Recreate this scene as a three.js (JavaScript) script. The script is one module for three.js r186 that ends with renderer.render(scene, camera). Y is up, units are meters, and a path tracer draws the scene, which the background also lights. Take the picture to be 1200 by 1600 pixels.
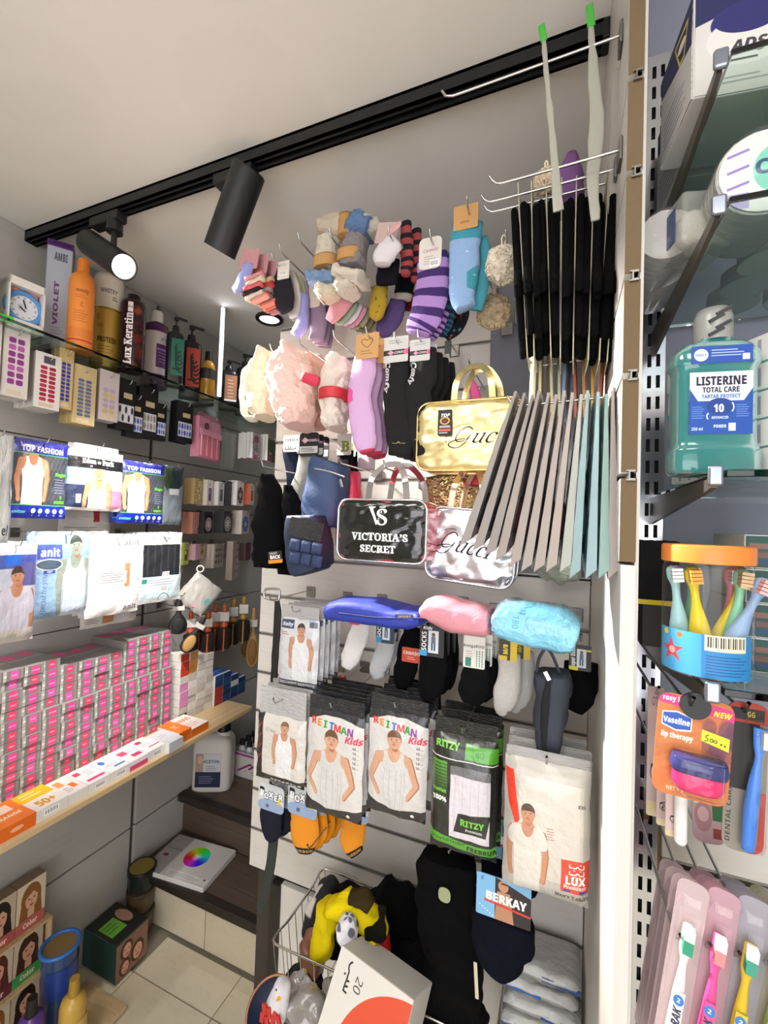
import * as THREE from 'three';
import { RoundedBoxGeometry } from 'three/addons/geometries/RoundedBoxGeometry.js';
import { RectAreaLightUniformsLib } from 'three/addons/lights/RectAreaLightUniformsLib.js';
import { ImprovedNoise } from 'three/addons/math/ImprovedNoise.js';
import { mergeGeometries } from 'three/addons/utils/BufferGeometryUtils.js';

// ---------- camera, exposure, large lights ----------
const scene = new THREE.Scene();
scene.background = new THREE.Color(0x050505);
const H = 1.68, FP = 681;
const camera = new THREE.PerspectiveCamera(2 * Math.atan(800 / FP) * 180 / Math.PI, 0.75, 0.02, 30);
camera.position.set(0, H, 0);
camera.rotation.order = 'YXZ';
camera.rotation.set(1.67 * Math.PI / 180, 22.37 * Math.PI / 180, 2.01 * Math.PI / 180);
camera.updateMatrixWorld(true);
const renderer = new THREE.WebGLRenderer({ antialias: true });
renderer.toneMapping = THREE.LinearToneMapping;
renderer.toneMappingExposure = 1.25;
renderer.shadowMap.enabled = true;
RectAreaLightUniformsLib.init();
function areaLight(w, h, L, color, pos, target) {
  const l = new THREE.RectAreaLight(color, L, w, h);
  l.position.set(...pos); l.lookAt(...target); scene.add(l); return l;
}
const CEIL = H + 0.907;
areaLight(1.8, 1.9, 2.0, 0xf4f6ff, [0.1, 1.3, 1.66], [0.1, 1.35, 0]);       // daylight through the shop front behind the camera
areaLight(0.58, 0.58, 6, 0xfdf8f2, [0.35, CEIL - 0.035, 0.75], [0.35, 0, 0.75]);   // LED ceiling panels behind the camera
areaLight(0.58, 0.58, 10, 0xfdf8f2, [-0.65, CEIL - 0.035, 0.5], [-0.65, 0, 0.5]);

// ---------- helpers ----------
const noise = new ImprovedNoise();
let seed = 7;
const rnd = () => { seed = (seed * 1664525 + 1013904223) % 4294967296; return seed / 4294967296; };
const rr = (a, b) => a + (b - a) * rnd();
const V = (x, y, z) => new THREE.Vector3(x, y, z);
const ray = (px, py) => V((px - 600) / FP, -(py - 800) / FP, -1).applyQuaternion(camera.quaternion);
// photo pixel -> world point on a plane (x, y relative to eye level, or z); rows of things share the plane of their wall or shelf
const onX = (px, py, x) => { const r = ray(px, py); return r.multiplyScalar(x / r.x).add(camera.position); };
const onY = (px, py, y) => { const r = ray(px, py); return r.multiplyScalar((y - H) / r.y).add(camera.position); };
const onZ = (px, py, z) => { const r = ray(px, py); return r.multiplyScalar(z / r.z).add(camera.position); };
const onP = (px, py, o, n) => { const r = ray(px, py); return r.multiplyScalar(o.clone().sub(camera.position).dot(n) / r.dot(n)).add(camera.position); };
const ORD = ['first', 'second', 'third', 'fourth', 'fifth', 'sixth', 'seventh', 'eighth', 'ninth', 'tenth', 'eleventh', 'twelfth', 'thirteenth', 'fourteenth', 'fifteenth', 'sixteenth', 'seventeenth', 'eighteenth'];
const used = {};
const numbered = (n) => { used[n] = (used[n] ?? -1) + 1; return used[n] ? n + '_' + String(used[n]).padStart(3, '0') : n; };
function tag(o, label, category, group, kind) {
  o.userData = { ...o.userData, label, category };
  if (group) o.userData.group = group;
  if (kind) o.userData.kind = kind;
  return o;
}
function thing(name, label, category, pos = [0, 0, 0], ry = 0, group) {
  const o = new THREE.Group(); o.name = numbered(name); scene.add(o);
  if (pos.isVector3) o.position.copy(pos); else o.position.set(...pos);
  o.rotation.order = 'YXZ'; o.rotation.y = ry;
  return tag(o, label, category, group);
}
function part(parent, name, geo, mat, pos, rot, label) {
  const m = new THREE.Mesh(geo, mat); m.name = name; m.castShadow = m.receiveShadow = true;
  if (pos) m.position.set(...pos);
  if (rot) m.rotation.set(...rot);
  if (label) m.userData.label = label;
  parent.add(m); return m;
}
function solo(name, label, category, geo, mat, pos, rot, group) {
  const m = part(scene, numbered(name), geo, mat, pos && pos.isVector3 ? pos.toArray() : pos, rot);
  return tag(m, label, category, group);
}
function dup(o, pos, ry, label, group) {
  const c = o.clone(); c.name = numbered(o.name.replace(/_\d{3}$/, '')); scene.add(c);
  if (pos.isVector3) c.position.copy(pos); else c.position.set(...pos);
  if (ry !== undefined && ry !== null) c.rotation.y = ry;
  c.userData = { ...o.userData };
  if (label) c.userData.label = label;
  if (group) c.userData.group = group;
  return c;
}
function struct(name, geo, mat, pos, rot, parent = scene) {
  const m = part(parent, parent === scene ? numbered(name) : name, geo, mat, pos, rot);
  if (parent === scene) m.userData.kind = 'structure';
  return m;
}
// materials
const mcache = {};
function M(color, roughness = 0.6, o = {}) {
  const k = color + '|' + roughness + '|' + Object.entries(o).map(([a, b]) => a + (b && b.isTexture ? b.uuid : b)).join();
  return mcache[k] ??= new THREE.MeshPhysicalMaterial({ color, roughness, side: THREE.DoubleSide, ...o });
}
// prints share large sheets; each print is a window onto its sheet
const SHEET = 2048, sheets = [];
function tex(w, h, draw) {
  let s = sheets[sheets.length - 1];
  if (s && s.x + w + 4 > SHEET) { s.x = 0; s.y += s.row + 4; s.row = 0; }
  if (!s || s.y + h + 4 > SHEET) { const c = document.createElement('canvas'); c.width = c.height = SHEET; const t = new THREE.CanvasTexture(c); t.colorSpace = THREE.SRGBColorSpace; t.magFilter = THREE.LinearFilter; s = { c, g: c.getContext('2d'), t, x: 0, y: 0, row: 0 }; sheets.push(s); }
  const g = s.g, x = s.x + 2, y = s.y + 2;
  g.save(); g.beginPath(); g.rect(x, y, w, h); g.clip(); g.translate(x, y); g.globalAlpha = 1; draw(g, w, h); g.restore();
  s.x += w + 4; s.row = Math.max(s.row, h);
  const t = s.t.clone(); t.offset.set((x + 0.7) / SHEET, 1 - (y + h - 0.7) / SHEET); t.repeat.set((w - 1.4) / SHEET, (h - 1.4) / SHEET); return t;
}
function noiseTex(n, fx, fy, seedz, oct = 3) {
  const d = new Uint8Array(n * n * 4);
  for (let j = 0; j < n; j++) for (let i = 0; i < n; i++) {
    let v = 0, a = 0.5, f = 1;
    for (let k = 0; k < oct; k++) { v += a * noise.noise(i / n * fx * f, j / n * fy * f, seedz + k * 7.3); a *= 0.5; f *= 2.1; }
    const b = Math.max(0, Math.min(255, 128 + v * 200)); d.set([b, b, b, 255], (j * n + i) * 4);
  }
  const t = new THREE.DataTexture(d, n, n); t.magFilter = THREE.LinearFilter; t.wrapS = t.wrapT = THREE.RepeatWrapping; t.needsUpdate = true; return t;
}
const crinkle = noiseTex(256, 9, 11, 1.7, 4), fuzz = noiseTex(256, 60, 60, 4.2, 2), weave = noiseTex(256, 90, 40, 8.8, 2), ripple = noiseTex(256, 4, 5, 12.3, 2);
fuzz.repeat.set(2, 2);
const poly = (map, o = {}) => new THREE.MeshPhysicalMaterial({ map, roughness: 0.38, clearcoat: 0.7, clearcoatRoughness: 0.16, bumpMap: crinkle, bumpScale: 0.0022, side: THREE.DoubleSide, ...o });
const card = (map, o = {}) => new THREE.MeshPhysicalMaterial({ map, roughness: 0.5, side: THREE.DoubleSide, ...o });
const knit = (color, o = {}) => M(color, 0.95, { bumpMap: o.bump ?? weave, bumpScale: 0.0012, specularIntensity: 0.25, ...(o.more ?? {}) });
const knitMap = (map) => new THREE.MeshPhysicalMaterial({ map, roughness: 0.95, bumpMap: weave, bumpScale: 0.0012, side: THREE.DoubleSide });
const chrome = M(0xc8c8c6, 0.22, { metalness: 1 }), steelDull = M(0x8c8a85, 0.4, { metalness: 1 }), blackMetal = M(0x17181a, 0.5), blackPlastic = M(0x101012, 0.35);
const white = M(0xe8e6e1, 0.5), clearPlastic = M(0xffffff, 0.12, { transmission: 1, thickness: 0, ior: 1.3, opacity: 1 });
const glassMat = new THREE.MeshPhysicalMaterial({ color: 0xf4fffa, roughness: 0.02, transmission: 1, thickness: 0.008, ior: 1.5, attenuationColor: new THREE.Color(0x7fb8a4), attenuationDistance: 0.12 });
// geometry
const box = (w, h, d) => new THREE.BoxGeometry(w, h, d);
const rbox = (w, h, d, r = 0.004, s = 3) => new RoundedBoxGeometry(w, h, d, s, Math.min(r, w / 2.05, h / 2.05, d / 2.05));
const cyl = (r1, r2, h, s = 24, open = false) => new THREE.CylinderGeometry(r1, r2, h, s, 1, open);
const at = (g, x, y, z, rx = 0, ry = 0, rz = 0) => { if (rx) g.rotateX(rx); if (ry) g.rotateY(ry); if (rz) g.rotateZ(rz); g.translate(x, y, z); return g; };
const lathe = (p, s = 32) => new THREE.LatheGeometry(p.map(([r, y]) => new THREE.Vector2(r, y)), s);
const tube = (pts, r, seg = 24, rs = 8, closed = false) => new THREE.TubeGeometry(new THREE.CatmullRomCurve3(pts.map((p) => p.isVector3 ? p : V(...p)), closed, 'catmullrom', 0.3), seg, r, rs, closed);
const strips = (gs) => mergeGeometries(gs.map((g) => { const h = g.index ? g.toNonIndexed() : g; for (const k of Object.keys(h.attributes)) if (!['position', 'normal', 'uv'].includes(k)) h.deleteAttribute(k); return h; }));
function rshape(w, h, r = 0.004) {
  const s = new THREE.Shape(), x = w / 2, y = h / 2; r = Math.min(r, x, y);
  s.moveTo(-x + r, -y); s.lineTo(x - r, -y); s.quadraticCurveTo(x, -y, x, -y + r); s.lineTo(x, y - r); s.quadraticCurveTo(x, y, x - r, y);
  s.lineTo(-x + r, y); s.quadraticCurveTo(-x, y, -x, y - r); s.lineTo(-x, -y + r); s.quadraticCurveTo(-x, -y, -x + r, -y); return s;
}
function slab(shape, d, bevel = 0, steps = 12) {       // flat outline with real thickness, uv over its bounding box
  const g = new THREE.ExtrudeGeometry(shape, { depth: Math.max(d - 2 * bevel, 1e-4), bevelEnabled: bevel > 0, bevelThickness: bevel, bevelSize: bevel, bevelOffset: -bevel, bevelSegments: 3, curveSegments: steps });
  g.translate(0, 0, -Math.max(d - 2 * bevel, 1e-4) / 2); g.computeBoundingBox();
  const b = g.boundingBox, p = g.attributes.position, u = g.attributes.uv;
  for (let i = 0; i < p.count; i++) u.setXY(i, (p.getX(i) - b.min.x) / (b.max.x - b.min.x), (p.getY(i) - b.min.y) / (b.max.y - b.min.y));
  return g;
}
const poly2 = (pts, smooth) => { const s = new THREE.Shape(); if (smooth) { const c = new THREE.SplineCurve([...pts, pts[0]].map((p) => new THREE.Vector2(...p))); s.setFromPoints(c.getPoints(pts.length * 5)); } else s.setFromPoints(pts.map((p) => new THREE.Vector2(...p))); return s; };
function pillow(w, h, d, o = {}) {                     // soft filled bag: two bulging faces meeting at a rim
  const nx = o.nx ?? 14, ny = o.ny ?? 18, wr = o.wr ?? 0.003, e = o.e ?? 0.45, sd = o.seed ?? rr(0, 50), wave = o.wave ?? 0, P = [], U = [], I = [];
  for (const s of [1, -1]) for (let j = 0; j <= ny; j++) for (let i = 0; i <= nx; i++) {
    const u = i / nx * 2 - 1, v = j / ny * 2 - 1, f = Math.pow(Math.max(0, (1 - u ** 4) * (1 - v ** 4)), e);
    const q = wr * noise.noise(u * 2.2 + sd, v * 2.6, sd) + wr * 0.6 * noise.noise(u * 5 + sd, v * 6, sd + 3);
    const rim = wr * 0.8 * noise.noise(u * 3, v * 3, sd + 9);
    P.push(u * w / 2 + rim * (Math.abs(u) > 0.99 ? 1 : 0.3), v * h / 2 + (o.sag ? -o.sag * (1 - u * u) * (v < 0 ? 1 : 0.4) : 0) + rim * 0.5, s * (d / 2) * f + q + wave * Math.sin(u * 3 + sd)); U.push((u + 1) / 2, (v + 1) / 2);
  }
  const row = nx + 1, off = row * (ny + 1);
  for (let j = 0; j < ny; j++) for (let i = 0; i < nx; i++) {
    const a = j * row + i, b = a + 1, c = a + row, e2 = c + 1;
    I.push(a, b, e2, a, e2, c, off + a, off + e2, off + b, off + a, off + c, off + e2);
  }
  const g = new THREE.BufferGeometry(); g.setAttribute('position', new THREE.Float32BufferAttribute(P, 3)); g.setAttribute('uv', new THREE.Float32BufferAttribute(U, 2)); g.setIndex(I); g.computeVertexNormals(); return g;
}
function loft(rings, o = {}) {                         // soft sweep: rings [x, y, halfWidth, halfDepth, z] along a path in the xy plane
  const sub = o.sub ?? 4, seg = o.seg ?? 16, n = o.n ?? 2, wr = o.wr ?? 0, sd = o.seed ?? rr(0, 50), fr = o.fr ?? 40;
  const C = (k) => { const c = new THREE.CatmullRomCurve3(rings.map((r) => V(r[k[0]] ?? 0, r[k[1]] ?? 0, r[k[2]] ?? 0)), false, 'catmullrom', 0.4); return c.getPoints((rings.length - 1) * sub); };
  const cs = C([0, 1, 4]), rs = C([2, 3, 9]), P = [], U = [], I = [], N = cs.length;
  for (let k = 0; k < N; k++) {
    const a = cs[Math.max(0, k - 1)], b = cs[Math.min(N - 1, k + 1)], tx = b.x - a.x, ty = b.y - a.y, l = Math.hypot(tx, ty) || 1, nx = -ty / l, ny = tx / l;
    for (let i = 0; i <= seg; i++) {
      const t = i / seg * Math.PI * 2, c = Math.cos(t), s = Math.sin(t), A = Math.max(rs[k].x, 5e-4), B = Math.max(rs[k].y, 5e-4);
      const ca = Math.sign(c) * Math.abs(c) ** (2 / n), sb = Math.sign(s) * Math.abs(s) ** (2 / n);
      let x = cs[k].x + nx * A * ca, y = cs[k].y + ny * A * ca, z = cs[k].z + B * sb;
      if (wr) { const q = wr * (noise.noise(x * fr + sd, y * fr, z * fr) + 0.5 * noise.noise(x * fr * 2.3, y * fr * 2.3 + sd, z * fr * 2.3)); x += nx * ca * q; y += ny * ca * q + q * 0.3; z += sb * q; }
      if (o.fine) { const q = o.fine * (noise.noise(x * 260 + sd, y * 260, z * 260) + noise.noise(x * 520, y * 520 + sd, z * 520)); x += nx * ca * q; y += ny * ca * q; z += sb * q; }
      P.push(x, y, z); U.push(o.round ? i / seg : 0.5 + 0.5 * c, 1 - k / (N - 1));
    }
  }
  const row = seg + 1;
  for (let k = 0; k < N - 1; k++) for (let i = 0; i < seg; i++) { const a = k * row + i, b = a + 1, c = a + row, d = c + 1; I.push(a, c, b, b, c, d); }
  for (const k of [0, N - 1]) { const id = P.length / 3, a = k * row; P.push(cs[k].x, cs[k].y, cs[k].z); U.push(0.5, k ? 0 : 1); for (let i = 0; i < seg; i++) k ? I.push(a + i, id, a + i + 1) : I.push(a + i + 1, id, a + i); }
  const g = new THREE.BufferGeometry(); g.setAttribute('position', new THREE.Float32BufferAttribute(P, 3)); g.setAttribute('uv', new THREE.Float32BufferAttribute(U, 2)); g.setIndex(I); g.computeVertexNormals(); return g;
}
function noisy(g, amp, f, sd = 0) {
  const p = g.attributes.position; g.computeVertexNormals(); const n = g.attributes.normal;
  for (let i = 0; i < p.count; i++) { const x = p.getX(i), y = p.getY(i), z = p.getZ(i), q = amp * (noise.noise(x * f + sd, y * f, z * f) + 0.5 * noise.noise(x * f * 2.2, y * f * 2.2, z * f * 2.2 + sd)); p.setXYZ(i, x + n.getX(i) * q, y + n.getY(i) * q, z + n.getZ(i) * q); }
  g.computeVertexNormals(); return g;
}
// print helpers
function txt(c, s, x, y, size, col, font = 'bold', fam = 'sans-serif', al = 'center', maxw) { c.fillStyle = col; c.font = `${font} ${size}px ${fam}`; c.textAlign = al; c.textBaseline = 'middle'; maxw ? c.fillText(s, x, y, maxw) : c.fillText(s, x, y); if (font.includes('bold') && size > 30) { c.strokeStyle = col; c.lineWidth = size * 0.045; c.lineJoin = 'round'; maxw ? c.strokeText(s, x, y, maxw) : c.strokeText(s, x, y); } }
function rect(c, x, y, w, h, col) { c.fillStyle = col; c.fillRect(x, y, w, h); }
function ell(c, x, y, a, b, col, rot = 0) { c.fillStyle = col; c.beginPath(); c.ellipse(x, y, a, b, rot, 0, Math.PI * 2); c.fill(); }
function pg(c, pts, col) { c.fillStyle = col; c.beginPath(); pts.forEach((p, i) => i ? c.lineTo(...p) : c.moveTo(...p)); c.closePath(); c.fill(); }
function lines(c, x, y, w, n, dy, th, col) { for (let i = 0; i < n; i++) rect(c, x, y + i * dy, w * (0.75 + 0.25 * ((i * 37) % 10) / 10), th, col); }
function bars(c, x, y, w, h) { rect(c, x, y, w, h, '#fff'); for (let i = 0; i < 22; i++) if ((i * 7) % 5 < 3) rect(c, x + w * (0.08 + i * 0.038), y + h * 0.12, w * 0.022, h * 0.7, '#222'); }
// printed figure in a tank top / tee: cx = centre, top of head at y, s = shoulder width
function blob(c, pts, col) { c.fillStyle = col; c.beginPath(); const n = pts.length, m = (a, b) => [(a[0] + b[0]) / 2, (a[1] + b[1]) / 2]; c.moveTo(...m(pts[n - 1], pts[0])); for (let i = 0; i < n; i++) c.quadraticCurveTo(...pts[i], ...m(pts[i], pts[(i + 1) % n])); c.closePath(); c.fill(); }
function model(c, cx, y, s, o) {
  const { skin = '#d39a78', hair = '#4a2f22', shirt = '#e9e9ec', head = true, sleeve = 0, shade = '#c9c9d0', down = 2.4, hips = false, dark = '#a8714f' } = o, hw = s * 0.2, hh = s * 0.27;
  const sy = head ? y + hh * 2.2 : y, X = (v) => cx + v * s, Y = (v) => sy + v * s;
  const limb = (a, col) => { c.strokeStyle = col; c.lineCap = 'round'; c.lineJoin = 'round'; for (let i = 0; i < a.length - 1; i++) for (let k = 0; k <= 12; k++) { const t = k / 12, w = a[i][2] + (a[i + 1][2] - a[i][2]) * t; ell(c, X(a[i][0] + (a[i + 1][0] - a[i][0]) * t), Y(a[i][1] + (a[i + 1][1] - a[i][1]) * t), w * s, w * s, col); } };
  for (const q of [-1, 1]) { const arm = hips ? [[q * 0.44, 0.22, 0.11], [q * 0.66, 0.85, 0.085], [q * 0.68, 0.92, 0.075], [q * 0.42, 1.34, 0.06]] : [[q * 0.44, 0.22, 0.115], [q * 0.54, 0.8, 0.09], [q * 0.5, 1.4, 0.065], [q * 0.47, 1.56, 0.07]]; limb(arm.map(([a, b, w]) => [a + 0.012 * q, b, w * 1.06]), dark); limb(arm.map(([a, b, w]) => [a - 0.02, b, w * 0.92]), skin); }
  blob(c, [[X(-0.14), Y(-0.2)], [X(0.14), Y(-0.2)], [X(0.15), Y(0.03)], [X(0.5), Y(0.1)], [X(0.5), Y(0.5)], [X(-0.5), Y(0.5)], [X(-0.5), Y(0.1)], [X(-0.15), Y(0.03)]], skin);
  blob(c, [[X(-0.09), Y(-0.12)], [X(0.12), Y(-0.12)], [X(0.1), Y(0.06)], [X(-0.06), Y(0.04)]], dark);
  c.fillStyle = shirt; c.beginPath(); c.moveTo(X(-0.3), Y(0.06)); c.lineTo(X(-0.19), Y(0.04)); c.quadraticCurveTo(X(-0.16), Y(0.36), X(0), Y(0.36)); c.quadraticCurveTo(X(0.16), Y(0.36), X(0.19), Y(0.04)); c.lineTo(X(0.3), Y(0.06)); c.quadraticCurveTo(X(0.28), Y(0.42), X(0.42), Y(0.52)); c.quadraticCurveTo(X(0.36), Y(1.0), X(0.4), Y(down)); c.lineTo(X(-0.4), Y(down)); c.quadraticCurveTo(X(-0.36), Y(1.0), X(-0.42), Y(0.52)); c.quadraticCurveTo(X(-0.28), Y(0.42), X(-0.3), Y(0.06)); c.fill();
  if (sleeve) for (const q of [-1, 1]) blob(c, [[X(q * 0.16), Y(0.02)], [X(q * 0.5), Y(0.06)], [X(q * 0.66), Y(0.3 + sleeve)], [X(q * 0.38), Y(0.4 + sleeve)], [X(q * 0.3), Y(0.5)]], shirt);
  c.strokeStyle = shade; c.lineWidth = Math.max(1, s * 0.014);
  for (const q of [-0.26, -0.1, 0.08, 0.22, 0.3]) { c.beginPath(); c.moveTo(X(q), Y(0.6)); c.quadraticCurveTo(X(q * 1.35), Y(1.1), X(q * 0.75), Y(1.9)); c.stroke(); }
  if (head) {
    for (const q of [-1, 1]) ell(c, cx + q * hw * 0.95, y + hh * 1.1, hw * 0.16, hh * 0.2, dark);
    ell(c, cx, y + hh * 0.82, hw * 1.04, hh * 0.84, hair); blob(c, [[cx - hw * 1.1, y + hh * 0.7], [cx + hw * 1.1, y + hh * 0.7], [cx + hw * 0.95, y + hh * 1.7], [cx + hw * 0.3, y + hh * 2.1], [cx - hw * 0.3, y + hh * 2.1], [cx - hw * 0.95, y + hh * 1.7]], skin);
    blob(c, [[cx - hw * 1.05, y + hh * 1.0], [cx - hw * 0.95, y + hh * 0.2], [cx + hw * 0.6, y + hh * 0.02], [cx + hw * 1.1, y + hh * 0.9], [cx + hw * 0.75, y + hh * 0.72], [cx - hw * 0.3, y + hh * 0.75]], hair);
    for (const q of [-1, 1]) { ell(c, cx + q * hw * 0.38, y + hh * 1.12, hw * 0.15, hh * 0.08, '#efe6de'); ell(c, cx + q * hw * 0.38, y + hh * 1.12, hw * 0.09, hh * 0.08, '#33231c'); rect(c, cx + q * hw * 0.38 - hw * 0.2, y + hh * 0.95, hw * 0.4, hh * 0.05, hair); }
    ell(c, cx + hw * 0.03, y + hh * 1.38, hw * 0.13, hh * 0.09, dark); ell(c, cx, y + hh * 1.62, hw * 0.3, hh * 0.07, '#a8564a');
  }
}
// ---------- setting ----------
const XL = -1.62, ZB = -1.06, XR = 1.4, ZF = 1.72, ZBACK = -2.7;
const woodTex = (base, dark, light, n = 90) => (c, w, h) => {
  rect(c, 0, 0, w, h, base); const s0 = seed; seed = 99;
  for (let i = 0; i < n; i++) { c.strokeStyle = rnd() < 0.5 ? dark : light; c.globalAlpha = rr(0.06, 0.3); c.lineWidth = rr(0.6, 3.5); const y = rr(0, h), a = rr(2, 10); c.beginPath(); c.moveTo(0, y); c.bezierCurveTo(w * 0.3, y + a, w * 0.6, y - a, w, y + rr(-4, 4)); c.stroke(); }
  c.globalAlpha = 1; seed = s0;
};
const darkWood = M(0xffffff, 0.55, {}).clone(); darkWood.map = tex(512, 256, woodTex('#5a4c3f', '#2e251e', '#7a6a58')); 
const paleWood = darkWood.clone(); paleWood.map = tex(512, 128, woodTex('#cdb287', '#a98a5c', '#e3cda6', 70));
const paintTex = tex(256, 256, (c, w, h) => { rect(c, 0, 0, w, h, '#ffffff'); for (let i = 0; i < 500; i++) { c.globalAlpha = 0.05; ell(c, rr(0, w), rr(0, h), rr(2, 16), rr(2, 10), rnd() < 0.5 ? '#d9d4c8' : '#ffffff'); } c.globalAlpha = 1; });
const wallPaint = (color, rough = 0.7) => { const m = M(color, rough).clone(); m.map = paintTex; return m; };
const ceilMat = wallPaint(0xf4f1ea, 0.85), greyLam = wallPaint(0xb9b7b3, 0.42), whiteLam = wallPaint(0xd4d1cb, 0.4), tileMats = [0xd9cfb6, 0xd4cab0, 0xddd4bc].map((x) => wallPaint(x, 0.3));
const grout = M(0x8f8676, 0.9);

struct('ceiling', box(XR - XL + 0.2, 0.1, ZF - ZBACK + 0.2), ceilMat, [(XR + XL) / 2, CEIL + 0.05, (ZF + ZBACK) / 2]);
const floor = struct('floor', box(XR - XL + 0.2, 0.1, ZF - ZBACK + 0.2), grout, [(XR + XL) / 2, -0.056, (ZF + ZBACK) / 2]);
const tg = rbox(0.369, 0.012, 0.369, 0.003, 2);
for (let i = -2; i < 6; i++) for (let j = 0; j < 8; j++) part(floor, 'floor_tile', tg, tileMats[(i * 3 + j * 5 + 30) % 3], [-1.058 + 0.373 * (i + 0.5) - (XR + XL) / 2, 0.05, -1.206 + 0.373 * (j + 0.5) - (ZF + ZBACK) / 2]);
for (let i = -1; i < 3; i++) part(floor, 'floor_tile', box(0.369, 0.012, 0.145), tileMats[(i + 3) % 3], [-1.058 + 0.373 * (i + 0.5) - (XR + XL) / 2, 0.05, -1.281 - (ZF + ZBACK) / 2]);
// left wall of wide laminate boards with dark joints
const wl = struct('wall_left', box(0.1, CEIL, ZF - ZBACK), M(0x5c5a56, 0.8), [XL - 0.062, CEIL / 2, (ZF + ZBACK) / 2]);
const lj = [-1.68, -1.285, -0.9, -0.62, -0.41, -0.19, 0.03, 0.25, 0.47, 0.907];
for (let i = 0; i < lj.length - 1; i++) for (const [z0, z1] of [[-2.7, -1.335], [-1.315, 0.3], [0.305, 1.7]]) part(wl, 'wall_board', rbox(0.014, lj[i + 1] - lj[i] - (i > 1 ? 0.004 : 0.007), z1 - z0, 0.002, 1), greyLam, [0.055, lj[i] + (lj[i + 1] - lj[i]) / 2 + H - CEIL / 2, (z0 + z1) / 2 - (ZF + ZBACK) / 2]);
struct('wall_back', box(XR - XL + 0.2, CEIL, 0.1), wallPaint(0xb9b7b2), [(XR + XL) / 2, CEIL / 2, ZBACK - 0.05]);
struct('wall_right', box(0.1, CEIL, ZF - ZBACK), wallPaint(0xcfccc5), [XR + 0.05, CEIL / 2, (ZF + ZBACK) / 2]);
const wf = struct('wall_front', box(XR - XL + 0.2, CEIL, 0.1), wallPaint(0xcfccc5), [(XR + XL) / 2, CEIL / 2, ZF + 0.05]);
const shopWin = struct('window_1', rbox(1.9, 2.0, 0.03, 0.01, 2), M(0x3a3a3c, 0.5, { metalness: 0.6 }), [0.1, 1.3, ZF - 0.016]);
part(shopWin, 'pane', box(1.8, 1.9, 0.006), M(0xfff4e6, 0.2, { emissive: 0xf4f6ff, emissiveIntensity: 0.9 }), [0, 0, -0.018]);
for (const [x, z, l] of [[0.35, 0.75, 'square white LED panel fitted to the ceiling near the shop front'], [-0.65, 0.5, 'square white LED panel fitted to the ceiling near the grey wall']]) {
  const panelLamp = thing('ceiling_panel_light', l, 'light', [x, CEIL, z]);
  part(panelLamp, 'frame', rbox(0.62, 0.02, 0.62, 0.004, 1), white, [0, -0.01, 0]);
  part(panelLamp, 'diffuser', box(0.58, 0.004, 0.58), M(0xffffff, 0.4, { emissive: 0xfdf8f2, emissiveIntensity: 1.5 }), [0, -0.022, 0]);
}

// stairs into the passage behind the partition
const riseA = 0.218, riseB = 0.397, zA = -1.36, zC = -1.586;
const stair = struct('floor_step', box(0.98, riseA - 0.02, 1.3), grout, [-1.13, (riseA - 0.02) / 2, zA - 0.665]);
for (let i = 0; i < 3; i++) part(stair, 'riser_tile', rbox(0.366, riseA - 0.03, 0.012, 0.002, 1), tileMats[i], [-1.44 + 0.37 * i + 1.13, 0, 0.651]);
const tread = (y, z0, z1) => { for (let i = 0; i < 3; i++) { const d = (z0 - z1) / 3; part(stair, 'tread_board', rbox(0.98, 0.02, d - 0.002, 0.002, 1), darkWood, [0, y - 0.01 - (riseA - 0.02) / 2, z0 - d * (i + 0.5) - zA + 0.665]); } };
tread(riseA, zA, zC);
part(stair, 'nosing', rbox(0.99, 0.034, 0.04, 0.006, 2), M(0x2c241e, 0.5), [0, riseA - 0.012 - (riseA - 0.02) / 2, 0.672]);
for (let i = 0; i < 2; i++) part(stair, 'riser_board', box(0.488, riseB - riseA - 0.02, 0.02), darkWood, [-0.245 + 0.49 * i, (riseA + riseB) / 2 - 0.01 - (riseA - 0.02) / 2, zC - 0.012 - zA + 0.665]);
tread(riseB, zC + 0.0, -2.3);
part(stair, 'nosing', rbox(0.99, 0.034, 0.04, 0.006, 2), M(0x2c241e, 0.5), [0, riseB - 0.012 - (riseA - 0.02) / 2, zC + 0.012 - zA + 0.665]);

// partition with slatted boards
const part1 = struct('wall_partition', box(0.84, 2.24, 0.05), M(0x3a322b, 0.7), [-0.38, 1.12, ZB - 0.045]);
const PB = (name, geo, mat, x, y, z) => part(part1, name, geo, mat, [x + 0.38, y + H - 1.12, z - (ZB - 0.045)]);
const channelM = M(0xa9a69f, 0.35, { metalness: 0.35 });
const groove = (k) => -0.218 - 0.112 * (k - 1);
for (let k = -6; k <= 7; k++) {
  const y0 = groove(k + 1), y1 = groove(k), xa = k < 0 ? -0.79 : -0.82, xb = k < 0 ? -0.172 : 0.058;
  PB('slat_board', rbox(xb - xa, 0.103, 0.016, 0.002, 1), whiteLam, (xa + xb) / 2, (y0 + y1) / 2, ZB - 0.008);
  PB('slat_channel', strips([at(box(xb - xa, 0.0025, 0.014), 0, 0.004, 0.001), at(box(xb - xa, 0.0025, 0.014), 0, -0.004, 0.001), at(box(xb - xa, 0.008, 0.002), 0, 0, -0.003)]), channelM, (xa + xb) / 2, y1, ZB - 0.008);
}
PB('base_board', box(0.765, 0.66, 0.016), whiteLam, -0.325, -1.345, ZB - 0.008);
PB('post', box(0.03, 0.66, 0.04), M(0x241c16, 0.6), -0.722, -1.345, ZB - 0.01);
PB('niche_back', box(0.234, 0.69, 0.01), wallPaint(0x7c7f8c), -0.055, 0.24, ZB - 0.012);
PB('niche_sill', box(0.234, 0.012, 0.02), M(0x2b2622, 0.6), -0.055, -0.112, ZB - 0.012);

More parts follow.
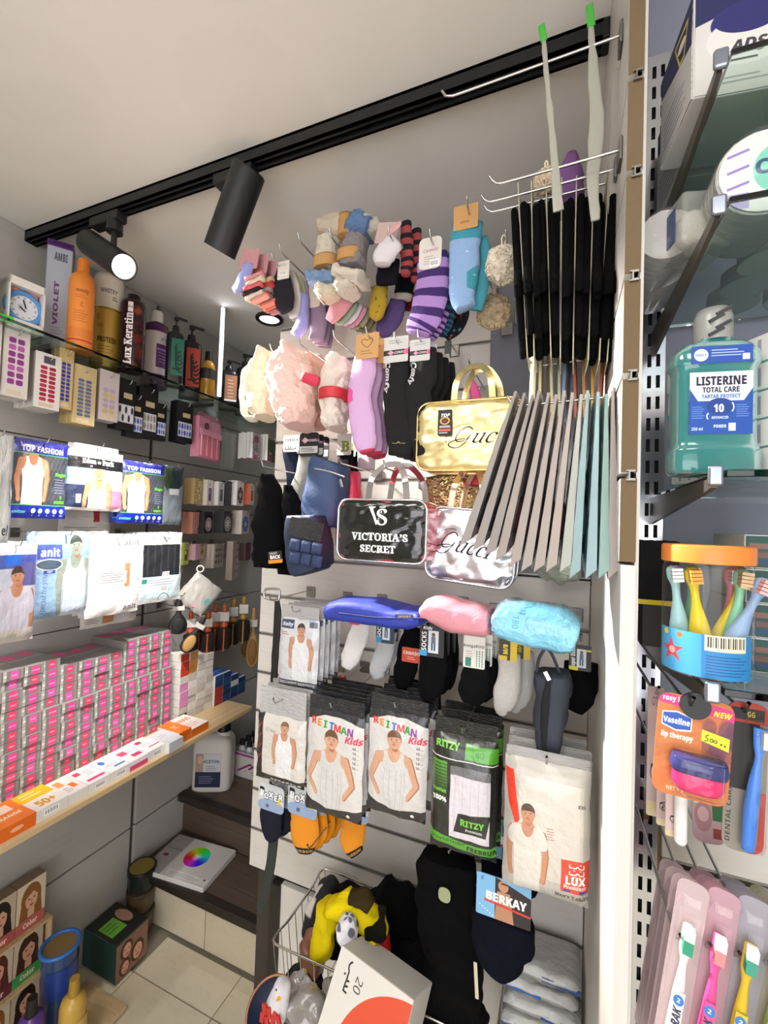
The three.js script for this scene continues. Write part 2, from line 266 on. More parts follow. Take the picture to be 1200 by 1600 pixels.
// side partition carrying the glove hooks: slatted board with raw wood front edge
const XP = 0.062, ZE = -0.543;
const side = struct('wall_side', box(0.004, CEIL, 0.5), whiteLam, [XP + 0.014, CEIL / 2, ZE - 0.26]);
const wEdge = wallPaint(0x6f5c42, 0.85);
const slotY = [0.518, 0.406, 0.287, 0.175, 0.064];
const bd = [0.907, 0.63, ...slotY, -0.035];
const faceMats = [whiteLam, whiteLam, whiteLam, whiteLam, wEdge, whiteLam];
for (let i = 0; i < bd.length - 1; i++) { const m = part(side, 'slat_board', box(0.016, bd[i] - bd[i + 1] - 0.007, 0.515), faceMats, [-0.010, (bd[i] + bd[i + 1]) / 2 + H - CEIL / 2, 0.0]); }
for (const y of [0.63, ...slotY]) {
  const s = poly2([[-0.008, 0.006], [0.001, 0.006], [0.001, 0.0035], [-0.004, 0.0035], [-0.004, -0.0035], [0.001, -0.0035], [0.001, -0.006], [-0.008, -0.006], [-0.008, -0.0045], [-0.0055, -0.0045], [-0.0055, 0.0045], [-0.008, 0.0045]]);
  const g = new THREE.ExtrudeGeometry(s, { depth: 0.517, bevelEnabled: false });
  part(side, 'slat_channel', at(g, 0, 0, -0.2585), steelDull, [-0.005, y + H - CEIL / 2, 0.002]);
}
part(side, 'edge_board', box(0.014, H - 0.035, 0.516), whiteLam, [-0.009, (H - 0.035) / 2 - CEIL / 2, 0.0]);

// track with two spots
const zT = -0.84;
const track = thing('track_rail', 'long black track rail across the white ceiling', 'track', [-0.785, CEIL, zT]);
part(track, 'rail', strips([at(box(1.67, 0.034, 0.006), 0, -0.017, 0.015), at(box(1.67, 0.034, 0.006), 0, -0.017, -0.015), at(box(1.67, 0.006, 0.036), 0, -0.004, 0), at(box(1.67, 0.004, 0.012), 0, -0.032, 0.012), at(box(1.67, 0.004, 0.012), 0, -0.032, -0.012)]), blackMetal);
for (const x of [-0.837, 0.837]) part(track, 'end_cap', rbox(0.012, 0.036, 0.038, 0.003, 2), blackMetal, [x, -0.018, 0]);
function spot(label, pivot, target, I, len, r, ang) {
  const o = thing('track_spotlight', label, 'spotlight', [pivot.x, CEIL, zT], 0, null);
  const dir = target.clone().sub(pivot).normalize(), rel = V(0, pivot.y - CEIL, 0);
  part(o, 'adapter', rbox(0.12, 0.03, 0.034, 0.004, 2), blackMetal, [0, -0.045, 0]);
  part(o, 'swivel', cyl(0.02, 0.022, 0.035, 20), blackMetal, [0.03, -0.07, 0]);
  part(o, 'stem', cyl(0.008, 0.008, Math.max(0.02, -rel.y - 0.08), 12), blackMetal, [0.03, -0.08 - Math.max(0.02, -rel.y - 0.08) / 2 + 0.01, 0]);
  const q = new THREE.Quaternion().setFromUnitVectors(V(0, 0, 1), dir);
  const b = part(o, 'lamp_body', at(lathe([[0.0005, -len / 2], [r - 0.004, -len / 2], [r, -len / 2 + 0.004], [r, len / 2], [r - 0.003, len / 2], [r - 0.004, len / 2 - 0.012], [0.0005, len / 2 - 0.012]], 40), 0, 0, 0, Math.PI / 2), blackMetal, rel.toArray());
  b.quaternion.copy(q);
  part(b, 'lens', at(cyl(r - 0.005, r - 0.005, 0.003, 32), 0, 0, len / 2 - 0.004, Math.PI / 2), M(0xffffff, 0.2, { emissive: 0xfffaf2, emissiveIntensity: 4 }), null, null, 'glowing white lens');
  const l = new THREE.SpotLight(0xfff8f1, I, 0, ang, 0.6, 2);
  l.position.copy(pivot).addScaledVector(dir, len / 2 + 0.006); l.target.position.copy(target); scene.add(l, l.target);
  l.castShadow = true; l.shadow.radius = 2; 
  return o;
}
spot('black track spotlight showing its bright lens, beside the end of the rail', onZ(166, 398, zT), onZ(475, 610, -0.82), 27, 0.2, 0.037, 0.36);
spot('black track spotlight hanging mid rail with its lens turned away', onZ(366, 330, zT), onX(165, 880, -1.42), 9.5, 0.2, 0.04, 0.4);

// round recessed lamp and glowing strip
const dl = thing('ceiling_downlight', 'round black rimmed downlight in the ceiling behind the partition', 'light', onY(421, 497, CEIL - 0.001));
part(dl, 'rim', at(new THREE.TorusGeometry(0.052, 0.009, 10, 36), 0, 0, 0, Math.PI / 2), blackMetal, [0, -0.004, 0]);
part(dl, 'lens', cyl(0.047, 0.047, 0.004, 30), M(0xffffff, 0.3, { emissive: 0xf2f6ff, emissiveIntensity: 1.0 }), [0, -0.004, 0]);
{ const p = dl.position, l = new THREE.SpotLight(0xf4f6ff, 1.1, 0, 1.1, 0.6, 2); l.position.set(p.x, p.y - 0.012, p.z); l.target.position.set(p.x, 0, p.z); l.castShadow = true; scene.add(l, l.target); }
const gsx = -1.366, gsy = H + 0.512;
{ const zs = onX(343, 560, gsx).z, yt = CEIL - 0.005, o = thing('led_strip_light', 'thin glowing white light bar standing upright on the glass shelf edge', 'light', [gsx + 0.006, gsy + 0.006, zs]);
  const h = yt - gsy - 0.008;
  part(o, 'channel', strips([at(box(0.004, h, 0.016), -0.005, h / 2, 0), at(box(0.012, h, 0.003), 0, h / 2, -0.0075)]), M(0xb9b9bd, 0.35, { metalness: 0.8 }));
  part(o, 'diffuser', box(0.008, h - 0.004, 0.011), M(0xffffff, 0.4, { emissive: 0xf6f4ff, emissiveIntensity: 3 }), [0.002, h / 2, 0.001]);
  areaLight(0.01, h, 9, 0xf6f4ff, [gsx + 0.014, gsy + h / 2, zs], [gsx + 1, gsy + h / 2, zs + 0.6]); }
// ---------- shared builders for shop goods ----------
const depthOf = (p) => -p.clone().applyMatrix4(camera.matrixWorldInverse).z;
const mpx = (p, n) => n * depthOf(p) / FP;                     // n photo pixels at p, in metres
const faceCam = (p) => Math.atan2(-p.x, -p.z);
function rectOn(r, wall, v) {
  const f = wall === 'X' ? onX : onZ, mx = (r[0] + r[2]) / 2, my = (r[1] + r[3]) / 2, k = wall === 'X' ? 'z' : 'x';
  const a = f(r[0], my, v), b = f(r[2], my, v), t = f(mx, r[1], v), u = f(mx, r[3], v), c = f(mx, my, v);
  c[k] = (a[k] + b[k]) / 2; c.y = (t.y + u.y) / 2;
  return { c, w: Math.abs(a[k] - b[k]), h: Math.abs(t.y - u.y) };
}
const HOOKG = {};
function hook(wall, tip, label, group, len) {                  // wire hook with upturned tip, running back into the wall
  const n = wall === 'X' ? V(1, 0, 0) : wall === 'Z' ? V(0, 0, 1) : V(-1, 0, 0);
  const L = len ?? (wall === 'X' ? tip.x - XL : wall === 'Z' ? tip.z - ZB : XP - 0.004 - tip.x);
  const k = wall + '_' + L.toFixed(3);
  const o = thing('display_hook', label, 'hook', tip.clone().addScaledVector(n, -L), wall === 'X' ? Math.PI / 2 : wall === 'Z' ? 0 : -Math.PI / 2, group);
  HOOKG[k] ??= [tube([[0, 0.002, 0.004], [0, 0, L * 0.5], [0, -0.001, L - 0.016], [0, 0.003, L - 0.006], [0, 0.013, L]], 0.0019, 20, 6), rbox(0.028, 0.03, 0.004, 0.002, 1)];
  part(o, 'wire', HOOKG[k][0], chrome); part(o, 'mount_plate', HOOKG[k][1], steelDull, [0, -0.004, 0.002]);
  return o;
}
const HL = { X: ['chrome wire hook on the grey boards holding goods', 'hooks on the grey board wall'], Z: ['chrome wire hook on the white slatted boards holding goods', 'hooks on the white slatted partition'], P: ['chrome wire hook running out from the wood edged side board', 'hooks on the wood edged side board'] };
const hookFor = (l) => { const w = l.split(' ').slice(0, 12); while (['with', 'a', 'an', 'the', 'and', 'of', 'on', 'in', 'beside', 'behind', 'under', 'its', 'at', 'to', 'by', 'over', 'near', 'next', 'between'].includes(w[w.length - 1])) w.pop(); return 'chrome hook holding the ' + w.join(' ').replace(/,$/, ''); };
function hang(o) {
  const wall = o.X !== undefined ? 'X' : 'Z', v = o.X ?? o.Z, { c, w, h } = rectOn(o.r, wall, v), d = o.d ?? 0.012;
  const t = thing(o.n, o.l, o.cat, [c.x, c.y - h / 2, c.z], (wall === 'X' ? Math.PI / 2 : 0) + (o.ry ?? 0), o.g);
  if (o.rz) t.rotation.z = o.rz; if (o.rx) t.rotation.x = o.rx;
  const mat = o.mat ?? (o.kind === 'pillow' ? poly(o.map) : card(o.map));
  if (o.kind === 'pillow') part(t, o.body ?? 'bag', at(pillow(w, h, d, { wr: o.wr ?? 0.004, e: o.e, sag: o.sag, wave: o.wave }), 0, h / 2, 0), mat);
  else if (o.kind === 'box') part(t, o.body ?? 'carton', at(box(w, h, d), 0, h / 2, 0), o.side ? [M(o.side, 0.5), M(o.side, 0.5), M(o.side, 0.5), M(o.side, 0.5), mat, M(o.side, 0.5)] : mat);
  else part(t, o.body ?? 'card', at(slab(rshape(w, h, o.rad ?? 0.004), d), 0, h / 2, 0), mat);
  if (o.tab) part(t, 'hang_tab', at(slab((() => { const s = rshape(o.tab[0] * w, o.tab[1], 0.004); const q = new THREE.Path(); q.absellipse(0, 0, 0.008, 0.004, 0, 6.3); s.holes.push(q); return s; })(), 0.0012), 0, h + o.tab[1] / 2 - 0.003, 0), o.tabMat ?? M(0xdadada, 0.25, { transmission: 0.6, thickness: 0 }));
  if (o.extra) o.extra(t, w, h, d);
  const n = wall === 'X' ? V(1, 0, 0) : V(0, 0, 1), out = [t];
  for (let i = 1; i <= (o.back ?? 0); i++) { const q = dup(t, t.position.clone().addScaledVector(n, -i * (o.gap ?? d * 1.1)).add(wall === 'X' ? V(0, rr(-1, 1) * 0.002, rr(-1, 1) * (o.jit ?? 0.003)) : V(rr(-1, 1) * (o.jit ?? 0.003), rr(-1, 1) * 0.002, 0)), null, ORD[i - 1] + ' ' + (o.lb ?? 'pack queued behind the ' + o.l), o.g); q.rotation.z += rr(-1, 1) * (o.tilt ?? 0.015); out.push(q); }
  if (o.hook !== false) { const tip = V(c.x, c.y + h / 2 + (o.tab ? o.tab[1] * 0.6 : -0.006) + (o.hy ?? 0), c.z).addScaledVector(n, o.tip ?? 0.035); hook(wall, tip, o.hl ?? hookFor(o.l), o.hg ?? HL[wall][1]); }
  return { t, w, h, out, c };
}

// ---------- glass shelf on the left wall ----------
const gs = thing('glass_shelf', 'long greenish glass shelf holding shampoo bottles', 'shelf', [(XL + gsx) / 2, gsy - 0.008, -0.85]);
part(gs, 'glass_pane', rbox(gsx - XL - 0.004, 0.008, 2.1, 0.001, 1), glassMat, [0, 0.004, 0]);
for (const z of [-0.6, 0.05, 0.62]) part(gs, 'bracket', strips([at(box(0.2, 0.014, 0.006), -0.02, -0.009, 0), at(box(0.012, 0.05, 0.012), -0.12, -0.012, 0)]), steelDull, [0, 0, z]);
const XB = -1.45;
function stand(pxc, pyTop, pxW, name, label, cat, ry, X = XB, y = gsy) {
  const b = onX(pxc, 540, X); b.y = y; const c2 = onX(pxc, pyTop, X);
  const t = thing(name, label, cat, b, ry ?? faceCam(b));
  return { t, h: c2.y - y, r: mpx(b, pxW) / 2 };
}
const curved = (r, h, ang, map, o = {}) => [new THREE.CylinderGeometry(r, r, h, 24, 1, true, -ang / 2, ang), card(map, o)];
// boxed alarm clocks
for (const [k, px0, px1, col, clk, lab] of [[0, -66, -4, '#8fb04a', 0x7fae3c, 'boxed alarm clock with green case on the glass shelf'], [1, 15, 70, '#3f78b8', 0x4b8fd0, 'boxed blue alarm clock with a green price sticker']]) {
  const { c, w, h } = rectOn([px0, 420 - (1 - k) * 22, px1, 500 - (1 - k) * 15], 'X', -1.40);
  const t = thing('alarm_clock_box', lab, 'clock box', [-1.4, gsy, c.z], Math.PI / 2 - 0.12);
  const bh = 0.135, bw = w;
  part(t, 'carton', strips([at(box(bw, 0.022, 0.09), 0, bh - 0.011, -0.045), at(box(bw, 0.02, 0.09), 0, 0.01, -0.045), at(box(0.004, bh, 0.09), -bw / 2 + 0.002, bh / 2, -0.045), at(box(0.004, bh, 0.09), bw / 2 - 0.002, bh / 2, -0.045), at(box(bw, bh, 0.004), 0, bh / 2, -0.088)]), M(0xe9e6e0, 0.5));
  part(t, 'backing', box(bw - 0.01, bh - 0.042, 0.003), M(0x34333a, 0.6), [0, bh / 2, -0.07]);
  const ck = part(t, 'clock_case', new THREE.TorusGeometry(0.04, 0.008, 12, 36), M(clk, 0.3), [0, bh * 0.46, -0.02]);
  part(ck, 'dial', at(cyl(0.038, 0.038, 0.006, 32), 0, 0, 0, Math.PI / 2), card(tex(128, 128, (g) => { ell(g, 64, 64, 64, 64, '#e7e9ee'); for (let i = 0; i < 12; i++) { const a = i * Math.PI / 6; txt(g, String(i || 12), 64 + 46 * Math.sin(a), 64 - 46 * Math.cos(a), 13, '#333'); } ell(g, 64, 78, 16, 12, '#c4c8d8'); })));
  part(ck, 'hand', strips([at(box(0.003, 0.024, 0.002), 0, 0.01, 0.005, 0, 0, 0.3), at(box(0.003, 0.017, 0.002), -0.004, -0.005, 0.005, 0, 0, -2.2)]), M(0x1a1a1a, 0.4));
  for (const s of [-1, 1]) part(t, 'bell', new THREE.SphereGeometry(0.014, 16, 10), M(k ? 0xd98a80 : 0xb6c97a, 0.4), [s * 0.022, bh * 0.46 + 0.044, -0.03]);
  part(t, 'window_film', box(bw - 0.008, bh - 0.042, 0.0012), clearPlastic, [0, bh / 2, -0.001]);
  if (k) part(t, 'price_sticker', box(0.034, 0.014, 0.001), M(0x5fd03a, 0.6), [-0.045, 0.012, 0.0008]);
}
// tall carton
{ const b = onX(89, 520, -1.49); const h = onX(90, 382, -1.49).y - gsy, w = 0.066; const t = thing('shampoo_carton', 'tall grey carton with purple top band and purple lettering', 'carton', [b.x, gsy, b.z], 0.95);
  const front = card(tex(256, 512, (c, W, h2) => { rect(c, 0, 0, W, h2, '#a9afbd'); rect(c, 0, 0, W, 30, '#5b2d78'); txt(c, 'AMBI', 140, 75, 52, '#4a4d5c'); c.save(); c.translate(110, 300); c.rotate(-Math.PI / 2); txt(c, 'VIOLET', 0, 0, 66, '#5b2f6e', 'bold', 'sans-serif', 'center', 210); c.restore(); lines(c, 60, 415, 140, 4, 14, 4, '#7d8192'); }));
  const sd = card(tex(64, 128, (c, W, h2) => { rect(c, 0, 0, W, h2, '#8b93a0'); rect(c, 0, 0, W, 8, '#5b2d78'); })), top = M(0x5b2d78, 0.5);
  part(t, 'carton', at(rbox(w, h, 0.062, 0.002, 1), 0, h / 2, 0), sd); part(t, 'front_panel', box(w - 0.004, h - 0.002, 0.001), front, [0, h / 2, 0.031]); part(t, 'lid', box(w + 0.0005, 0.016, 0.063), top, [0, h - 0.0075, 0]); }
// bottles
{ const { t, h, r } = stand(124, 402, 36, 'shampoo_bottle', 'orange shampoo bottle with orange cap and a red stripe', 'bottle', undefined, -1.42);
  const R = r, s = h;
  part(t, 'bottle', lathe([[0.001, 0], [R * 0.96, 0], [R, 0.005], [R * 0.98, s * 0.5], [R, s * 0.72], [R * 0.85, s * 0.8], [R * 0.45, s * 0.85], [R * 0.42, s * 0.86]]), M(0xe98a35, 0.35));
  part(t, 'cap', lathe([[R * 0.44, s * 0.85], [R * 0.46, s * 0.86], [R * 0.44, s * 0.99], [R * 0.38, s], [0.001, s]]), M(0xe07f2c, 0.35));
  const [g, m] = curved(R * 1.005, s * 0.64, 2.2, tex(256, 384, (c, W, h2) => { rect(c, 0, 0, W, h2, '#ea8d38'); txt(c, 'woody', 128, 40, 34, '#a34f1c'); lines(c, 70, 70, 110, 2, 14, 4, '#b5602a'); txt(c, 'C', 128, 130, 40, '#b5602a'); lines(c, 60, 170, 130, 5, 16, 5, '#c26d2f'); for (let i = 0; i < 30; i++) { c.strokeStyle = '#c4582a'; c.lineWidth = 2; c.beginPath(); const x = 20 + i * 7.4; c.moveTo(x, 340); c.quadraticCurveTo(x + 8, 310, x - 4 + i % 9, 280); c.stroke(); } rect(c, 0, 352, W, 10, '#c8322a'); })); part(t, 'label', g, m, [0, s * 0.36, 0]); }
{ const { t, h: s, r: R } = stand(166, 430, 40, 'shampoo_bottle', 'gold bottle with a broad white top next to the orange shampoo', 'bottle', undefined, -1.5);
  part(t, 'bottle', lathe([[0.001, 0], [R * 0.95, 0], [R, 0.006], [R, s * 0.64], [R * 0.98, s * 0.66]]), M(0xc9a243, 0.25, { metalness: 0.55 }));
  part(t, 'cap', lathe([[R * 1.0, s * 0.62], [R * 1.02, s * 0.64], [R * 1.0, s * 0.94], [R * 0.9, s * 0.99], [0.001, s]]), M(0xe6ddcc, 0.45));
  const [g, m] = curved(R * 1.006, s * 0.55, 2.2, tex(256, 256, (c, W, h2) => { rect(c, 0, 0, W, h2, '#cfa94c'); txt(c, 'Gold', 70, 80, 26, '#9a7420'); ell(c, 50, 40, 18, 18, '#b68d31'); txt(c, 'PROTEIN', 128, 150, 36, '#54401a'); lines(c, 60, 180, 130, 4, 15, 4, '#8a6a24'); }), { metalness: 0.4, roughness: 0.3 }); part(t, 'label', g, m, [0, s * 0.32, 0]);
  const [g2, m2] = curved(R * 1.024, s * 0.2, 1.9, tex(128, 64, (c, W, h2) => { rect(c, 0, 0, W, h2, '#e9e1d2'); txt(c, 'WHITEY', 64, 24, 20, '#6b5c48'); lines(c, 80, 42, 26, 2, 8, 4, '#8a7b66'); })); part(t, 'cap_label', g2, m2, [0, s * 0.77, 0]); }
{ const { t, h: s, r: R } = stand(206, 460, 36, 'hair_treatment_bottle', 'black and red bottle with white upright lettering and black cap', 'bottle', undefined, -1.42);
  part(t, 'bottle', lathe([[0.001, 0], [R * 0.95, 0], [R, 0.005], [R, s * 0.84], [R * 0.9, s * 0.9], [R * 0.5, s * 0.92]]), M(0x2a1216, 0.25));
  part(t, 'cap', lathe([[R * 0.5, s * 0.91], [R * 0.5, s * 0.99], [0.001, s]]), blackPlastic);
  const [g, m] = curved(R * 1.006, s * 0.84, 2.5, tex(256, 512, (c, W, h2) => { rect(c, 0, 0, W, h2, '#2a1012'); for (let i = 0; i < 26; i++) { c.globalAlpha = 0.25; ell(c, rr(120, 256), rr(40, 500), rr(10, 50), rr(10, 40), rnd() < 0.7 ? '#a03026' : '#d0604a'); } c.globalAlpha = 1; c.save(); c.translate(96, 290); c.rotate(-Math.PI / 2); txt(c, 'Lux Keratin', 0, 0, 84, '#f4ecec', 'bold', 'serif', 'center', 410); c.restore(); rect(c, 84, 0, 40, 80, '#efe6e4'); txt(c, 'Pro', 104, 40, 24, '#333'); }), { roughness: 0.25 }); part(t, 'label', g, m, [0, s * 0.43, 0]); }
{ const { t, h: s, r: R } = stand(244, 486, 37, 'shampoo_bottle', 'purple shampoo bottle with white cap and white label', 'bottle', undefined, -1.5);
  part(t, 'bottle', lathe([[0.001, 0], [R * 0.94, 0], [R, 0.006], [R, s * 0.7], [R * 0.9, s * 0.8], [R * 0.4, s * 0.85]]), M(0x4a1d4e, 0.25));
  part(t, 'cap', lathe([[R * 0.42, s * 0.82], [R * 0.45, s * 0.83], [R * 0.42, s * 0.98], [R * 0.34, s], [0.001, s]]), white);
  const [g, m] = curved(R * 1.008, s * 0.56, 3.0, tex(256, 256, (c, W, h2) => { rect(c, 0, 0, W, h2, '#dcd2d0'); txt(c, 'great', 190, 40, 26, '#7b7480'); rect(c, 130, 75, 100, 140, '#5c2a68'); txt(c, 'SHAMPOO', 180, 105, 18, '#cbb4d4'); lines(c, 145, 125, 70, 4, 18, 4, '#a98bb5'); })); part(t, 'label', g, m, [0, s * 0.41, 0]); }
function pumpBottle(pxc, pyTop, pxW, label, bodyCol, lab, X) {
  const { t, h: s, r: R } = stand(pxc, pyTop, pxW, 'pump_bottle', label, 'bottle', undefined, X);
  part(t, 'bottle', at(loft([[0, 0, R * 0.9, R * 0.72], [0, 0.004, R, R * 0.8], [0, s * 0.35, R, R * 0.8], [0, s * 0.68, R, R * 0.8], [0, s * 0.74, R * 0.7, R * 0.6], [0, s * 0.77, R * 0.42, R * 0.42], [0, s * 0.8, R * 0.42, R * 0.42]], { n: 3.4, seg: 24, sub: 3 }), 0, 0, 0), M(bodyCol, 0.3));
  const p = part(t, 'pump', strips([at(cyl(R * 0.36, R * 0.4, s * 0.05, 16), 0, s * 0.82, 0), at(cyl(R * 0.1, R * 0.1, s * 0.1, 10), 0, s * 0.88, 0), at(rbox(R * 0.55, s * 0.05, R * 0.5, 0.003, 2), 0, s * 0.95, 0), at(rbox(R * 1.3, s * 0.03, R * 0.3, 0.002, 2), R * 0.55, s * 0.96, 0, 0, 0, -0.12)]), blackPlastic);
  if (lab) part(t, 'label', box(R * 1.3, s * 0.52, 0.001), card(lab), [R * 0.25, s * 0.38, R * 0.8]);
  return t;
}
const swirl = (base, ink, ink2) => tex(128, 256, (c, W, h) => { rect(c, 0, 0, W, h, base); for (let i = 0; i < 6; i++) { c.strokeStyle = ink; c.lineWidth = 12; c.beginPath(); c.arc(70 + i * 6, 70 + i * 22, 30 + i * 4, 0.4, 4.4); c.stroke(); } rect(c, 20, 205, 80, 14, ink2); });
pumpBottle(274, 492, 26, 'black pump bottle with a green swirled label', 0x15161a, swirl('#0c6b52', '#0a2c26', '#0a2018'), -1.41);
pumpBottle(299, 506, 30, 'black pump bottle with an orange red swirled label', 0x121216, swirl('#c24a30', '#1c0f10', '#3a1512'), -1.48);
{ const { t, h: s, r: R } = stand(327, 550, 22, 'oil_bottle', 'small bottle of amber hair oil with a black cap', 'bottle', undefined, -1.42);
  part(t, 'bottle', lathe([[0.001, 0], [R, 0.002], [R, s * 0.62], [R * 0.8, s * 0.74], [R * 0.45, s * 0.8]]), M(0xd9a13a, 0.1, { transmission: 0.5, thickness: 0.02 }));
  part(t, 'sleeve', cyl(R * 1.02, R * 1.02, s * 0.22, 24, true), M(0x2a241f, 0.4), [0, s * 0.5, 0]); part(t, 'cap', cyl(R * 0.45, R * 0.5, s * 0.2, 20), blackPlastic, [0, s * 0.89, 0]); }
pumpBottle(360, 562, 27, 'black pump bottle with a brown printed label', 0x101012, tex(128, 160, (c, W, h) => { rect(c, 0, 0, W, h, '#9a6a48'); lines(c, 30, 30, 70, 6, 20, 4, '#e2c8ac'); rect(c, 0, 148, W, 12, '#e8e2da'); }));
pumpBottle(384, 552, 24, 'plain black pump bottle at the end of the glass shelf', 0x131315, null);

// ---------- nail packs hanging under the glass shelf ----------
const nails = (bg, col, col2, rows, o = {}) => tex(128, 256, (c, W, h) => {
  rect(c, 0, 0, W, h, bg); if (o.head) { rect(c, 40, 14, 56, 34, '#55505a'); }
  const y0 = o.y0 ?? 60, y1 = o.y1 ?? 225, cw = o.cw ?? 34, dh = (y1 - y0) / rows; rect(c, 22, y0 - 6, 84, y1 - y0 + 8, o.panel ?? bg);
  for (let i = 0; i < rows; i++) for (const x of [26, 68]) { c.fillStyle = (i + x) % 3 ? col : col2; c.beginPath(); c.roundRect ? c.roundRect(x, y0 + i * dh, cw, dh * 0.78, 7) : c.rect(x, y0 + i * dh, cw, dh * 0.78); c.fill(); c.fillStyle = 'rgba(255,255,255,.3)'; }
  rect(c, 26, h - 26, 70, 16, '#d8c9a6');
});
const NL = (n, l, r, map, side, o = {}) => hang({ n, l, cat: 'nail set', r, X: -1.43, kind: 'box', map, side, d: o.d ?? 0.02, ry: o.ry ?? -0.1, g: 'nail sets under the glass shelf', back: o.back ?? 0, lb: o.lb, gap: 0.024, tip: 0.03, hy: -0.014, ...o });
NL('nail_set_box', 'white box of purple press-on nails under the glass shelf', [2, 512, 42, 622], nails('#dcd6d2', '#8a2a86', '#b45aa8', 7, { y0: 40, y1: 215 }), 0xd6d0c8, { back: 2, lb: 'white nail box tucked behind the purple nail set' });
NL('nail_set_box', 'white nail box cut off beside the purple nail set', [-46, 496, -2, 606], nails('#dcd6d2', '#a8608a', '#b47aa8', 7), 0xd6d0c8);
NL('nail_set_box', 'white box of dark red press-on nails', [52, 553, 91, 640], nails('#e8e4e2', '#a01838', '#b82848', 8, { head: 1 }), 0xcfc9c2, { back: 3, lb: 'white nail box tucked behind the red nail set' });
NL('nail_set_box', 'gold card of bright blue press-on nails', [89, 545, 111, 640], nails('#c9b27a', '#26349c', '#3a48b4', 10), 0xbfa76c, { back: 1, lb: 'gold nail card behind the bright blue nails' });
NL('nail_set_box', 'gold card of slate blue press-on nails', [112, 572, 146, 664], nails('#cdb888', '#55688e', '#6a7ca0', 10), 0xbfa76c, { back: 2, lb: 'gold nail card behind the slate blue nails' });
NL('nail_set_pouch', 'clear pouch of pale lilac and yellow press-on nails', [153, 580, 182, 658], nails('#cfc4c4', '#b9a4bc', '#d0b878', 5, { y0: 90 }), 0xcfc4c4, { back: 1, lb: 'clear pouch behind the lilac and yellow nails' });
const blackNails = (a, b) => tex(128, 256, (c, W, h) => { rect(c, 0, 0, W, h, '#0d0d10'); rect(c, 45, 70, 60, 28, '#c9b48c'); rect(c, 12, 130, 108, 90, '#d8d8de'); for (let j = 0; j < 2; j++) for (let i = 0; i < 5; i++) ell(c, 24 + i * 21, 155 + j * 42, 8, 18, (i + j) % 2 ? a : b); });
const bn1 = blackNails('#e6e2dc', '#2a2c50'), bn2 = blackNails('#3a48a0', '#6a78c8'), bn3 = blackNails('#a8a098', '#8c847c');
for (const [r, m, q, b] of [[[182, 592, 209, 672], bn1, 'black nail card with dark and pale nails', 2], [[198, 616, 222, 684], bn2, 'small black nail card with blue nails', 1], [[216, 606, 244, 684], bn3, 'black nail card with beige nails', 2], [[238, 630, 258, 688], bn2, 'narrow black nail card with blue nails', 1], [[276, 628, 299, 692], bn2, 'black nail card with violet nails beside the pink kit', 2]])
  NL('nail_card', q, r, m, 0x101013, { d: 0.01, back: b, lb: 'card behind the ' + q, gap: 0.016 });
{ const k = hang({ n: 'manicure_kit', l: 'pink clear manicure kit of tools hanging under the glass shelf', cat: 'manicure kit', r: [297, 656, 345, 718], X: -1.46, kind: 'box', d: 0.035, ry: 0.25, mat: M(0xd98fa6, 0.3), hook: true, tip: 0.06, body: 'tray' });
  for (let i = 0; i < 11; i++) part(k.t, 'tool', cyl(0.0032, 0.0032, k.h * 0.55, 8), M(i % 3 ? 0xe0788f : 0xf0b4be, 0.35), [-k.w * 0.4 + i * k.w * 0.08, k.h * 0.32, 0.021]);
  part(k.t, 'band', box(k.w, k.h * 0.14, 0.003), M(0xe9a0b4, 0.35), [0, k.h * 0.64, 0.024]); part(k.t, 'scissors', new THREE.TorusGeometry(0.012, 0.003, 8, 20), M(0x4a4648, 0.3, { metalness: 0.7 }), [-k.w * 0.2, k.h * 0.8, 0.022]);
  part(k.t, 'hood', at(slab(rshape(k.w, k.h * 0.2, 0.02), 0.002), 0, k.h * 1.02, 0.01), M(0xe0a4b4, 0.2, { transmission: 0.6, thickness: 0 })); }
hang({ n: 'clear_pouch', l: 'clear plastic pouch behind the pink manicure kit', cat: 'pouch', r: [344, 674, 368, 732], X: -1.5, kind: 'pillow', d: 0.02, mat: M(0xb8b8b2, 0.2, { transmission: 0.45, thickness: 0, bumpMap: crinkle, bumpScale: 0.003 }), hook: false });
const floral = tex(128, 128, (c, W, h) => { rect(c, 0, 0, W, h, '#cfc8c4'); for (let i = 0; i < 60; i++) ell(c, rr(0, W), rr(30, 110), rr(2, 9), rr(2, 9), ['#8a6f8a', '#b07a94', '#7f8f6a', '#e8e0dc'][i % 4]); rect(c, 0, 0, W, 26, '#e8ddd8'); ell(c, 64, 26, 40, 18, '#b24a78'); rect(c, 20, 108, 60, 20, '#c03a78'); });
const floral2 = tex(128, 128, (c, W, h) => { rect(c, 0, 0, W, h, '#5d6a50'); rect(c, 0, 0, W, 20, '#c9c2bc'); rect(c, 20, 95, 60, 30, '#b24a68'); rect(c, 30, 80, 30, 14, '#e0dcd0'); });
NL('nail_set_box', 'slim white box with a pink floral front beside the pouch', [388, 678, 409, 718], floral, 0xe2ddd8, { X: -1.44, ry: 0.3, back: 4, gap: 0.018, d: 0.014, lb: 'slim white box queued behind the pink floral box', jit: 0.001 });
NL('nail_set_box', 'slim white box with a green floral front', [411, 682, 434, 722], floral2, 0xe2ddd8, { X: -1.44, ry: 0.3, back: 2, gap: 0.018, d: 0.014, lb: 'slim white box queued behind the green floral box', jit: 0.001 });

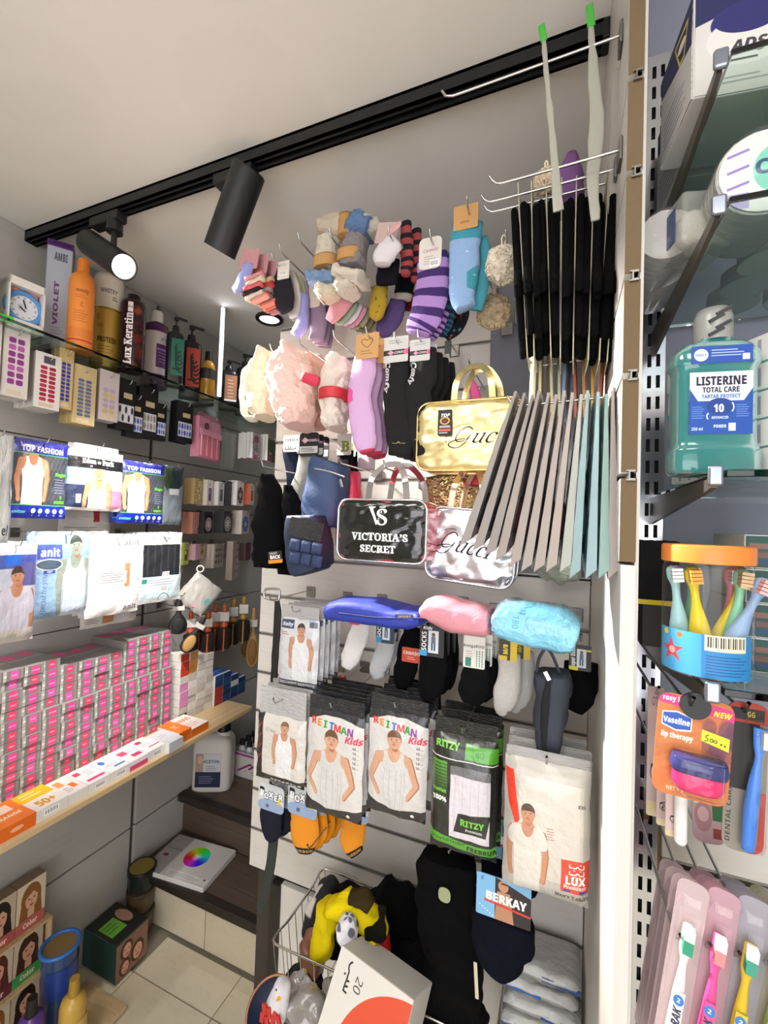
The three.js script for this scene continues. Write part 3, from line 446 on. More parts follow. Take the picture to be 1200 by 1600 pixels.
// ---------- undershirt packs on the left wall ----------
const tfTex = tex(512, 640, (c, W, h) => { rect(c, 0, 0, W, h, '#3c4048'); for (let i = -10; i < 30; i++) { c.strokeStyle = 'rgba(150,155,165,.25)'; c.lineWidth = 5; c.beginPath(); c.moveTo(i * 40, h); c.lineTo(i * 40 + 260, 100); c.stroke(); } model(c, 170, 130, 230, { head: false, skin: '#c98a66', down: 1.95 }); rect(c, 130, 100, 80, 50, '#c98a66'); rect(c, 0, 0, W, 118, '#20248c'); rect(c, 0, 114, W, 7, '#4cae54'); txt(c, 'TOP FASHION', 256, 80, 58, '#cfd2f2', 'bold', 'sans-serif', 'center', 420); txt(c, 'Singlet', 425, 270, 34, '#62c832'); lines(c, 370, 310, 110, 6, 22, 5, '#7c84a8'); txt(c, 'S', 430, 460, 40, '#62c832'); rect(c, 370, 490, 110, 24, '#56a83a'); rect(c, 0, 535, W, 105, '#1d2aa0'); rect(c, 0, 528, W, 8, '#4cae54'); txt(c, 'cotton', 70, 588, 34, '#5fd0c8', 'italic bold'); for (let i = 0; i < 5; i++) { ell(c, 190 + i * 66, 578, 20, 20, '#f2f4ff'); txt(c, ['S', 'M', 'L', 'XL', 'XXL'][i], 190 + i * 66, 612, 20, '#e8ecff'); } });
const tfM = poly(tfTex);
const H5 = 'hanging undershirt packs on the grey wall';
const UP = (l, r, X, o) => hang({ n: 'undershirt_pack', l, cat: 'clothing pack', r, X, kind: 'pillow', d: 0.03, g: H5, ry: -0.06, ...o });
UP('blue topped tank top pack with a large model, beside the grey clear pack', [17, 688, 103, 810], -1.4, { mat: tfM, back: 1, lb: 'tank top pack hidden behind the blue topped pack' });
UP('tank top pack with a black band and pink and blue print', [104, 704, 189, 798], -1.4, { map: tex(512, 512, (c, W, h) => { rect(c, 0, 0, W, h, '#e9e2d6'); rect(c, 0, 70, W, 90, '#17171b'); txt(c, 'Eden ∞ Park', 256, 100, 52, '#f2f0ec', 'bold', 'serif', 'center', 290); txt(c, 'HOMME SPORT', 256, 142, 22, '#c8c4be'); rect(c, 0, 160, 200, 140, '#8fbfe6'); rect(c, 0, 300, 200, 190, '#25304e'); rect(c, 360, 330, 152, 160, '#d27a98'); model(c, 262, 130, 210, { skin: '#c78e6a', hair: '#c78e6a', down: 1.6 }); rect(c, 200, 70, 130, 88, '#17171b'); txt(c, 'Eden ∞ Park', 256, 100, 52, '#f2f0ec', 'bold', 'serif', 'center', 290); rect(c, 75, 380, 40, 70, '#e6e6e6'); rect(c, 0, 488, W, 24, '#ddd6cc'); }), tab: [0.8, 0.02], back: 1, lb: 'pack hidden behind the black banded tank top pack' });
UP('blue topped tank top pack beside the grey shirt', [186, 722, 254, 818], -1.4, { mat: tfM, back: 1, lb: 'tank top pack hidden behind the blue topped pack by the grey shirt' });
UP('folded grey shirt in a clear pack with dark collar', [250, 728, 284, 820], -1.44, { map: tex(128, 256, (c, W, h) => { rect(c, 0, 0, W, h, '#7d868f'); pg(c, [[0, 0], [128, 0], [128, 60], [90, 100], [50, 120], [20, 60]], '#2c3a40'); pg(c, [[0, 0], [50, 0], [60, 60], [30, 110], [0, 70]], '#3f5436'); rect(c, 40, 100, 50, 26, '#d8d8d8'); }), hook: true });
UP('tall pale grey clear pack at the frame edge with black letters', [-40, 676, 17, 852], -1.34, { map: tex(128, 256, (c, W, h) => { rect(c, 0, 0, W, h, '#c4c8c8'); for (let i = 0; i < 20; i++) { c.globalAlpha = .3; rect(c, rr(0, W), rr(0, 150), rr(2, 8), rr(20, 80), '#e8ecec'); } c.globalAlpha = 1; txt(c, 'el', 104, 222, 30, '#22242a'); rect(c, 110, 105, 12, 60, '#8a8f92'); }) });
UP('white clear pack lying behind the tank top packs', [92, 792, 172, 842], -1.47, { map: tex(256, 128, (c, W, h) => { rect(c, 0, 0, W, h, '#c6c4bf'); rect(c, 150, 0, 30, 60, '#a02a2a'); lines(c, 20, 80, 200, 3, 12, 4, '#8a8884'); }), hook: false });
UP('long sleeved shirt pack with a man printed on it', [-22, 848, 54, 1004], -1.33, { d: 0.04, map: tex(256, 512, (c, W, h) => { rect(c, 0, 0, W, h, '#b9bccb'); rect(c, 0, 60, W, 70, '#4a58a8'); rect(c, 150, 100, 106, 120, '#5c5a94'); model(c, 135, 120, 165, { skin: '#b98468', hair: '#4a3a34', shirt: '#c6c2d2', sleeve: 0.55, down: 1.75, shade: '#a8a4ba' }); rect(c, 0, 0, W, 62, '#d0d2d8'); bars(c, 165, 10, 60, 44); rect(c, 60, 62, 90, 50, '#2a6ad0'); rect(c, 0, 440, W, 72, '#c4bfb8'); }), back: 1, lb: 'shirt pack hidden behind the long sleeved shirt pack' });
UP('pale blue singlet pack with a man in a tank top and an oval badge', [52, 832, 138, 962], -1.37, { d: 0.03, map: tex(512, 640, (c, W, h) => { rect(c, 0, 0, W, h, '#8fb0d2'); model(c, 350, 20, 270, { skin: '#8a968c', hair: '#3c443e', shirt: '#c3cfe0', shade: '#a4b4cc', down: 1.9 }); rect(c, 20, 90, 200, 110, '#4a5aa8'); txt(c, 'anit', 120, 150, 84, '#c9cff0', 'bold'); ell(c, 120, 240, 110, 44, '#d8dccc'); ell(c, 120, 240, 100, 36, '#46586a'); rect(c, 70, 280, 100, 26, '#3d4c9a'); txt(c, '1921', 120, 293, 22, '#d8dcf4'); c.save(); c.translate(80, 460); c.rotate(-Math.PI / 2); txt(c, 'special for you', 0, 0, 56, '#3c5a90', 'italic', 'serif', 'center', 300); c.restore(); bars(c, 20, 20, 110, 60); }), back: 1, lb: 'pack hidden behind the pale blue singlet pack' });
const anitW = (c, W, h) => { rect(c, 0, 0, W, h, '#e2dfdd'); txt(c, 'anit', W * 0.78, 60, 66, '#8c8c90', 'bold'); rect(c, W * 0.66, 230, 40, 190, '#c9875f'); rect(c, W * 0.2, 290, W * 0.5, 100, '#d2d0d0'); lines(c, W * 0.22, 300, W * 0.45, 5, 18, 5, '#77777c'); txt(c, 'sns', W * 0.78, 440, 56, '#bdbcc0'); txt(c, 'anit', W * 0.8, 590, 56, '#7c7c82'); bars(c, W * 0.24, 245, 30, 50); };
UP('white singlet pack with grey letters, brightly lit', [137, 836, 216, 960], -1.36, { d: 0.022, map: tex(384, 640, anitW), back: 2, gap: 0.03, lb: 'white pack showing below the bright singlet pack', hy: 0 });
UP('white pack hanging lower behind the bright singlet pack', [128, 900, 212, 976], -1.46, { d: 0.02, map: tex(256, 256, (c, W, h) => { rect(c, 0, 0, W, h, '#d9d6d4'); rect(c, 90, 200, 50, 40, '#c08a62'); txt(c, 'anit', 200, 170, 40, '#6c6c72'); lines(c, 20, 210, 60, 3, 10, 3, '#777'); }), hook: false });
UP('clear pack of folded black shirts with a white paper insert', [217, 832, 281, 940], -1.38, { d: 0.018, map: tex(384, 512, (c, W, h) => { rect(c, 0, 0, W, h, '#d9dad8'); txt(c, 'C  Cotte 12  Bebe', 150, 44, 30, '#55585c'); rect(c, 30, 90, 330, 260, '#2a2c31'); for (let i = 0; i < 5; i++) rect(c, 60 + i * 60, 90, 14, 260, '#383b42'); rect(c, 20, 320, 344, 170, '#c4d6de'); rect(c, 30, 335, 40, 30, '#3f9a7c'); lines(c, 90, 345, 240, 3, 18, 4, '#8a7a82'); bars(c, 190, 390, 60, 50); bars(c, 200, 290, 60, 44); c.strokeStyle = '#444'; c.lineWidth = 5; c.beginPath(); c.arc(220, 500, 50, 3.3, 6.1); c.stroke(); }), back: 3, gap: 0.024, lb: 'clear pack queued behind the folded black shirts' });

// ---------- nail art sets further along the left wall ----------
const circ = (bg, ring, hub, n = 10) => tex(128, 160, (c, W, h) => { rect(c, 0, 0, W, h, bg); ell(c, 64, 92, 50, 54, ring); for (let i = 0; i < n; i++) { const a = i / n * 6.283; ell(c, 64 + 36 * Math.cos(a), 92 + 39 * Math.sin(a), 8, 8, hub); } ell(c, 64, 92, 18, 20, '#ded4bc'); });
const grid9 = tex(128, 128, (c, W, h) => { rect(c, 0, 0, W, h, '#b8b0a0'); for (let i = 0; i < 9; i++) ell(c, 30 + (i % 3) * 34, 32 + Math.floor(i / 3) * 32, 10, 10, ['#3a3440', '#54505c', '#7a6a7a'][i % 3]); });
const speck = (bg, ...cols) => tex(96, 128, (c, W, h) => { rect(c, 0, 0, W, h, bg); for (let i = 0; i < 40; i++) ell(c, rr(8, 88), rr(16, 118), rr(2, 7), rr(2, 7), cols[i % cols.length]); });
const panelPic = (bg, pc, pc2) => tex(96, 160, (c, W, h) => { rect(c, 0, 0, W, h, bg); rect(c, 24, 50, 48, 80, pc); rect(c, 30, 60, 20, 26, pc2); lines(c, 28, 20, 40, 2, 10, 4, '#77737a'); });
const NA = (l, r, map, side, o = {}) => hang({ n: o.n ?? 'nail_art_box', l, cat: 'nail art', r, X: -1.47, kind: 'box', d: 0.016, map, side, ry: 0.35, g: 'nail art sets beyond the shirt packs', tip: 0.04, back: o.back ?? 2, gap: 0.02, lb: o.lb ?? 'one behind the ' + l, ...o });
NA('gold speckled nail art pouch', [297, 748, 317, 788], speck('#b59a62', '#e6d4a0', '#6a5434', '#d8c48c'), 0xb59a62);
NA('white nail art box with a purple picture', [318, 750, 333, 790], panelPic('#d8cfc4', '#5a3a66', '#a07ab0'), 0xd8cfc4, { hook: false });
NA('white nail art box with a grey picture', [335, 753, 351, 790], panelPic('#dedad4', '#6c6a6e', '#8e8c90'), 0xdedad4);
NA('slim black nail art box', [352, 752, 361, 790], panelPic('#17151a', '#332f38', '#4a4450'), 0x17151a, { back: 3 });
NA('white nail art box with a round window', [363, 752, 383, 790], circ('#e4e0dc', '#4a4448', '#a8a0a0', 6), 0xe4e0dc);
NA('orange and white nail art box', [385, 756, 398, 789], panelPic('#d9d2c8', '#c25a34', '#c25a34'), 0xb8522e);
NA('pink striped nail art card', [295, 800, 311, 834], tex(96, 128, (c, W, h) => { rect(c, 0, 0, W, h, '#c48a78'); for (let i = 0; i < 3; i++) rect(c, 10 + i * 30, 0, 4, 128, '#8a5a50'); for (let i = 0; i < 5; i++) { c.strokeStyle = ['#e8c4b8', '#3a4a86', '#e8c4b8', '#c03a44', '#3a4a86'][i]; c.lineWidth = 6; c.beginPath(); c.moveTo(10 + i * 18, 120); c.lineTo(30 + i * 18, 80); c.stroke(); } }), 0xb87a68, { hook: false });
NA('black card with a pale wheel of nails', [312, 801, 334, 833], circ('#1a171a', '#c9b2bc', '#8a6a7c'), 0x1a171a);
NA('black card with a dark wheel of nails and white rim', [342, 799, 364, 833], circ('#100f12', '#c9c6cc', '#2a2830'), 0x100f12, { X: -1.45 });
NA('pale card with a blue wheel of nails', [370, 798, 392, 834], circ('#cfc6bc', '#3a5aa8', '#8aa4d8', 8), 0xcfc6bc);
NA('yellow green edged nail art case', [281, 848, 295, 882], panelPic('#8c9a3c', '#3a3426', '#d8d03c'), 0x8c9a3c, { back: 0 });
NA('pink card with a gold round mirror', [297, 850, 323, 874], tex(128, 96, (c, W, h) => { rect(c, 0, 0, W, h, '#c49aac'); ell(c, 86, 48, 34, 38, '#cdb67a'); ell(c, 86, 48, 24, 28, '#a8925c'); ell(c, 86, 48, 9, 10, '#3a3028'); for (let i = 0; i < 3; i++) rect(c, 8 + i * 14, 0, 3, 96, '#a87a90'); }), 0xc49aac);
NA('cream card with rows of dark dots', [326, 850, 352, 886], grid9, 0xb8b0a0, { back: 3 });
NA('tall beige boxes in a clear pouch', [356, 846, 376, 905], tex(96, 256, (c, W, h) => { rect(c, 0, 0, W, h, '#a8998c'); for (let i = 0; i < 5; i++) { rect(c, 8, 10 + i * 48, 80, 3, '#8a7a6c'); rect(c, 50, 20 + i * 48, 26, 24, '#c9b89a'); } }), 0xa8998c, { back: 1 });
NA('dark red card with speckles', [378, 848, 393, 875], speck('#3a1a1e', '#8a3a44', '#5a2a30'), 0x3a1a1e, { back: 1, hook: false });
// zip pouch on a ring
{ const c = onX(311, 928, -1.38), t = thing('zip_pouch', 'clear zip pouch with pink, white and teal pieces, tipped on its corner', 'pouch', [c.x, c.y, c.z], Math.PI / 2 - 0.6); t.rotation.z = Math.PI / 4 + 0.1;
  const s = mpx(c, 50);
  part(t, 'pouch', pillow(s, s, 0.03, { wr: 0.006 }), M(0xe2e0da, 0.3, { transmission: 0.4, thickness: 0 }));
  [[0xd9909c, -0.3, -0.1], [0xe8e6e0, 0, 0.1], [0xf0eeea, 0.1, -0.15], [0x5fa0a4, -0.05, -0.33], [0xe8e6e0, 0.25, 0.05]].forEach(([k, x, y]) => part(t, 'piece', rbox(s * 0.26, s * 0.2, 0.016, 0.006), M(k, 0.5), [x * s, y * s, 0.004], [0, 0, rr(-0.4, 0.4)]));
  const rg = solo('ring_hook', 'white plastic ring holding the zip pouch', 'ring', new THREE.TorusGeometry(0.013, 0.003, 8, 24), white, [c.x, c.y + s * 0.78, c.z], [0, 0.6, 0]); }
// hair brushes
const brushHL = ['chrome wire hook above the hair brushes', 'hooks above the hair brushes'];
function roundBrush(px, py0, py1, handleCol, label, k) {
  const X = -1.43 - (k % 2) * 0.06, a = onX(px, py0, X), b = onX(px, py1, X), L = a.y - b.y, w = mpx(a, 14) / 2;
  const t = thing('round_hair_brush', label, 'hair brush', [a.x, b.y, a.z], faceCam(a), 'round hair brushes');
  part(t, 'handle', lathe([[0.001, L], [w * 0.4, L], [w * 0.5, L * 0.9], [w * 0.42, L * 0.75], [w * 0.4, L * 0.62], [w * 0.8, L * 0.54], [w * 0.8, L * 0.5], [w * 0.3, L * 0.45], [0.001, L * 0.45]], 16), M(handleCol, 0.3));
  const head = part(t, 'bristle_head', noisy(lathe([[0.001, 0], [w * 1.2, 0.001], [w * 1.35, L * 0.03], [w * 1.4, L * 0.2], [w * 1.35, L * 0.44], [w * 0.7, L * 0.47], [0.001, L * 0.47]], 24), 0.004, 400, k), M(0x1d1410, 0.95));
  part(head, 'barrel', cyl(w * 0.18, w * 0.18, L * 0.5, 8), M(handleCol, 0.4), [0, L * 0.22, w * 1.32]);
  part(t, 'paper_tag', rbox(w * 1.9, L * 0.2, w * 1.0, 0.002, 1), M(0xd9d6d2, 0.6), [0, L * 0.72, 0]);
  if (k < 8 && k % 2 === 0) hook('X', V(a.x + 0.03, a.y + 0.012, a.z), ...brushHL);
}
[[299, 955, 1020], [313, 950, 1018], [326, 956, 1016], [338, 944, 1014], [352, 944, 1012]].forEach(([x, a, b], k) => roundBrush(x, a, b, 0xc4552a, ['round brush with orange handle next to the zip pouch on the brush row', 'second orange handled round brush from the zip pouch', 'third orange handled round brush from the zip pouch', 'fourth orange handled round brush from the zip pouch', 'orange handled round brush next to the amber handled ones'][k], k));
[[366, 936, 1005], [382, 932, 1000]].forEach(([x, a, b], k) => roundBrush(x, a, b, 0xa8802c, ['round brush with golden amber handle next to the orange handled ones', 'round brush with golden amber handle next to the wooden paddle brush'][k], k + 5));
function paddle(px, py0, py1, pxw, hc, bc, label, rz = 0, X = -1.42) {
  const a = onX(px, py0, X), b = onX(px, py1, X), L = a.y - b.y, w = mpx(a, pxw) / 2;
  const t = thing('paddle_hair_brush', label, 'hair brush', [a.x, b.y, a.z], faceCam(a)); t.rotation.z = rz;
  part(t, 'handle', loft([[0, L, w * 0.25, 0.005], [0, L * 0.8, w * 0.38, 0.007], [0, L * 0.6, w * 0.3, 0.006], [0, L * 0.5, w * 0.6, 0.007], [0, L * 0.3, w, 0.008], [0, L * 0.08, w * 0.9, 0.008], [0, 0, w * 0.3, 0.005]], { n: 2.6 }), M(hc, 0.4));
  part(t, 'cushion', at(new THREE.SphereGeometry(1, 20, 14).scale(w * 0.75, L * 0.22, 0.008), 0, L * 0.26, 0.008), M(bc, 0.7));
  part(t, 'paper_tag', box(w * 1.3, L * 0.12, 0.016), M(0xc9c6c0, 0.6), [0, L * 0.74, 0]);
}
paddle(397, 950, 1040, 18, 0xb0854a, 0x8a6232, 'wooden paddle brush with a tan handle at the end of the brush row');
hook('X', V(-1.47, onX(384, 966, -1.5).y, onX(384, 966, -1.5).z), ...brushHL);
paddle(384, 968, 1026, 12, 0x9a7440, 0x6a4c2c, 'narrow wooden paddle brush behind the round brushes', 0, -1.5);
paddle(280, 936, 990, 26, 0x161616, 0x111111, 'black paddle brush with a round gold emblem', 0, -1.42);
paddle(290, 958, 1018, 22, 0x18181a, 0xb08a52, 'black brush with a green paper label, hanging aslant', -0.5, -1.38);
hook('X', V(-1.39, onX(280, 930, -1.42).y, onX(280, 930, -1.42).z), ...brushHL);
// ---------- wooden shelf with cartons ----------
const wsy = H - 0.82, wsx = -1.25, wsz = -1.593;
{ const t = thing('wooden_shelf', 'long pale wooden shelf loaded with small cartons', 'shelf', [(XL + wsx) / 2, wsy - 0.018, 0]);
  part(t, 'board', at(rbox(1.75 + wsz * -1 - 0.35, 0.018, wsx - XL - 0.002, 0.002, 1), 0, 0, 0, 0, Math.PI / 2), paleWood, [0, 0.009, (wsz + 1.4) / 2 - 0.0]);
  for (const z of [-1.3, -0.7, 0]) part(t, 'bracket', strips([at(box(0.3, 0.012, 0.02), -0.02, -0.006, 0), at(box(0.012, 0.16, 0.02), -0.175, -0.08, 0)]), steelDull, [0, 0, z]); }
// hair colour cartons: 15 stacks seen end on
const dyeEnd = (pink, k) => card(tex(128, 72, (c, W, h) => { rect(c, 0, 0, W, h, '#7b7876'); rect(c, 0, 0, 22, h, '#b5b1ac'); ell(c, 14, h / 2, 9, 8, '#dedad6'); rect(c, 46, 7, 50, h - 14, pink); txt(c, ['color', 'cream', 'hair', 'dye'][k], 71, h / 2, 18, 'rgba(255,225,235,.75)'); rect(c, 108, 0, 20, h, '#8d8986'); }), { roughness: 0.4 });
const dyeMats = ['#f4489c', '#f04a84', '#f65aa8', '#e64470'].map(dyeEnd), dyeSide = M(0x85817e, 0.45), dyeTop = card(tex(64, 128, (c, W, h) => { rect(c, 0, 0, W, h, '#8f8b89'); rect(c, 8, 8, 40, 40, '#e0568c'); rect(c, 0, 60, W, 6, '#b9b5b2'); }));
const dw = 0.052, dh = 0.0285, dg = box(dw - 0.0012, dh - 0.0008, 0.17), xPink = -1.424;
const tops = [[-32, 1060], [-4, 1048], [24, 1042], [52, 1030], [80, 1036], [106, 1032], [130, 1024], [150, 1020], [170, 1002], [190, 1002], [208, 998], [224, 994], [238, 990], [251, 988], [262, 1046]];
const zStart = onX(2, 1150, xPink).z;
{ let z = zStart + dw * 1.0, i = 0; const made = []; const zEnd = onX(268, 1080, xPink).z; const topAt = (zz) => { let best = tops[0]; for (const t of tops) { const q = onX(t[0] + 12, 1100, xPink).z; if (q > zz - dw * 0.1) best = t; } return best; };
  while (z - dw > zEnd - dw * 0.4) {
    const tp = topAt(z), yTop = onX(tp[0] + 12, tp[1] + 6, xPink).y, n = Math.max(4, Math.round((yTop - wsy) / dh));
    for (let k = 0; k < n; k++) {
      const back = (k > 7 ? 0.012 : 0) + rr(-0.004, 0.006), m = dyeMats[Math.floor(rnd() * 4)];
      const b = part(scene, numbered('hair_dye_carton'), dg, [dyeSide, dyeSide, dyeTop, dyeSide, m, dyeSide], [xPink - 0.085 - back, wsy + dh * (k + 0.5), z - dw / 2 + rr(-0.0006, 0.0006)], [0, Math.PI / 2, 0]);
      made.push([b, i, k, n]);
    }
    z -= dw; i++;
  }
  for (const [b, c, k, n] of made) tag(b, `grey and pink hair dye carton, ${k === n - 1 ? 'topmost' : k ? ORD[k] + ' up' : 'lowest'} in the ${ORD[i - 1 - c]} stack from the serum cartons`, 'carton', 'hair dye cartons stacked on the wooden shelf'); }
// cartons along the front edge of the shelf
function smallBox(name, label, corner, w, h, d, top, front, cat = 'carton', group) {
  const m = M(0xe4e2de, 0.45);
  const b = part(scene, numbered(name), box(w, h, d), [M(front.side ?? 0xe0ded9, 0.45), M(0xe0ded9, 0.45), top, m, front.m, m], corner.toArray(), [0, Math.PI / 2, 0]);
  return tag(b, label, cat, group);
}
const plain = (c) => ({ m: M(c, 0.42), side: c });
const prn = (bg, f) => card(tex(128, 128, (c, W, h) => { rect(c, 0, 0, W, h, bg); f(c, W, h); }), { roughness: 0.35 });
const frontRow = [
  // [px at the front foot edge, width, height, depth, label, top, front]
  [-8, 0.085, 0.034, 0.12, 'orange cream carton cut off at the frame edge on the wooden shelf', prn('#ea7a22', (c) => { lines(c, 20, 30, 90, 3, 24, 8, '#f6c8a0'); }), plain(0xe26a18)],
  [32, 0.085, 0.034, 0.12, 'orange sun cream carton with white print on the wooden shelf', prn('#ee8030', (c) => { rect(c, 20, 20, 80, 40, '#f4d8c4'); txt(c, 'ORANGE', 64, 84, 22, '#f8e8d8'); }), { m: prn('#e26a18', (c) => ell(c, 64, 64, 22, 22, '#f0b088')), side: 0xe26a18 }],
  [80, 0.08, 0.032, 0.12, 'yellow and white sun cream carton marked 50+', prn('#e8e4dc', (c) => { rect(c, 0, 0, 128, 60, '#f2c11e'); txt(c, '50+', 64, 94, 44, '#d89a1c'); lines(c, 20, 14, 80, 2, 18, 7, '#fae89a'); }), { m: prn('#dedcd8', (c) => bars(c, 30, 30, 60, 60)), side: 0xdedcd8 }],
  [112, 0.055, 0.03, 0.11, 'white cream carton with orange squares next to the yellow one', prn('#e6e3de', (c) => { rect(c, 20, 20, 40, 40, '#e89a58'); rect(c, 70, 60, 34, 34, '#e07830'); lines(c, 20, 80, 44, 3, 12, 4, '#999'); }), plain(0xe0ded9)],
  [140, 0.065, 0.03, 0.11, 'white cream carton with a magenta stripe', prn('#eae8e6', (c) => { rect(c, 14, 20, 34, 26, '#d04858'); rect(c, 20, 96, 100, 14, '#d83a78'); lines(c, 60, 30, 50, 4, 12, 4, '#a8a8ae'); }), { m: prn('#e4e2e0', (c) => bars(c, 40, 40, 60, 60)), side: 0xe4e2e0 }],
  [172, 0.065, 0.03, 0.11, 'white cream carton with a blue spot and blue stripe', prn('#eae8e6', (c) => { ell(c, 44, 40, 16, 16, '#3a78b8'); rect(c, 60, 92, 68, 12, '#4a80b4'); lines(c, 30, 66, 70, 2, 12, 4, '#a8a8ae'); }), { m: prn('#e4e2e0', (c) => bars(c, 40, 40, 60, 60)), side: 0xe4e2e0 }],
  [203, 0.065, 0.03, 0.11, 'white cream carton with pink patches', prn('#ebe7e6', (c) => { rect(c, 20, 30, 50, 34, '#d8547c'); rect(c, 60, 80, 60, 24, '#c83a6c'); lines(c, 76, 30, 40, 3, 12, 4, '#b8a8ae'); }), { m: prn('#d84a80', (c) => rect(c, 0, 0, 128, 60, '#e8e4e4')), side: 0xe4e0e0 }],
  [230, 0.065, 0.032, 0.11, 'white cream carton with a red flag and a barcode', prn('#ebe9e6', (c) => { rect(c, 30, 20, 40, 22, '#c83a4a'); rect(c, 50, 90, 78, 8, '#c04860'); lines(c, 30, 56, 80, 2, 12, 4, '#a8a8ae'); }), { m: prn('#e4e2e0', (c) => bars(c, 40, 40, 60, 60)), side: 0xe4e2e0 }],
  [256, 0.06, 0.036, 0.11, 'plain pale grey carton standing proud of the shelf edge', prn('#cdd2d6', (c) => lines(c, 30, 40, 60, 2, 14, 4, '#aab0b6')), plain(0xc4cacf)],
  [278, 0.055, 0.04, 0.11, 'orange cream carton near the bare end of the shelf', prn('#e87a1c', (c) => { txt(c, '3C', 64, 64, 44, '#f4b070'); }), plain(0xe07014)],
  [298, 0.085, 0.03, 0.13, 'white and orange cream carton at the bare end of the shelf', prn('#ebe6e0', (c) => { txt(c, 'NUVI', 64, 40, 34, '#e08a4a'); lines(c, 24, 70, 80, 3, 14, 5, '#d8a884'); }), plain(0xd86a1c)],
];
{ let zl = 1; for (const [px, w, h, d, label, top, front] of frontRow) { const p = onY(px, 1330 - px * 0.575 - 18, wsy + h * 0.5); let z = onX(px, 1320 - px * 0.57, -1.27).z + w / 2; if (z + w / 2 > zl - 0.001) z = zl - w / 2 - 0.001; zl = z - w / 2; smallBox('cream_carton', label, V(-1.265 - d / 2 + (label.startsWith('plain') ? 0.02 : 0), wsy + h / 2, z), w, h, d, top, front, 'carton', 'cream cartons along the shelf front'); } }
// red and white cartons, blue cartons
{ const z0 = onX(272, 1130, -1.42).z, w = 0.045, h = 0.03, redTop = prn('#e8e2d8', (c) => { txt(c, 'serum', 64, 50, 26, '#c8682a'); lines(c, 20, 80, 90, 2, 14, 5, '#b8a890'); });
  for (let i = 0; i < 4; i++) for (let k = 0; k < 9 - (i > 1 ? 1 : 0); k++) { const pk = k > 1 && k < 5 && i === 0, red = k >= 6 && i < 2; smallBox('serum_carton', `${red ? 'red topped' : pk ? 'pink and white' : k === 0 && i === 0 ? 'black and white' : 'white'} serum carton, ${k ? ORD[k] + ' up' : 'lowest'} in the ${ORD[i]} stack from the dye cartons`, V(-1.46 + rr(-0.002, 0.002), wsy + h * (k + 0.5), z0 - w * (i + 0.5)), w - 0.003, h - 0.0015, 0.12, redTop, plain(red ? (i ? 0xd89a5a : 0xc8402a) : pk ? 0xd88ac0 : k === 0 && i === 0 ? 0x3a2c2a : [0xe2ded6, 0xc9c2b8, 0xd6ccc8][(i * 2 + k) % 3]), 'carton', 'serum cartons stacked beside the dye cartons'); }
  const zb = z0 - w * 4 - 0.004, blueTop = prn('#2c5aa0', (c) => { txt(c, 'Derma', 64, 60, 32, '#7aa4d8'); rect(c, 0, 110, 128, 18, '#c4ccd4'); });
  for (let i = 0; i < 4; i++) for (let k = 0; k < [5, 5, 4, 3][i]; k++) smallBox('ointment_carton', `${i === 0 && k < 3 ? 'red ended' : i === 2 && k === 2 ? 'white' : 'dark blue'} ointment carton, ${k ? ORD[k] + ' up' : 'lowest'} in the ${ORD[i]} stack from the serum cartons`, V(-1.44, wsy + 0.026 * (k + 0.5), zb - 0.05 * (i + 0.5)), 0.049, 0.0255, 0.1, blueTop, plain(i === 0 && k < 3 ? 0xa83428 : i === 2 && k === 2 ? 0xd4d8dc : [0x21406e, 0x274a7c, 0x1d3a66][(i + k) % 3]), 'carton', 'ointment cartons near the shelf end'); }

// ---------- things on the steps ----------
{ const p = onZ(333, 1228, zC - 0.1); p.y = riseB; const t = thing('plastic_canister', 'white plastic canister with a blue and white label on the upper step', 'canister', [p.x, riseB, p.z], 0.45);
  const s = mpx(p, 90), w = mpx(p, 58) / 2;
  part(t, 'body', loft([[0, 0, w * 0.92, w * 0.6], [0, 0.006, w, w * 0.68], [0, s * 0.4, w, w * 0.68], [0, s * 0.74, w, w * 0.68], [0, s * 0.86, w * 0.8, w * 0.55], [0, s * 0.92, w * 0.35, w * 0.3]], { n: 4.5, seg: 32, sub: 4 }), M(0xdcdad4, 0.45));
  part(t, 'handle', tube([[-w * 0.5, s * 0.74, 0], [-w * 0.55, s * 0.98, 0], [-w * 0.1, s * 1.02, 0], [w * 0.25, s * 0.92, 0]], w * 0.16, 24, 10), M(0xdcdad4, 0.45));
  part(t, 'cap', cyl(w * 0.34, w * 0.36, s * 0.16, 24), blackPlastic, [w * 0.45, s * 0.98, 0]);
  part(t, 'neck', cyl(w * 0.36, w * 0.4, s * 0.14, 24), M(0xdcdad4, 0.45), [w * 0.45, s * 0.87, 0]);
  part(t, 'label', box(w * 1.3, s * 0.55, 0.0015), card(tex(192, 224, (c, W, h) => { rect(c, 0, 0, W, h, '#cfd2d8'); rect(c, 0, 120, W, 104, '#1d2644'); rect(c, 0, 0, 60, 120, '#b49a8c'); ell(c, 34, 40, 20, 26, '#d8b49c'); txt(c, 'ACETON', 120, 50, 30, '#3a4470'); lines(c, 80, 80, 90, 3, 12, 4, '#77809a'); lines(c, 30, 150, 120, 4, 14, 4, '#8a94b8'); })), [-w * 0.1, s * 0.36, w * 0.69]);
}
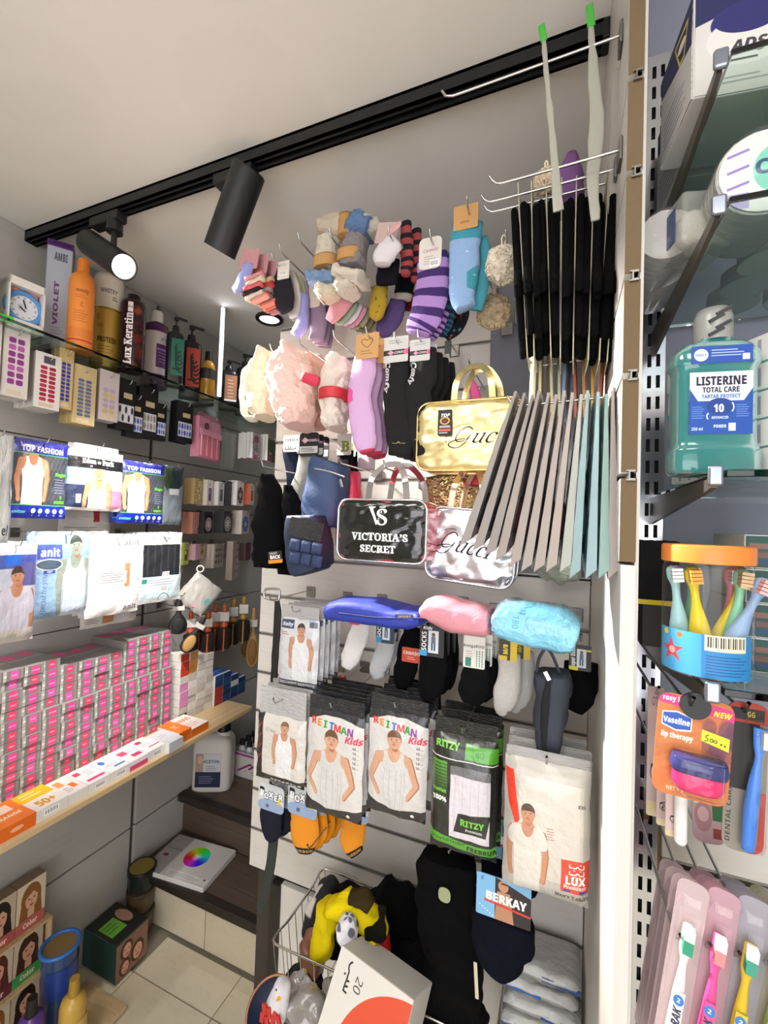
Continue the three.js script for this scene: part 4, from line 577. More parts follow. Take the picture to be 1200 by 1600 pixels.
{ const p = onZ(388, 1180, zC - 0.13), t = thing('bottle_crate', 'white carton tray with a pink emblem holding black capped bottles', 'tray', [-1.40, riseB, zC - 0.36], 0);
  const w = 0.24, d = 0.3, h = 0.12;
  part(t, 'tray', strips([at(box(w, h, 0.003), 0, h / 2, d / 2), at(box(w, h, 0.003), 0, h / 2, -d / 2), at(box(0.003, h, d), w / 2, h / 2, 0), at(box(0.003, h, d), -w / 2, h / 2, 0), at(box(w, 0.004, d), 0, 0.002, 0)]), M(0xd2cfca, 0.6));
  part(t, 'printed_front', box(w - 0.006, h - 0.01, 0.001), card(tex(256, 128, (c, W, h2) => { rect(c, 0, 0, W, h2, '#cfccc8'); rect(c, 0, 0, W, 12, '#a83a84'); c.strokeStyle = '#8a2a6a'; c.lineWidth = 10; c.beginPath(); c.moveTo(40, 100); c.lineTo(120, 50); c.lineTo(180, 84); c.moveTo(110, 80); c.lineTo(170, 40); c.stroke(); lines(c, 130, 90, 80, 2, 14, 5, '#8a8488'); })), [0, h / 2, d / 2 + 0.0022]);
  const bg = lathe([[0.001, 0.004], [0.019, 0.004], [0.02, 0.09], [0.02, 0.11], [0.011, 0.128], [0.011, 0.135]], 16), cg = cyl(0.013, 0.014, 0.024, 16);
  for (let i = 0; i < 5; i++) for (let j = 0; j < 6; j++) { const b = thing('nail_remover_bottle', `white bottle with a black cap, ${ORD[5 - j]} row from the tray front, ${ORD[i]} from the wall`, 'bottle', [-1.40 - 0.09 + i * 0.045, riseB + 0.0045, zC - 0.36 - 0.115 + j * 0.046], 0, 'bottles in the carton tray'); part(b, 'bottle', bg, M(0xdcdce0, 0.4)); part(b, 'cap', cg, blackPlastic, [0, 0.146, 0]); } }
{ const p = onY(288, 1347, riseA + 0.012), t = thing('colour_chart_box', 'white flat box with a rainbow colour disc lying on the lower step', 'box', [p.x + 0.02, riseA, p.z - 0.012], 0.1);
  const w = 0.3, d = 0.21; part(t, 'box', rbox(w, 0.022, d, 0.002, 1), M(0xe2e0dd, 0.5), [0, 0.011, 0]);
  part(t, 'printed_lid', at(box(w - 0.002, d - 0.002, 0.001), 0, 0, 0, -Math.PI / 2), card(tex(512, 360, (c, W, h) => { rect(c, 0, 0, W, h, '#dfdcda'); rect(c, 0, 0, 150, h, '#a9a6a4'); for (let i = 0; i < 180; i++) { c.fillStyle = `hsl(${(i * 2 + 200) % 360},80%,52%)`; c.beginPath(); c.moveTo(290, 150); c.arc(290, 150, 92, i * Math.PI / 90, (i + 1.4) * Math.PI / 90); c.fill(); } for (let r = 40; r > 0; r -= 2) { c.globalAlpha = 0.07; ell(c, 290, 150, r, r, '#fff'); } c.globalAlpha = 1; ell(c, 60, 200, 22, 14, '#8a2a62'); txt(c, 'Products', 85, 130, 30, '#7a7678', 'bold'); rect(c, 180, 296, 330, 50, '#f0eeec'); lines(c, 200, 308, 260, 3, 12, 4, '#b8b4b4'); rect(c, 470, 300, 18, 12, '#556'); })), [0, 0.0228, 0]); }

// ---------- floor corner: hair dye rack, tubs and bottles ----------
const fp = (px, py, y = 0.012) => onY(px, py, y);
const portrait = (hair, skin, bg, o = {}) => tex(192, 256, (c, W, h) => { rect(c, 0, 0, W, h, bg); ell(c, 96, 92, 66, 78, hair); pg(c, [[34, 90], [158, 90], [176, 220], [16, 220]], hair); ell(c, 98, 100, 40, 52, skin); pg(c, [[56, 90], [80, 44], [130, 44], [142, 92], [110, 62], [78, 76]], hair); ell(c, 82, 96, 7, 4, '#2a1c18'); ell(c, 116, 96, 7, 4, '#2a1c18'); ell(c, 99, 130, 13, 5, '#a83a40'); rect(c, 96, 100, 6, 16, '#b98468'); rect(c, 76, 150, 44, 40, skin); rect(c, 0, 196, W, 60, o.band ?? '#b8625a'); txt(c, o.t ?? 'Color', 96, 226, 34, '#f0d8c8', 'bold', 'serif'); });
const faces = [portrait('#8a5a2a', '#d8a888', '#d8c8b0'), portrait('#3a2418', '#d09a7c', '#cbb89c', { band: '#3f9a4a' }), portrait('#1e1614', '#d4a284', '#c4b29a', { band: '#b0584e' }), portrait('#5a2a22', '#d8a088', '#c9bca8', { band: '#6a2a3a' })].map((m) => card(m));
const dyeSide2 = M(0x8a7460, 0.6);
{ // two shelves of upright cartons against the wall
  const bw = 0.085, bh = 0.15, bdp = 0.04, zA2 = onX(88, 1430, -1.5).z;
  for (let row = 0; row < 3; row++) for (let i = 0; i < 4; i++) { const kq = (i * 2 + row) % 4; const b = part(scene, numbered('hair_colour_carton'), box(bw - 0.002, bh, bdp), [dyeSide2, dyeSide2, dyeSide2, dyeSide2, faces[kq], dyeSide2], [-1.58, [0.343, 0.183, 0.0205][row] + bh / 2, zA2 + bw * (i + 0.5) ], [0, Math.PI / 2, 0]); tag(b, `${ORD[i]} carton from the green display carton, ${['a brown haired', 'a green banded dark haired', 'a black haired', 'a red haired'][kq]} woman, ${['top', 'middle', 'bottom'][row]} rack row`, 'carton', 'hair colour cartons in the floor rack'); }
  const rk = thing('carton_rack', 'low wooden rack under the shelf holding hair colour cartons', 'rack', [-1.578, 0.012, zA2 + bw * 2]);
  for (const y of [0, 0.162, 0.322]) part(rk, 'rack_shelf', rbox(0.07, 0.008, bw * 4.3, 0.001, 1), paleWood, [0, y + 0.004, 0]);
  for (const s of [-1, 1]) part(rk, 'side_panel', rbox(0.07, 0.33, 0.006, 0.001, 1), paleWood, [0, 0.165, s * bw * 2.16]); }
{ // green display carton
  const p = fp(172, 1505), t = thing('display_carton', 'dark green display carton printed with smiling women on the floor', 'carton', [-1.525, 0.012, -1.2], Math.PI / 2);
  const w = 0.13, h = 0.13, d = 0.175; part(t, 'carton', rbox(w, h, d, 0.002, 1), M(0x274a48, 0.5), [0, h / 2, 0]);
  const pr = (f) => card(tex(256, 200, f));
  part(t, 'printed_end', box(w - 0.004, h - 0.004, 0.001), pr((c, W, h2) => { rect(c, 0, 0, W, h2, '#8a6450'); for (const [x, y, s] of [[80, 60, 50], [170, 120, 56], [70, 150, 44]]) { ell(c, x, y, s, s * 1.05, '#4a2c20'); ell(c, x + 4, y + 6, s * 0.66, s * 0.78, '#d4a084'); ell(c, x - 12, y, 5, 3, '#2a1a16'); ell(c, x + 18, y, 5, 3, '#2a1a16'); ell(c, x + 4, y + 26, 14, 5, '#b84a4a'); } }), [0, h / 2, d / 2 + 0.0006]);
  part(t, 'printed_top', at(box(w - 0.004, d - 0.004, 0.001), 0, 0, 0, -Math.PI / 2), pr((c, W, h2) => { rect(c, 0, 0, W, h2, '#2a2a26'); rect(c, 30, 60, 120, 90, '#7cc84a'); lines(c, 40, 76, 90, 3, 20, 6, '#4a8a2a'); ell(c, 200, 90, 40, 50, '#c09078'); }), [0, h + 0.0006, 0]); }
for (let k = 0; k < 3; k++) { const t = thing('cosmetic_tub', ['round tub with a yellow lid topmost of the pile beside the step', 'brown round tub in the middle of the pile beside the step', 'mottled round tub at the bottom of the pile beside the step'][k], 'tub', [-1.555, 0.012 + (2 - k) * 0.0825, -1.325 + 0.0 * k], 0);
  part(t, 'tub', lathe([[0.001, 0], [0.042, 0], [0.047, 0.006], [0.05, 0.066], [0.05, 0.068]], 30), M([0x1c2622, 0x5a4630, 0x6a5648][k], 0.3)); const l = part(t, 'lid', lathe([[0.053, 0.064], [0.053, 0.08], [0.05, 0.082], [0.047, 0.079], [0.001, 0.079]], 30), M([0x15181a, 0x4a3a28, 0x3c342e][k], 0.35)); part(l, 'lid_label', cyl(0.045, 0.045, 0.001, 28), M([0x8a7a2c, 0x6a5434, 0x5c5044][k], 0.5), [0, 0.08, 0]); }
{ const t = thing('lidded_jar', 'clear jar with a bright blue rim standing beside the bottles', 'jar', [-1.455, 0.0268, -0.95]);
  part(t, 'jar', lathe([[0.001, 0], [0.04, 0.002], [0.046, 0.02], [0.05, 0.26], [0.05, 0.275]], 30), M(0x4a6a9a, 0.15, { transmission: 0.5, thickness: 0 }));
  part(t, 'rim', at(new THREE.TorusGeometry(0.051, 0.006, 10, 36), 0, 0, 0, Math.PI / 2), M(0x2f6fc0, 0.35), [0, 0.278, 0]); part(t, 'lid', cyl(0.048, 0.048, 0.008, 30), M(0x8a7040, 0.4), [0, 0.272, 0]); part(t, 'label', new THREE.CylinderGeometry(0.0515, 0.0505, 0.09, 30, 1, true, 0.2, 3), M(0x23408c, 0.4), [0, 0.19, 0]);
  for (const [n, x, z, col, lab, sh] of [['spray_bottle', -1.405, -0.845, 0x5c3a86, 'purple bottle with a dark cap standing on the low board', 0], ['lotion_bottle', -1.35, -0.93, 0xc9a24a, 'golden yellow lotion bottle standing on the low board', 1]]) {
    const b = thing(n, lab, 'bottle', [x, 0.0268, z]); part(b, 'bottle', lathe([[0.001, 0], [0.036, 0.002], [0.038, 0.02], [0.036, 0.16], [0.03, 0.18], [0.014, 0.19]], 26), M(col, 0.25)); part(b, 'cap', cyl(0.013, 0.016, 0.05, 18), sh ? M(0xa8842c, 0.35) : blackPlastic, [0, 0.212, 0]);
    part(b, 'label', new THREE.CylinderGeometry(0.0385, 0.0388, 0.09, 24, 1, true, 0, 2.6), M(sh ? 0xd8b868 : 0x7a5aa6, 0.4), [0, 0.085, 0]); }
  const pl = thing('low_board', 'low pale wooden board lying on the tiled floor', 'board', [-1.43, 0.0125, -0.84]); part(pl, 'board', rbox(0.2, 0.014, 0.52, 0.002, 1), paleWood, [0, 0.007, 0], [0, 0.0, 0]); }
// ---------- goods on the white slatted partition ----------
const toLocal = (t, p) => V(p.x - t.position.x, p.y - t.position.y, p.z - t.position.z);
function softPart(t, name, Z, path, d, mat, o = {}) {
  const rings = path.map(([x, y, hw, k = 1, dz = 0]) => { const p = onZ(x, y, Z), q = toLocal(t, p); return [q.x, q.y, mpx(p, hw), d * k / 2, q.z + dz]; });
  return part(t, name, loft(rings, { n: 2.5, wr: 0.0025, ...o }), mat);
}
function cardPart(t, name, Z, r, d, mat, o = {}) {
  const { c, w, h } = rectOn(r, 'Z', Z), q = toLocal(t, c);
  return part(t, name, slab(rshape(w, h, o.rad ?? 0.003), d), mat, q.toArray(), [0, 0, o.rz ?? 0], o.label);
}
function soft(n, l, cat, Z, path, d, mat, o = {}) {
  const t = thing(n, l, cat, onZ(path[0][0], path[0][1], Z), 0, o.g);
  softPart(t, o.body ?? 'sock', Z, path, d, mat, o.loft);
  for (const [pt, m2, dz, nm] of o.more ?? []) softPart(t, nm ?? o.body ?? 'sock', Z + dz, pt, d, m2 ?? mat, o.loft);
  if (o.card) cardPart(t, o.cardName ?? 'paper_header', Z + (o.cz ?? d / 2 + 0.001), o.card[0], 0.0015, o.card[1].isTexture ? card(o.card[1]) : o.card[1], { rad: o.rad });
  for (let i = 1; i <= (o.back ?? 0); i++) { const c = dup(t, t.position.clone().add(V((o.bx ?? 0) * i + rr(-0.002, 0.002), (o.by ?? 0) * i, -i * (o.gap ?? d * 1.15))), null, ORD[i - 1] + ' ' + (o.lb ?? 'one behind the ' + l), o.g); if (o.bmats) c.children.forEach((m) => { if (m.name === (o.body ?? 'sock')) m.material = o.bmats[(i - 1) % o.bmats.length]; }); }
  if (o.hook) { const p = onZ(o.hook[0], o.hook[1], Z + 0.03 + d / 2); hook('Z', p, o.hl ?? hookFor(l), o.hg ?? HL.Z[1]); }
  return t;
}
const kraft = (f) => tex(128, 160, (c, W, h) => { rect(c, 0, 0, W, h, '#c2935a'); f && f(c, W, h); });
const kraftM = M(0xb98c55, 0.8), sockG = 'socks on the top hooks of the partition';
const stripeTex = (a, b, n, plainTop = 0) => tex(64, 256, (c, W, h) => { rect(c, 0, 0, W, h, a); for (let i = 0; i < n; i++) rect(c, 0, plainTop + i * (h - plainTop) / n, W, (h - plainTop) / n * 0.45, b); });
const T1 = -0.86;
// children's sock bundle on pink cards
{ const mk = (dx, dy, cols, l) => { const t = thing('kids_sock_bundle', l, 'sock bundle', onZ(400 + dx, 395 + dy, T1 - dx * 0.0014), 0, 'bundles of small socks on pink cards'); const Z = T1 - dx * 0.0014;
    cardPart(t, 'paper_header', Z + 0.012, [376 + dx, 390 + dy, 404 + dx, 420 + dy], 0.0015, M(0xc08a90, 0.6), { rz: -0.15 });
    softPart(t, 'sock', Z + 0.01, [[390 + dx, 412 + dy, 10], [384 + dx, 430 + dy, 11], [374 + dx, 446 + dy, 10], [366 + dx, 454 + dy, 7]], 0.014, knit(cols[0]));
    [[404, 432], [405, 440], [402, 448], [400, 456], [404, 462], [412, 466]].forEach(([x, y], i) => softPart(t, 'sock', Z + 0.012 - i * 0.003, [[x - 18 + dx, y + 6 + dy, 3.6], [x - 4 + dx, y + dy, 4], [x + 8 + dx, y - 5 + dy, 3.6]], 0.02, knit(cols[(i + 1) % cols.length]))); return t; };
  mk(0, 0, [0x9aa0d8, 0xe6a0a0, 0xe8d8c0, 0xd86a70, 0x3a2a30, 0xe8dcc8, 0xe09a90], 'lilac and pink small socks bundled on a pink card');
  mk(15, 8, [0xc8786a, 0xd8c0a0, 0xc84a44, 0xa8a098, 0xd84a48, 0x8a8a84], 'red and beige small socks bundled on a pink card');
  mk(30, 18, [0xb86a60, 0x9a6a70, 0xb8b0b0, 0xa0608a, 0xb0b4b8], 'grey and mauve small socks bundled on a pink card'); hook('Z', onZ(424, 404, -0.84), 'chrome hook holding the small sock bundles on pink cards', HL.Z[1]); }
soft('sock_pack', 'black footlet socks with a white tag on the upper hook', 'socks', -0.88, [[442, 420, 10], [440, 436, 16], [443, 458, 18], [446, 476, 17], [448, 487, 10]], 0.012, knit(0x26242a), { g: sockG, card: [[434, 408, 452, 436], tex(96, 160, (c, W, h) => { rect(c, 0, 0, W, h, '#d8d2c8'); lines(c, 20, 24, 56, 2, 14, 5, '#888'); bars(c, 18, 90, 60, 34); })], hook: [436, 390] });
[0xd0ccc4, 0xb4b8a0, 0xc9cc8c, 0xc4bec8, 0xa8a4b8].forEach((c, i) => soft('sock_pack', ['pale grey', 'sage green', 'yellow green', 'pale mauve', 'grey lilac'][i] + ' footlet sock queued behind the black footlets', 'socks', -0.905 - i * 0.018, [[452 + i * 5, 426 + i * 4, 9], [454 + i * 5, 450 + i * 4, 15], [458 + i * 5, 476 + i * 4, 15], [460 + i * 4, 496 + i * 4, 8]], 0.012, knit(c), { g: sockG }));
soft('ankle_sock', 'lavender ankle sock hanging on the upper hooks', 'socks', -0.9, [[476, 460, 6], [475, 490, 8], [470, 512, 12], [462, 526, 9]], 0.02, knit(0x8c8cc0), { g: sockG });
soft('sock_pack', 'mauve grey sock with a plain tag beside the lavender sock', 'socks', -0.92, [[494, 450, 12], [496, 480, 14], [498, 510, 15], [494, 532, 13]], 0.014, knit(0x7a6c80), { g: sockG, card: [[483, 444, 500, 480], M(0xb8aca0, 0.7)], back: 2, lb: 'mauve grey sock queued behind its tagged neighbour', gap: 0.02 });
// rolled fuzzy socks in kraft bands
const fur = (c) => M(c, 1, { bumpMap: fuzz, bumpScale: 0.0015, sheen: 0.3, sheenRoughness: 0.5 });
function fuzzy(n, l, Z, p, cA, cB, cC, band) {
  const t = thing(n, l, 'socks', onZ(p[0][0], p[0][1], Z), 0, 'fuzzy sock rolls in kraft bands'); const F = { wr: 0.006, fr: 70, sub: 14, seg: 60, fine: 0.0015 };
  softPart(t, 'ribbed_leg', Z, p.slice(0, 3), 0.05, fur(cA), { ...F, wr: 0.004 }); softPart(t, 'turned_cuff', Z + 0.004, p.slice(3, 5), 0.06, fur(cB), F); softPart(t, 'toe', Z, p.slice(5), 0.05, fur(cC), F);
  const { c, w, h } = rectOn(band, 'Z', Z), q = toLocal(t, c); part(t, 'kraft_band', loft([[0, h / 2, w / 2, 0.029], [0, 0, w / 2, 0.03], [0, -h / 2, w / 2, 0.029]], { n: 2.4, round: true }), kraftM, q.toArray()); return t; }
fuzzy('fuzzy_sock_roll', 'cream fuzzy sock roll with a blue turned cuff', -0.84, [[515, 374, 15], [512, 400, 18], [510, 424, 18], [488, 438, 9], [530, 440, 10], [500, 454, 8], [514, 460, 17], [516, 470, 10]], 0xdcd2c0, 0x7f9cc4, 0xe4d8c0, [494, 406, 530, 424]);
fuzzy('fuzzy_sock_roll', 'grey fuzzy sock roll with cream turned cuffs', -0.83, [[560, 372, 16], [553, 396, 20], [550, 420, 20], [528, 430, 10], [570, 440, 9], [530, 446, 9], [545, 452, 16], [552, 460, 10]], 0x8f8a8a, 0xe8dfcc, 0xe4dac6, [530, 396, 568, 414]);
fuzzy('fuzzy_sock_roll', 'cream fuzzy sock roll with a blue cuff lying across the hook tops', -0.9, [[502, 356, 10], [524, 354, 17], [545, 356, 18], [552, 352, 18], [582, 360, 16], [572, 350, 10], [588, 362, 14], [590, 372, 8]], 0xd8cdb8, 0x6f90bc, 0xdcd2c0, [532, 343, 556, 376]);
hook('Z', onZ(514, 366, -0.8), 'chrome hook holding the cream fuzzy sock roll with blue cuff', HL.Z[1]); hook('Z', onZ(465, 372, -0.82), 'empty chrome hook above the lavender sock', HL.Z[1]);
// folded low socks
[[0xc88a92, 'dusty pink'], [0x8a9c84, 'sage'], [0xc9c0c4, 'pale grey'], [0xc890a0, 'rose'], [0x8a8a70, 'olive'], [0x6e6a50, 'dark olive'], [0x8a8468, 'khaki']].forEach(([c, q], i) => soft('folded_sock', q + ' folded sock in the fan below the fuzzy rolls', 'socks', -0.86 - i * 0.014, [[548 + i * 5, 462 + i * 5, 13], [532 + i * 8, 480 + i * 4, 15], [520 + i * 9, 494 + i * 3, 13], [514 + i * 10, 502 + i * 3, 8]], 0.012, knit(c), { g: 'folded socks below the fuzzy rolls' }));
soft('ankle_sock', 'mustard yellow ankle sock with small dots', 'socks', -0.9, [[594, 448, 12], [592, 470, 14], [588, 488, 14], [582, 498, 8]], 0.02, knitMap(tex(64, 64, (c, W, h) => { rect(c, 0, 0, W, h, '#b89a2c'); for (let i = 0; i < 12; i++) ell(c, rr(0, 64), rr(0, 64), 2, 2, '#6a5a20'); })), { g: sockG });
soft('folded_sock', 'dark violet folded sock behind the yellow sock', 'socks', -0.94, [[622, 470, 14], [614, 494, 18], [600, 514, 16], [592, 522, 8]], 0.02, knit(0x5a4a78), { g: sockG });
// white and black socks
{ const t = soft('sock_pack', 'folded white baby socks tied with ribbon over a black pack', 'socks', -0.83, [[620, 376, 16], [606, 392, 19], [600, 404, 19], [598, 414, 12]], 0.022, knit(0xe2dce0), { g: sockG, hook: [606, 362] });
  softPart(t, 'ribbon', -0.82, [[606, 366, 5], [622, 352, 5], [626, 346, 2]], 0.004, M(0xd8a0a0, 0.5)); cardPart(t, 'paper_header', -0.845, [588, 348, 622, 380], 0.0015, M(0xc8aca4, 0.6), { rz: -0.2 }); }
soft('sock_pack', 'black sock with a pale sole edge under the white baby socks', 'socks', -0.86, [[608, 408, 18], [606, 428, 19], [604, 444, 17]], 0.016, knit(0x15141a), { g: sockG });
soft('sock_pack', 'red and black patterned sock beside the baby socks', 'socks', -0.87, [[634, 350, 8], [636, 380, 10], [636, 410, 10], [634, 430, 7]], 0.02, knitMap(stripeTex('#b84a4c', '#1c1a20', 5)), { g: sockG, back: 1, lb: 'red patterned sock queued behind its neighbour', bx: 0.014, gap: 0.03 });
soft('sock_pack', 'black sock with a white toe deep on the hook', 'socks', -0.93, [[634, 430, 16], [632, 446, 16], [630, 458, 15]], 0.02, knit(0x121116), { g: sockG, more: [[[[632, 460, 15], [630, 468, 13]], knit(0xc4bcae), 0]] });
soft('sock_pack', 'dark red sock deep on the hook', 'socks', -0.97, [[640, 462, 16], [642, 474, 14], [640, 484, 9]], 0.02, knit(0x6a1a20), { g: sockG });
// striped purple pair and tartan pair
const purpleM = knitMap(stripeTex('#a884c4', '#3c2464', 6));
soft('striped_sock', 'lilac and dark purple striped socks on a white header', 'socks', -0.82, [[676, 398, 24], [676, 430, 26], [672, 465, 28], [664, 498, 27], [655, 514, 24], [652, 522, 18]], 0.022, purpleM, { g: sockG, more: [[[[684, 480, 22], [672, 508, 24], [664, 528, 18]], purpleM, -0.026]], card: [[655, 371, 690, 420], tex(128, 192, (c, W, h) => { rect(c, 0, 0, W, h, '#d8d2cc'); txt(c, 'Comfit', 64, 80, 26, '#b06a84', 'bold italic'); lines(c, 30, 115, 70, 4, 14, 4, '#99948e'); bars(c, 64, 140, 50, 40); })], rad: 0.012, hook: [671, 368] });
soft('striped_sock', 'dark blue and teal patterned sock behind the purple stripes', 'socks', -0.88, [[696, 400, 10], [702, 430, 12], [702, 470, 13], [694, 505, 14], [688, 524, 9]], 0.02, knitMap(stripeTex('#1e3c6c', '#3a7a8c', 14)), { g: sockG });
soft('striped_sock', 'black sock with red and teal checks', 'socks', -0.92, [[712, 470, 13], [716, 490, 18], [706, 512, 17], [694, 526, 10]], 0.02, knitMap(tex(64, 64, (c, W, h) => { rect(c, 0, 0, W, h, '#15151c'); for (let i = 0; i < 30; i++) rect(c, (i * 13) % 64, (i * 29) % 64, 6, 4, ['#a83a34', '#4a8a9a', '#2a2a36'][i % 3]); })), { g: sockG });
solo('size_tag', 'small black plastic size tag under the checked sock', 'tag', slab(rshape(0.016, 0.04, 0.003), 0.002), blackPlastic, onZ(700, 545, -1.0));
hook('Z', V(onZ(700, 545, -1.0).x, onZ(700, 545, -1.0).y + 0.021, -0.985), 'chrome hook holding the black size tag', HL.Z[1]);
{ const t = soft('crew_sock', 'pale blue and teal crew sock under a kraft paper header', 'socks', -0.8, [[730, 352, 24], [726, 390, 24], [724, 430, 23], [722, 462, 20], [728, 482, 16]], 0.024, knitMap(tex(64, 256, (c, W, h) => { rect(c, 0, 0, W, h, '#8fb0da'); rect(c, 0, 0, W, 44, '#3f94a8'); pg(c, [[40, 130], [64, 110], [64, 190], [44, 176]], '#3f94a8'); for (let i = 0; i < 6; i++) rect(c, rr(4, 56), rr(50, 240), 4, 3, '#d8e4f4'); })), { g: sockG, card: [[709, 320, 747, 358], kraft((c) => { txt(c, 'Line', 60, 110, 22, '#6a4a28'); })], hook: [729, 318] });
  softPart(t, 'plastic_wrap', -0.815, [[754, 372, 8], [760, 410, 10], [752, 450, 12], [742, 484, 12]], 0.012, knit(0x4b9aa8)); }
// loofahs
function loofah(px, py, r, col, Z, l) { const p = onZ(px, py, Z), R = mpx(p, r), t = thing('bath_puff', l, 'bath puff', p); const g = []; for (let i = 0; i < 26; i++) { const s = new THREE.TorusGeometry(R * 0.55, R * 0.28, 7, 18).toNonIndexed(); noisy(s, R * 0.22, 3 / R, i); at(s, 0, 0, 0, rr(0, 3), rr(0, 3), rr(0, 3)); g.push(s); } part(t, 'mesh_ruffle', mergeGeometries(g), M(col, 0.9, { transmission: 0.1, thickness: 0 })); part(t, 'cord', tube([[0, R * 0.6, 0], [R * 0.1, R * 1.3, 0], [0, R * 1.5, 0], [-R * 0.1, R * 1.3, 0], [0, R * 0.6, 0]], 0.0016, 20, 6), M(col, 0.8)); return t; }
loofah(786, 414, 32, 0xe6dcc8, -0.79, 'white ruffled bath puff beside the black gloves'); hook('Z', onZ(790, 370, -0.76), 'chrome hook holding the white ruffled bath puff', HL.Z[1]);
loofah(772, 488, 30, 0xd0bc9c, -0.9, 'cream bath puff hanging lower behind the white one'); hook('Z', onZ(775, 448, -0.87), 'chrome hook holding the lower cream bath puff', HL.Z[1]);
// plush slippers, long socks
const G2 = 'plush slipper socks on the second hooks';
const plush = (n, l, Z, path, col, o = {}) => soft(n, l, 'slipper socks', Z, path, o.d ?? 0.075, fur(col), { g: G2, body: 'plush', loft: { wr: 0.008, fr: 36, sub: 24, seg: 96, n: 2.1, fine: 0.0014 }, ...o });
{ const t = plush('plush_headband', 'cream plush headband with a long loop', -0.86, [[418, 548, 6], [408, 590, 19], [408, 630, 20], [414, 654, 10]], 0xe8dfc4, { hook: [421, 546] }); softPart(t, 'loop', -0.86, [[404, 562, 4], [384, 580, 4.5], [378, 620, 4.5], [384, 650, 5], [402, 656, 5]], 0.014, fur(0xe0d8c4), { wr: 0.004, fr: 60 }); }
{ const t = plush('plush_slippers', 'pale pink plush slippers tied with a red ribbon', -0.83, [[462, 545, 12], [454, 575, 32], [458, 615, 36], [464, 650, 28], [470, 668, 12]], 0xeccac0, { d: 0.1, hook: [467, 536] }); softPart(t, 'ribbon_tag', -0.775, [[472, 588, 8], [490, 594, 9], [498, 596, 7]], 0.008, M(0xc8304a, 0.5), { wr: 0 }); }
plush('plush_slippers', 'deeper pink plush slippers behind the tied pair', -0.92, [[490, 560, 16], [492, 600, 20], [490, 640, 24], [494, 668, 12]], 0xd8aa9c, { more: [] });
{ const t = plush('plush_slippers', 'white plush slippers with a red belly band', -0.86, [[534, 560, 14], [526, 585, 20], [522, 620, 20], [524, 652, 20], [530, 672, 9]], 0xeae0d4, { hook: [520, 525] }); const { c, w, h } = rectOn([504, 612, 544, 628], 'Z', -0.86), q = toLocal(t, c); part(t, 'band', loft([[0, h / 2, w / 2, 0.043], [0, 0, w / 2, 0.045], [0, -h / 2, w / 2, 0.043]], { n: 2.2, round: true }), M(0xd23a40, 0.5), q.toArray()); }
soft('crew_sock', 'lilac crew sock with a pink heel under a kraft header with a heart', 'socks', -0.82, [[572, 555, 18], [568, 585, 20], [562, 620, 20], [566, 660, 21], [572, 695, 18], [574, 708, 10]], 0.026, knitMap(tex(64, 256, (c, W, h) => { rect(c, 0, 0, W, h, '#cfa8d4'); pg(c, [[0, 82], [22, 92], [22, 112], [0, 118]], '#e0559a'); rect(c, 0, 236, W, 20, '#c8405c'); })), { g: 'long socks on the second hooks', card: [[556, 521, 592, 560], kraft((c) => { c.strokeStyle = '#5a3a20'; c.lineWidth = 4; c.beginPath(); c.moveTo(64, 90); c.bezierCurveTo(10, 50, 40, 20, 64, 46); c.bezierCurveTo(88, 20, 118, 50, 64, 90); c.stroke(); lines(c, 30, 110, 68, 2, 16, 4, '#7a5430'); })], cz: 0.018, hook: [571, 520], back: 2, gap: 0.032, lb: 'lilac crew sock queued behind the heart header' });
const blk = tex(128, 512, (c, W, h) => { rect(c, 0, 0, W, h, '#121214'); c.save(); c.translate(24, 110); c.rotate(Math.PI / 2); txt(c, 'Comfy', 0, 0, 40, '#d8d8da', 'italic bold', 'serif'); c.restore(); txt(c, '~^~', 64, 430, 34, '#a89060'); });
const covHead = tex(128, 128, (c, W, h) => { rect(c, 0, 0, W, h, '#c4c4c2'); lines(c, 24, 18, 80, 2, 12, 4, '#8c8c8c'); rect(c, 0, 66, W, 26, '#1c1c20'); pg(c, [[20, 79], [38, 66], [56, 79], [38, 92]], '#c890a4'); rect(c, 108, 66, 20, 26, '#d84a7c'); txt(c, 'CONELI', 84, 79, 16, '#e8c8d0', 'bold italic'); });
[[[[620, 548, 20], [621, 585, 20], [618, 625, 20], [622, 665, 22], [626, 690, 22], [624, 712, 18]], [600, 526, 638, 566], [611, 516]], [[[662, 548, 21], [662, 585, 22], [652, 612, 22], [656, 640, 22], [660, 680, 22], [664, 712, 18]], [641, 530, 672, 564], [648, 512]]].forEach(([p, c, hk], i) => soft('long_sock', ['black knee sock with a grey header beside the lilac sock', 'black knee sock with a grey header beside the gold bag'][i], 'socks', -0.84, p, 0.024, knitMap(blk), { g: 'long socks on the second hooks', card: [c, covHead], cz: 0.016, hook: [hk[0] + 4, hk[1] + 12], back: 3, gap: 0.03, bx: 0.006, lb: ['black knee sock queued behind the one beside the lilac sock', 'black knee sock queued behind the one beside the gold bag'][i] }));
// third row: dress socks
const G3 = 'dress socks on the third hooks';
soft('dress_sock', 'navy dress sock with a grey header of black letters', 'socks', -0.94, [[452, 700, 13], [454, 725, 11], [458, 750, 10], [456, 775, 10], [450, 790, 8]], 0.018, knit(0x1c2438), { g: G3, card: [[443, 680, 468, 706], tex(128, 128, (c, W, h) => { rect(c, 0, 0, W, h, '#b8b8b6'); txt(c, 'CHBALA', 64, 38, 28, '#1c1c20'); lines(c, 30, 60, 70, 1, 10, 4, '#777'); c.strokeStyle = '#1c1c20'; c.lineWidth = 6; c.beginPath(); c.moveTo(20, 90); c.lineTo(20, 108); c.lineTo(84, 108); c.quadraticCurveTo(104, 108, 100, 92); c.moveTo(44, 104); c.lineTo(44, 84); c.moveTo(60, 104); c.lineTo(60, 82); c.stroke(); })], cz: 0.012, back: 3, gap: 0.024, lb: 'navy dress sock queued behind the lettered header' });
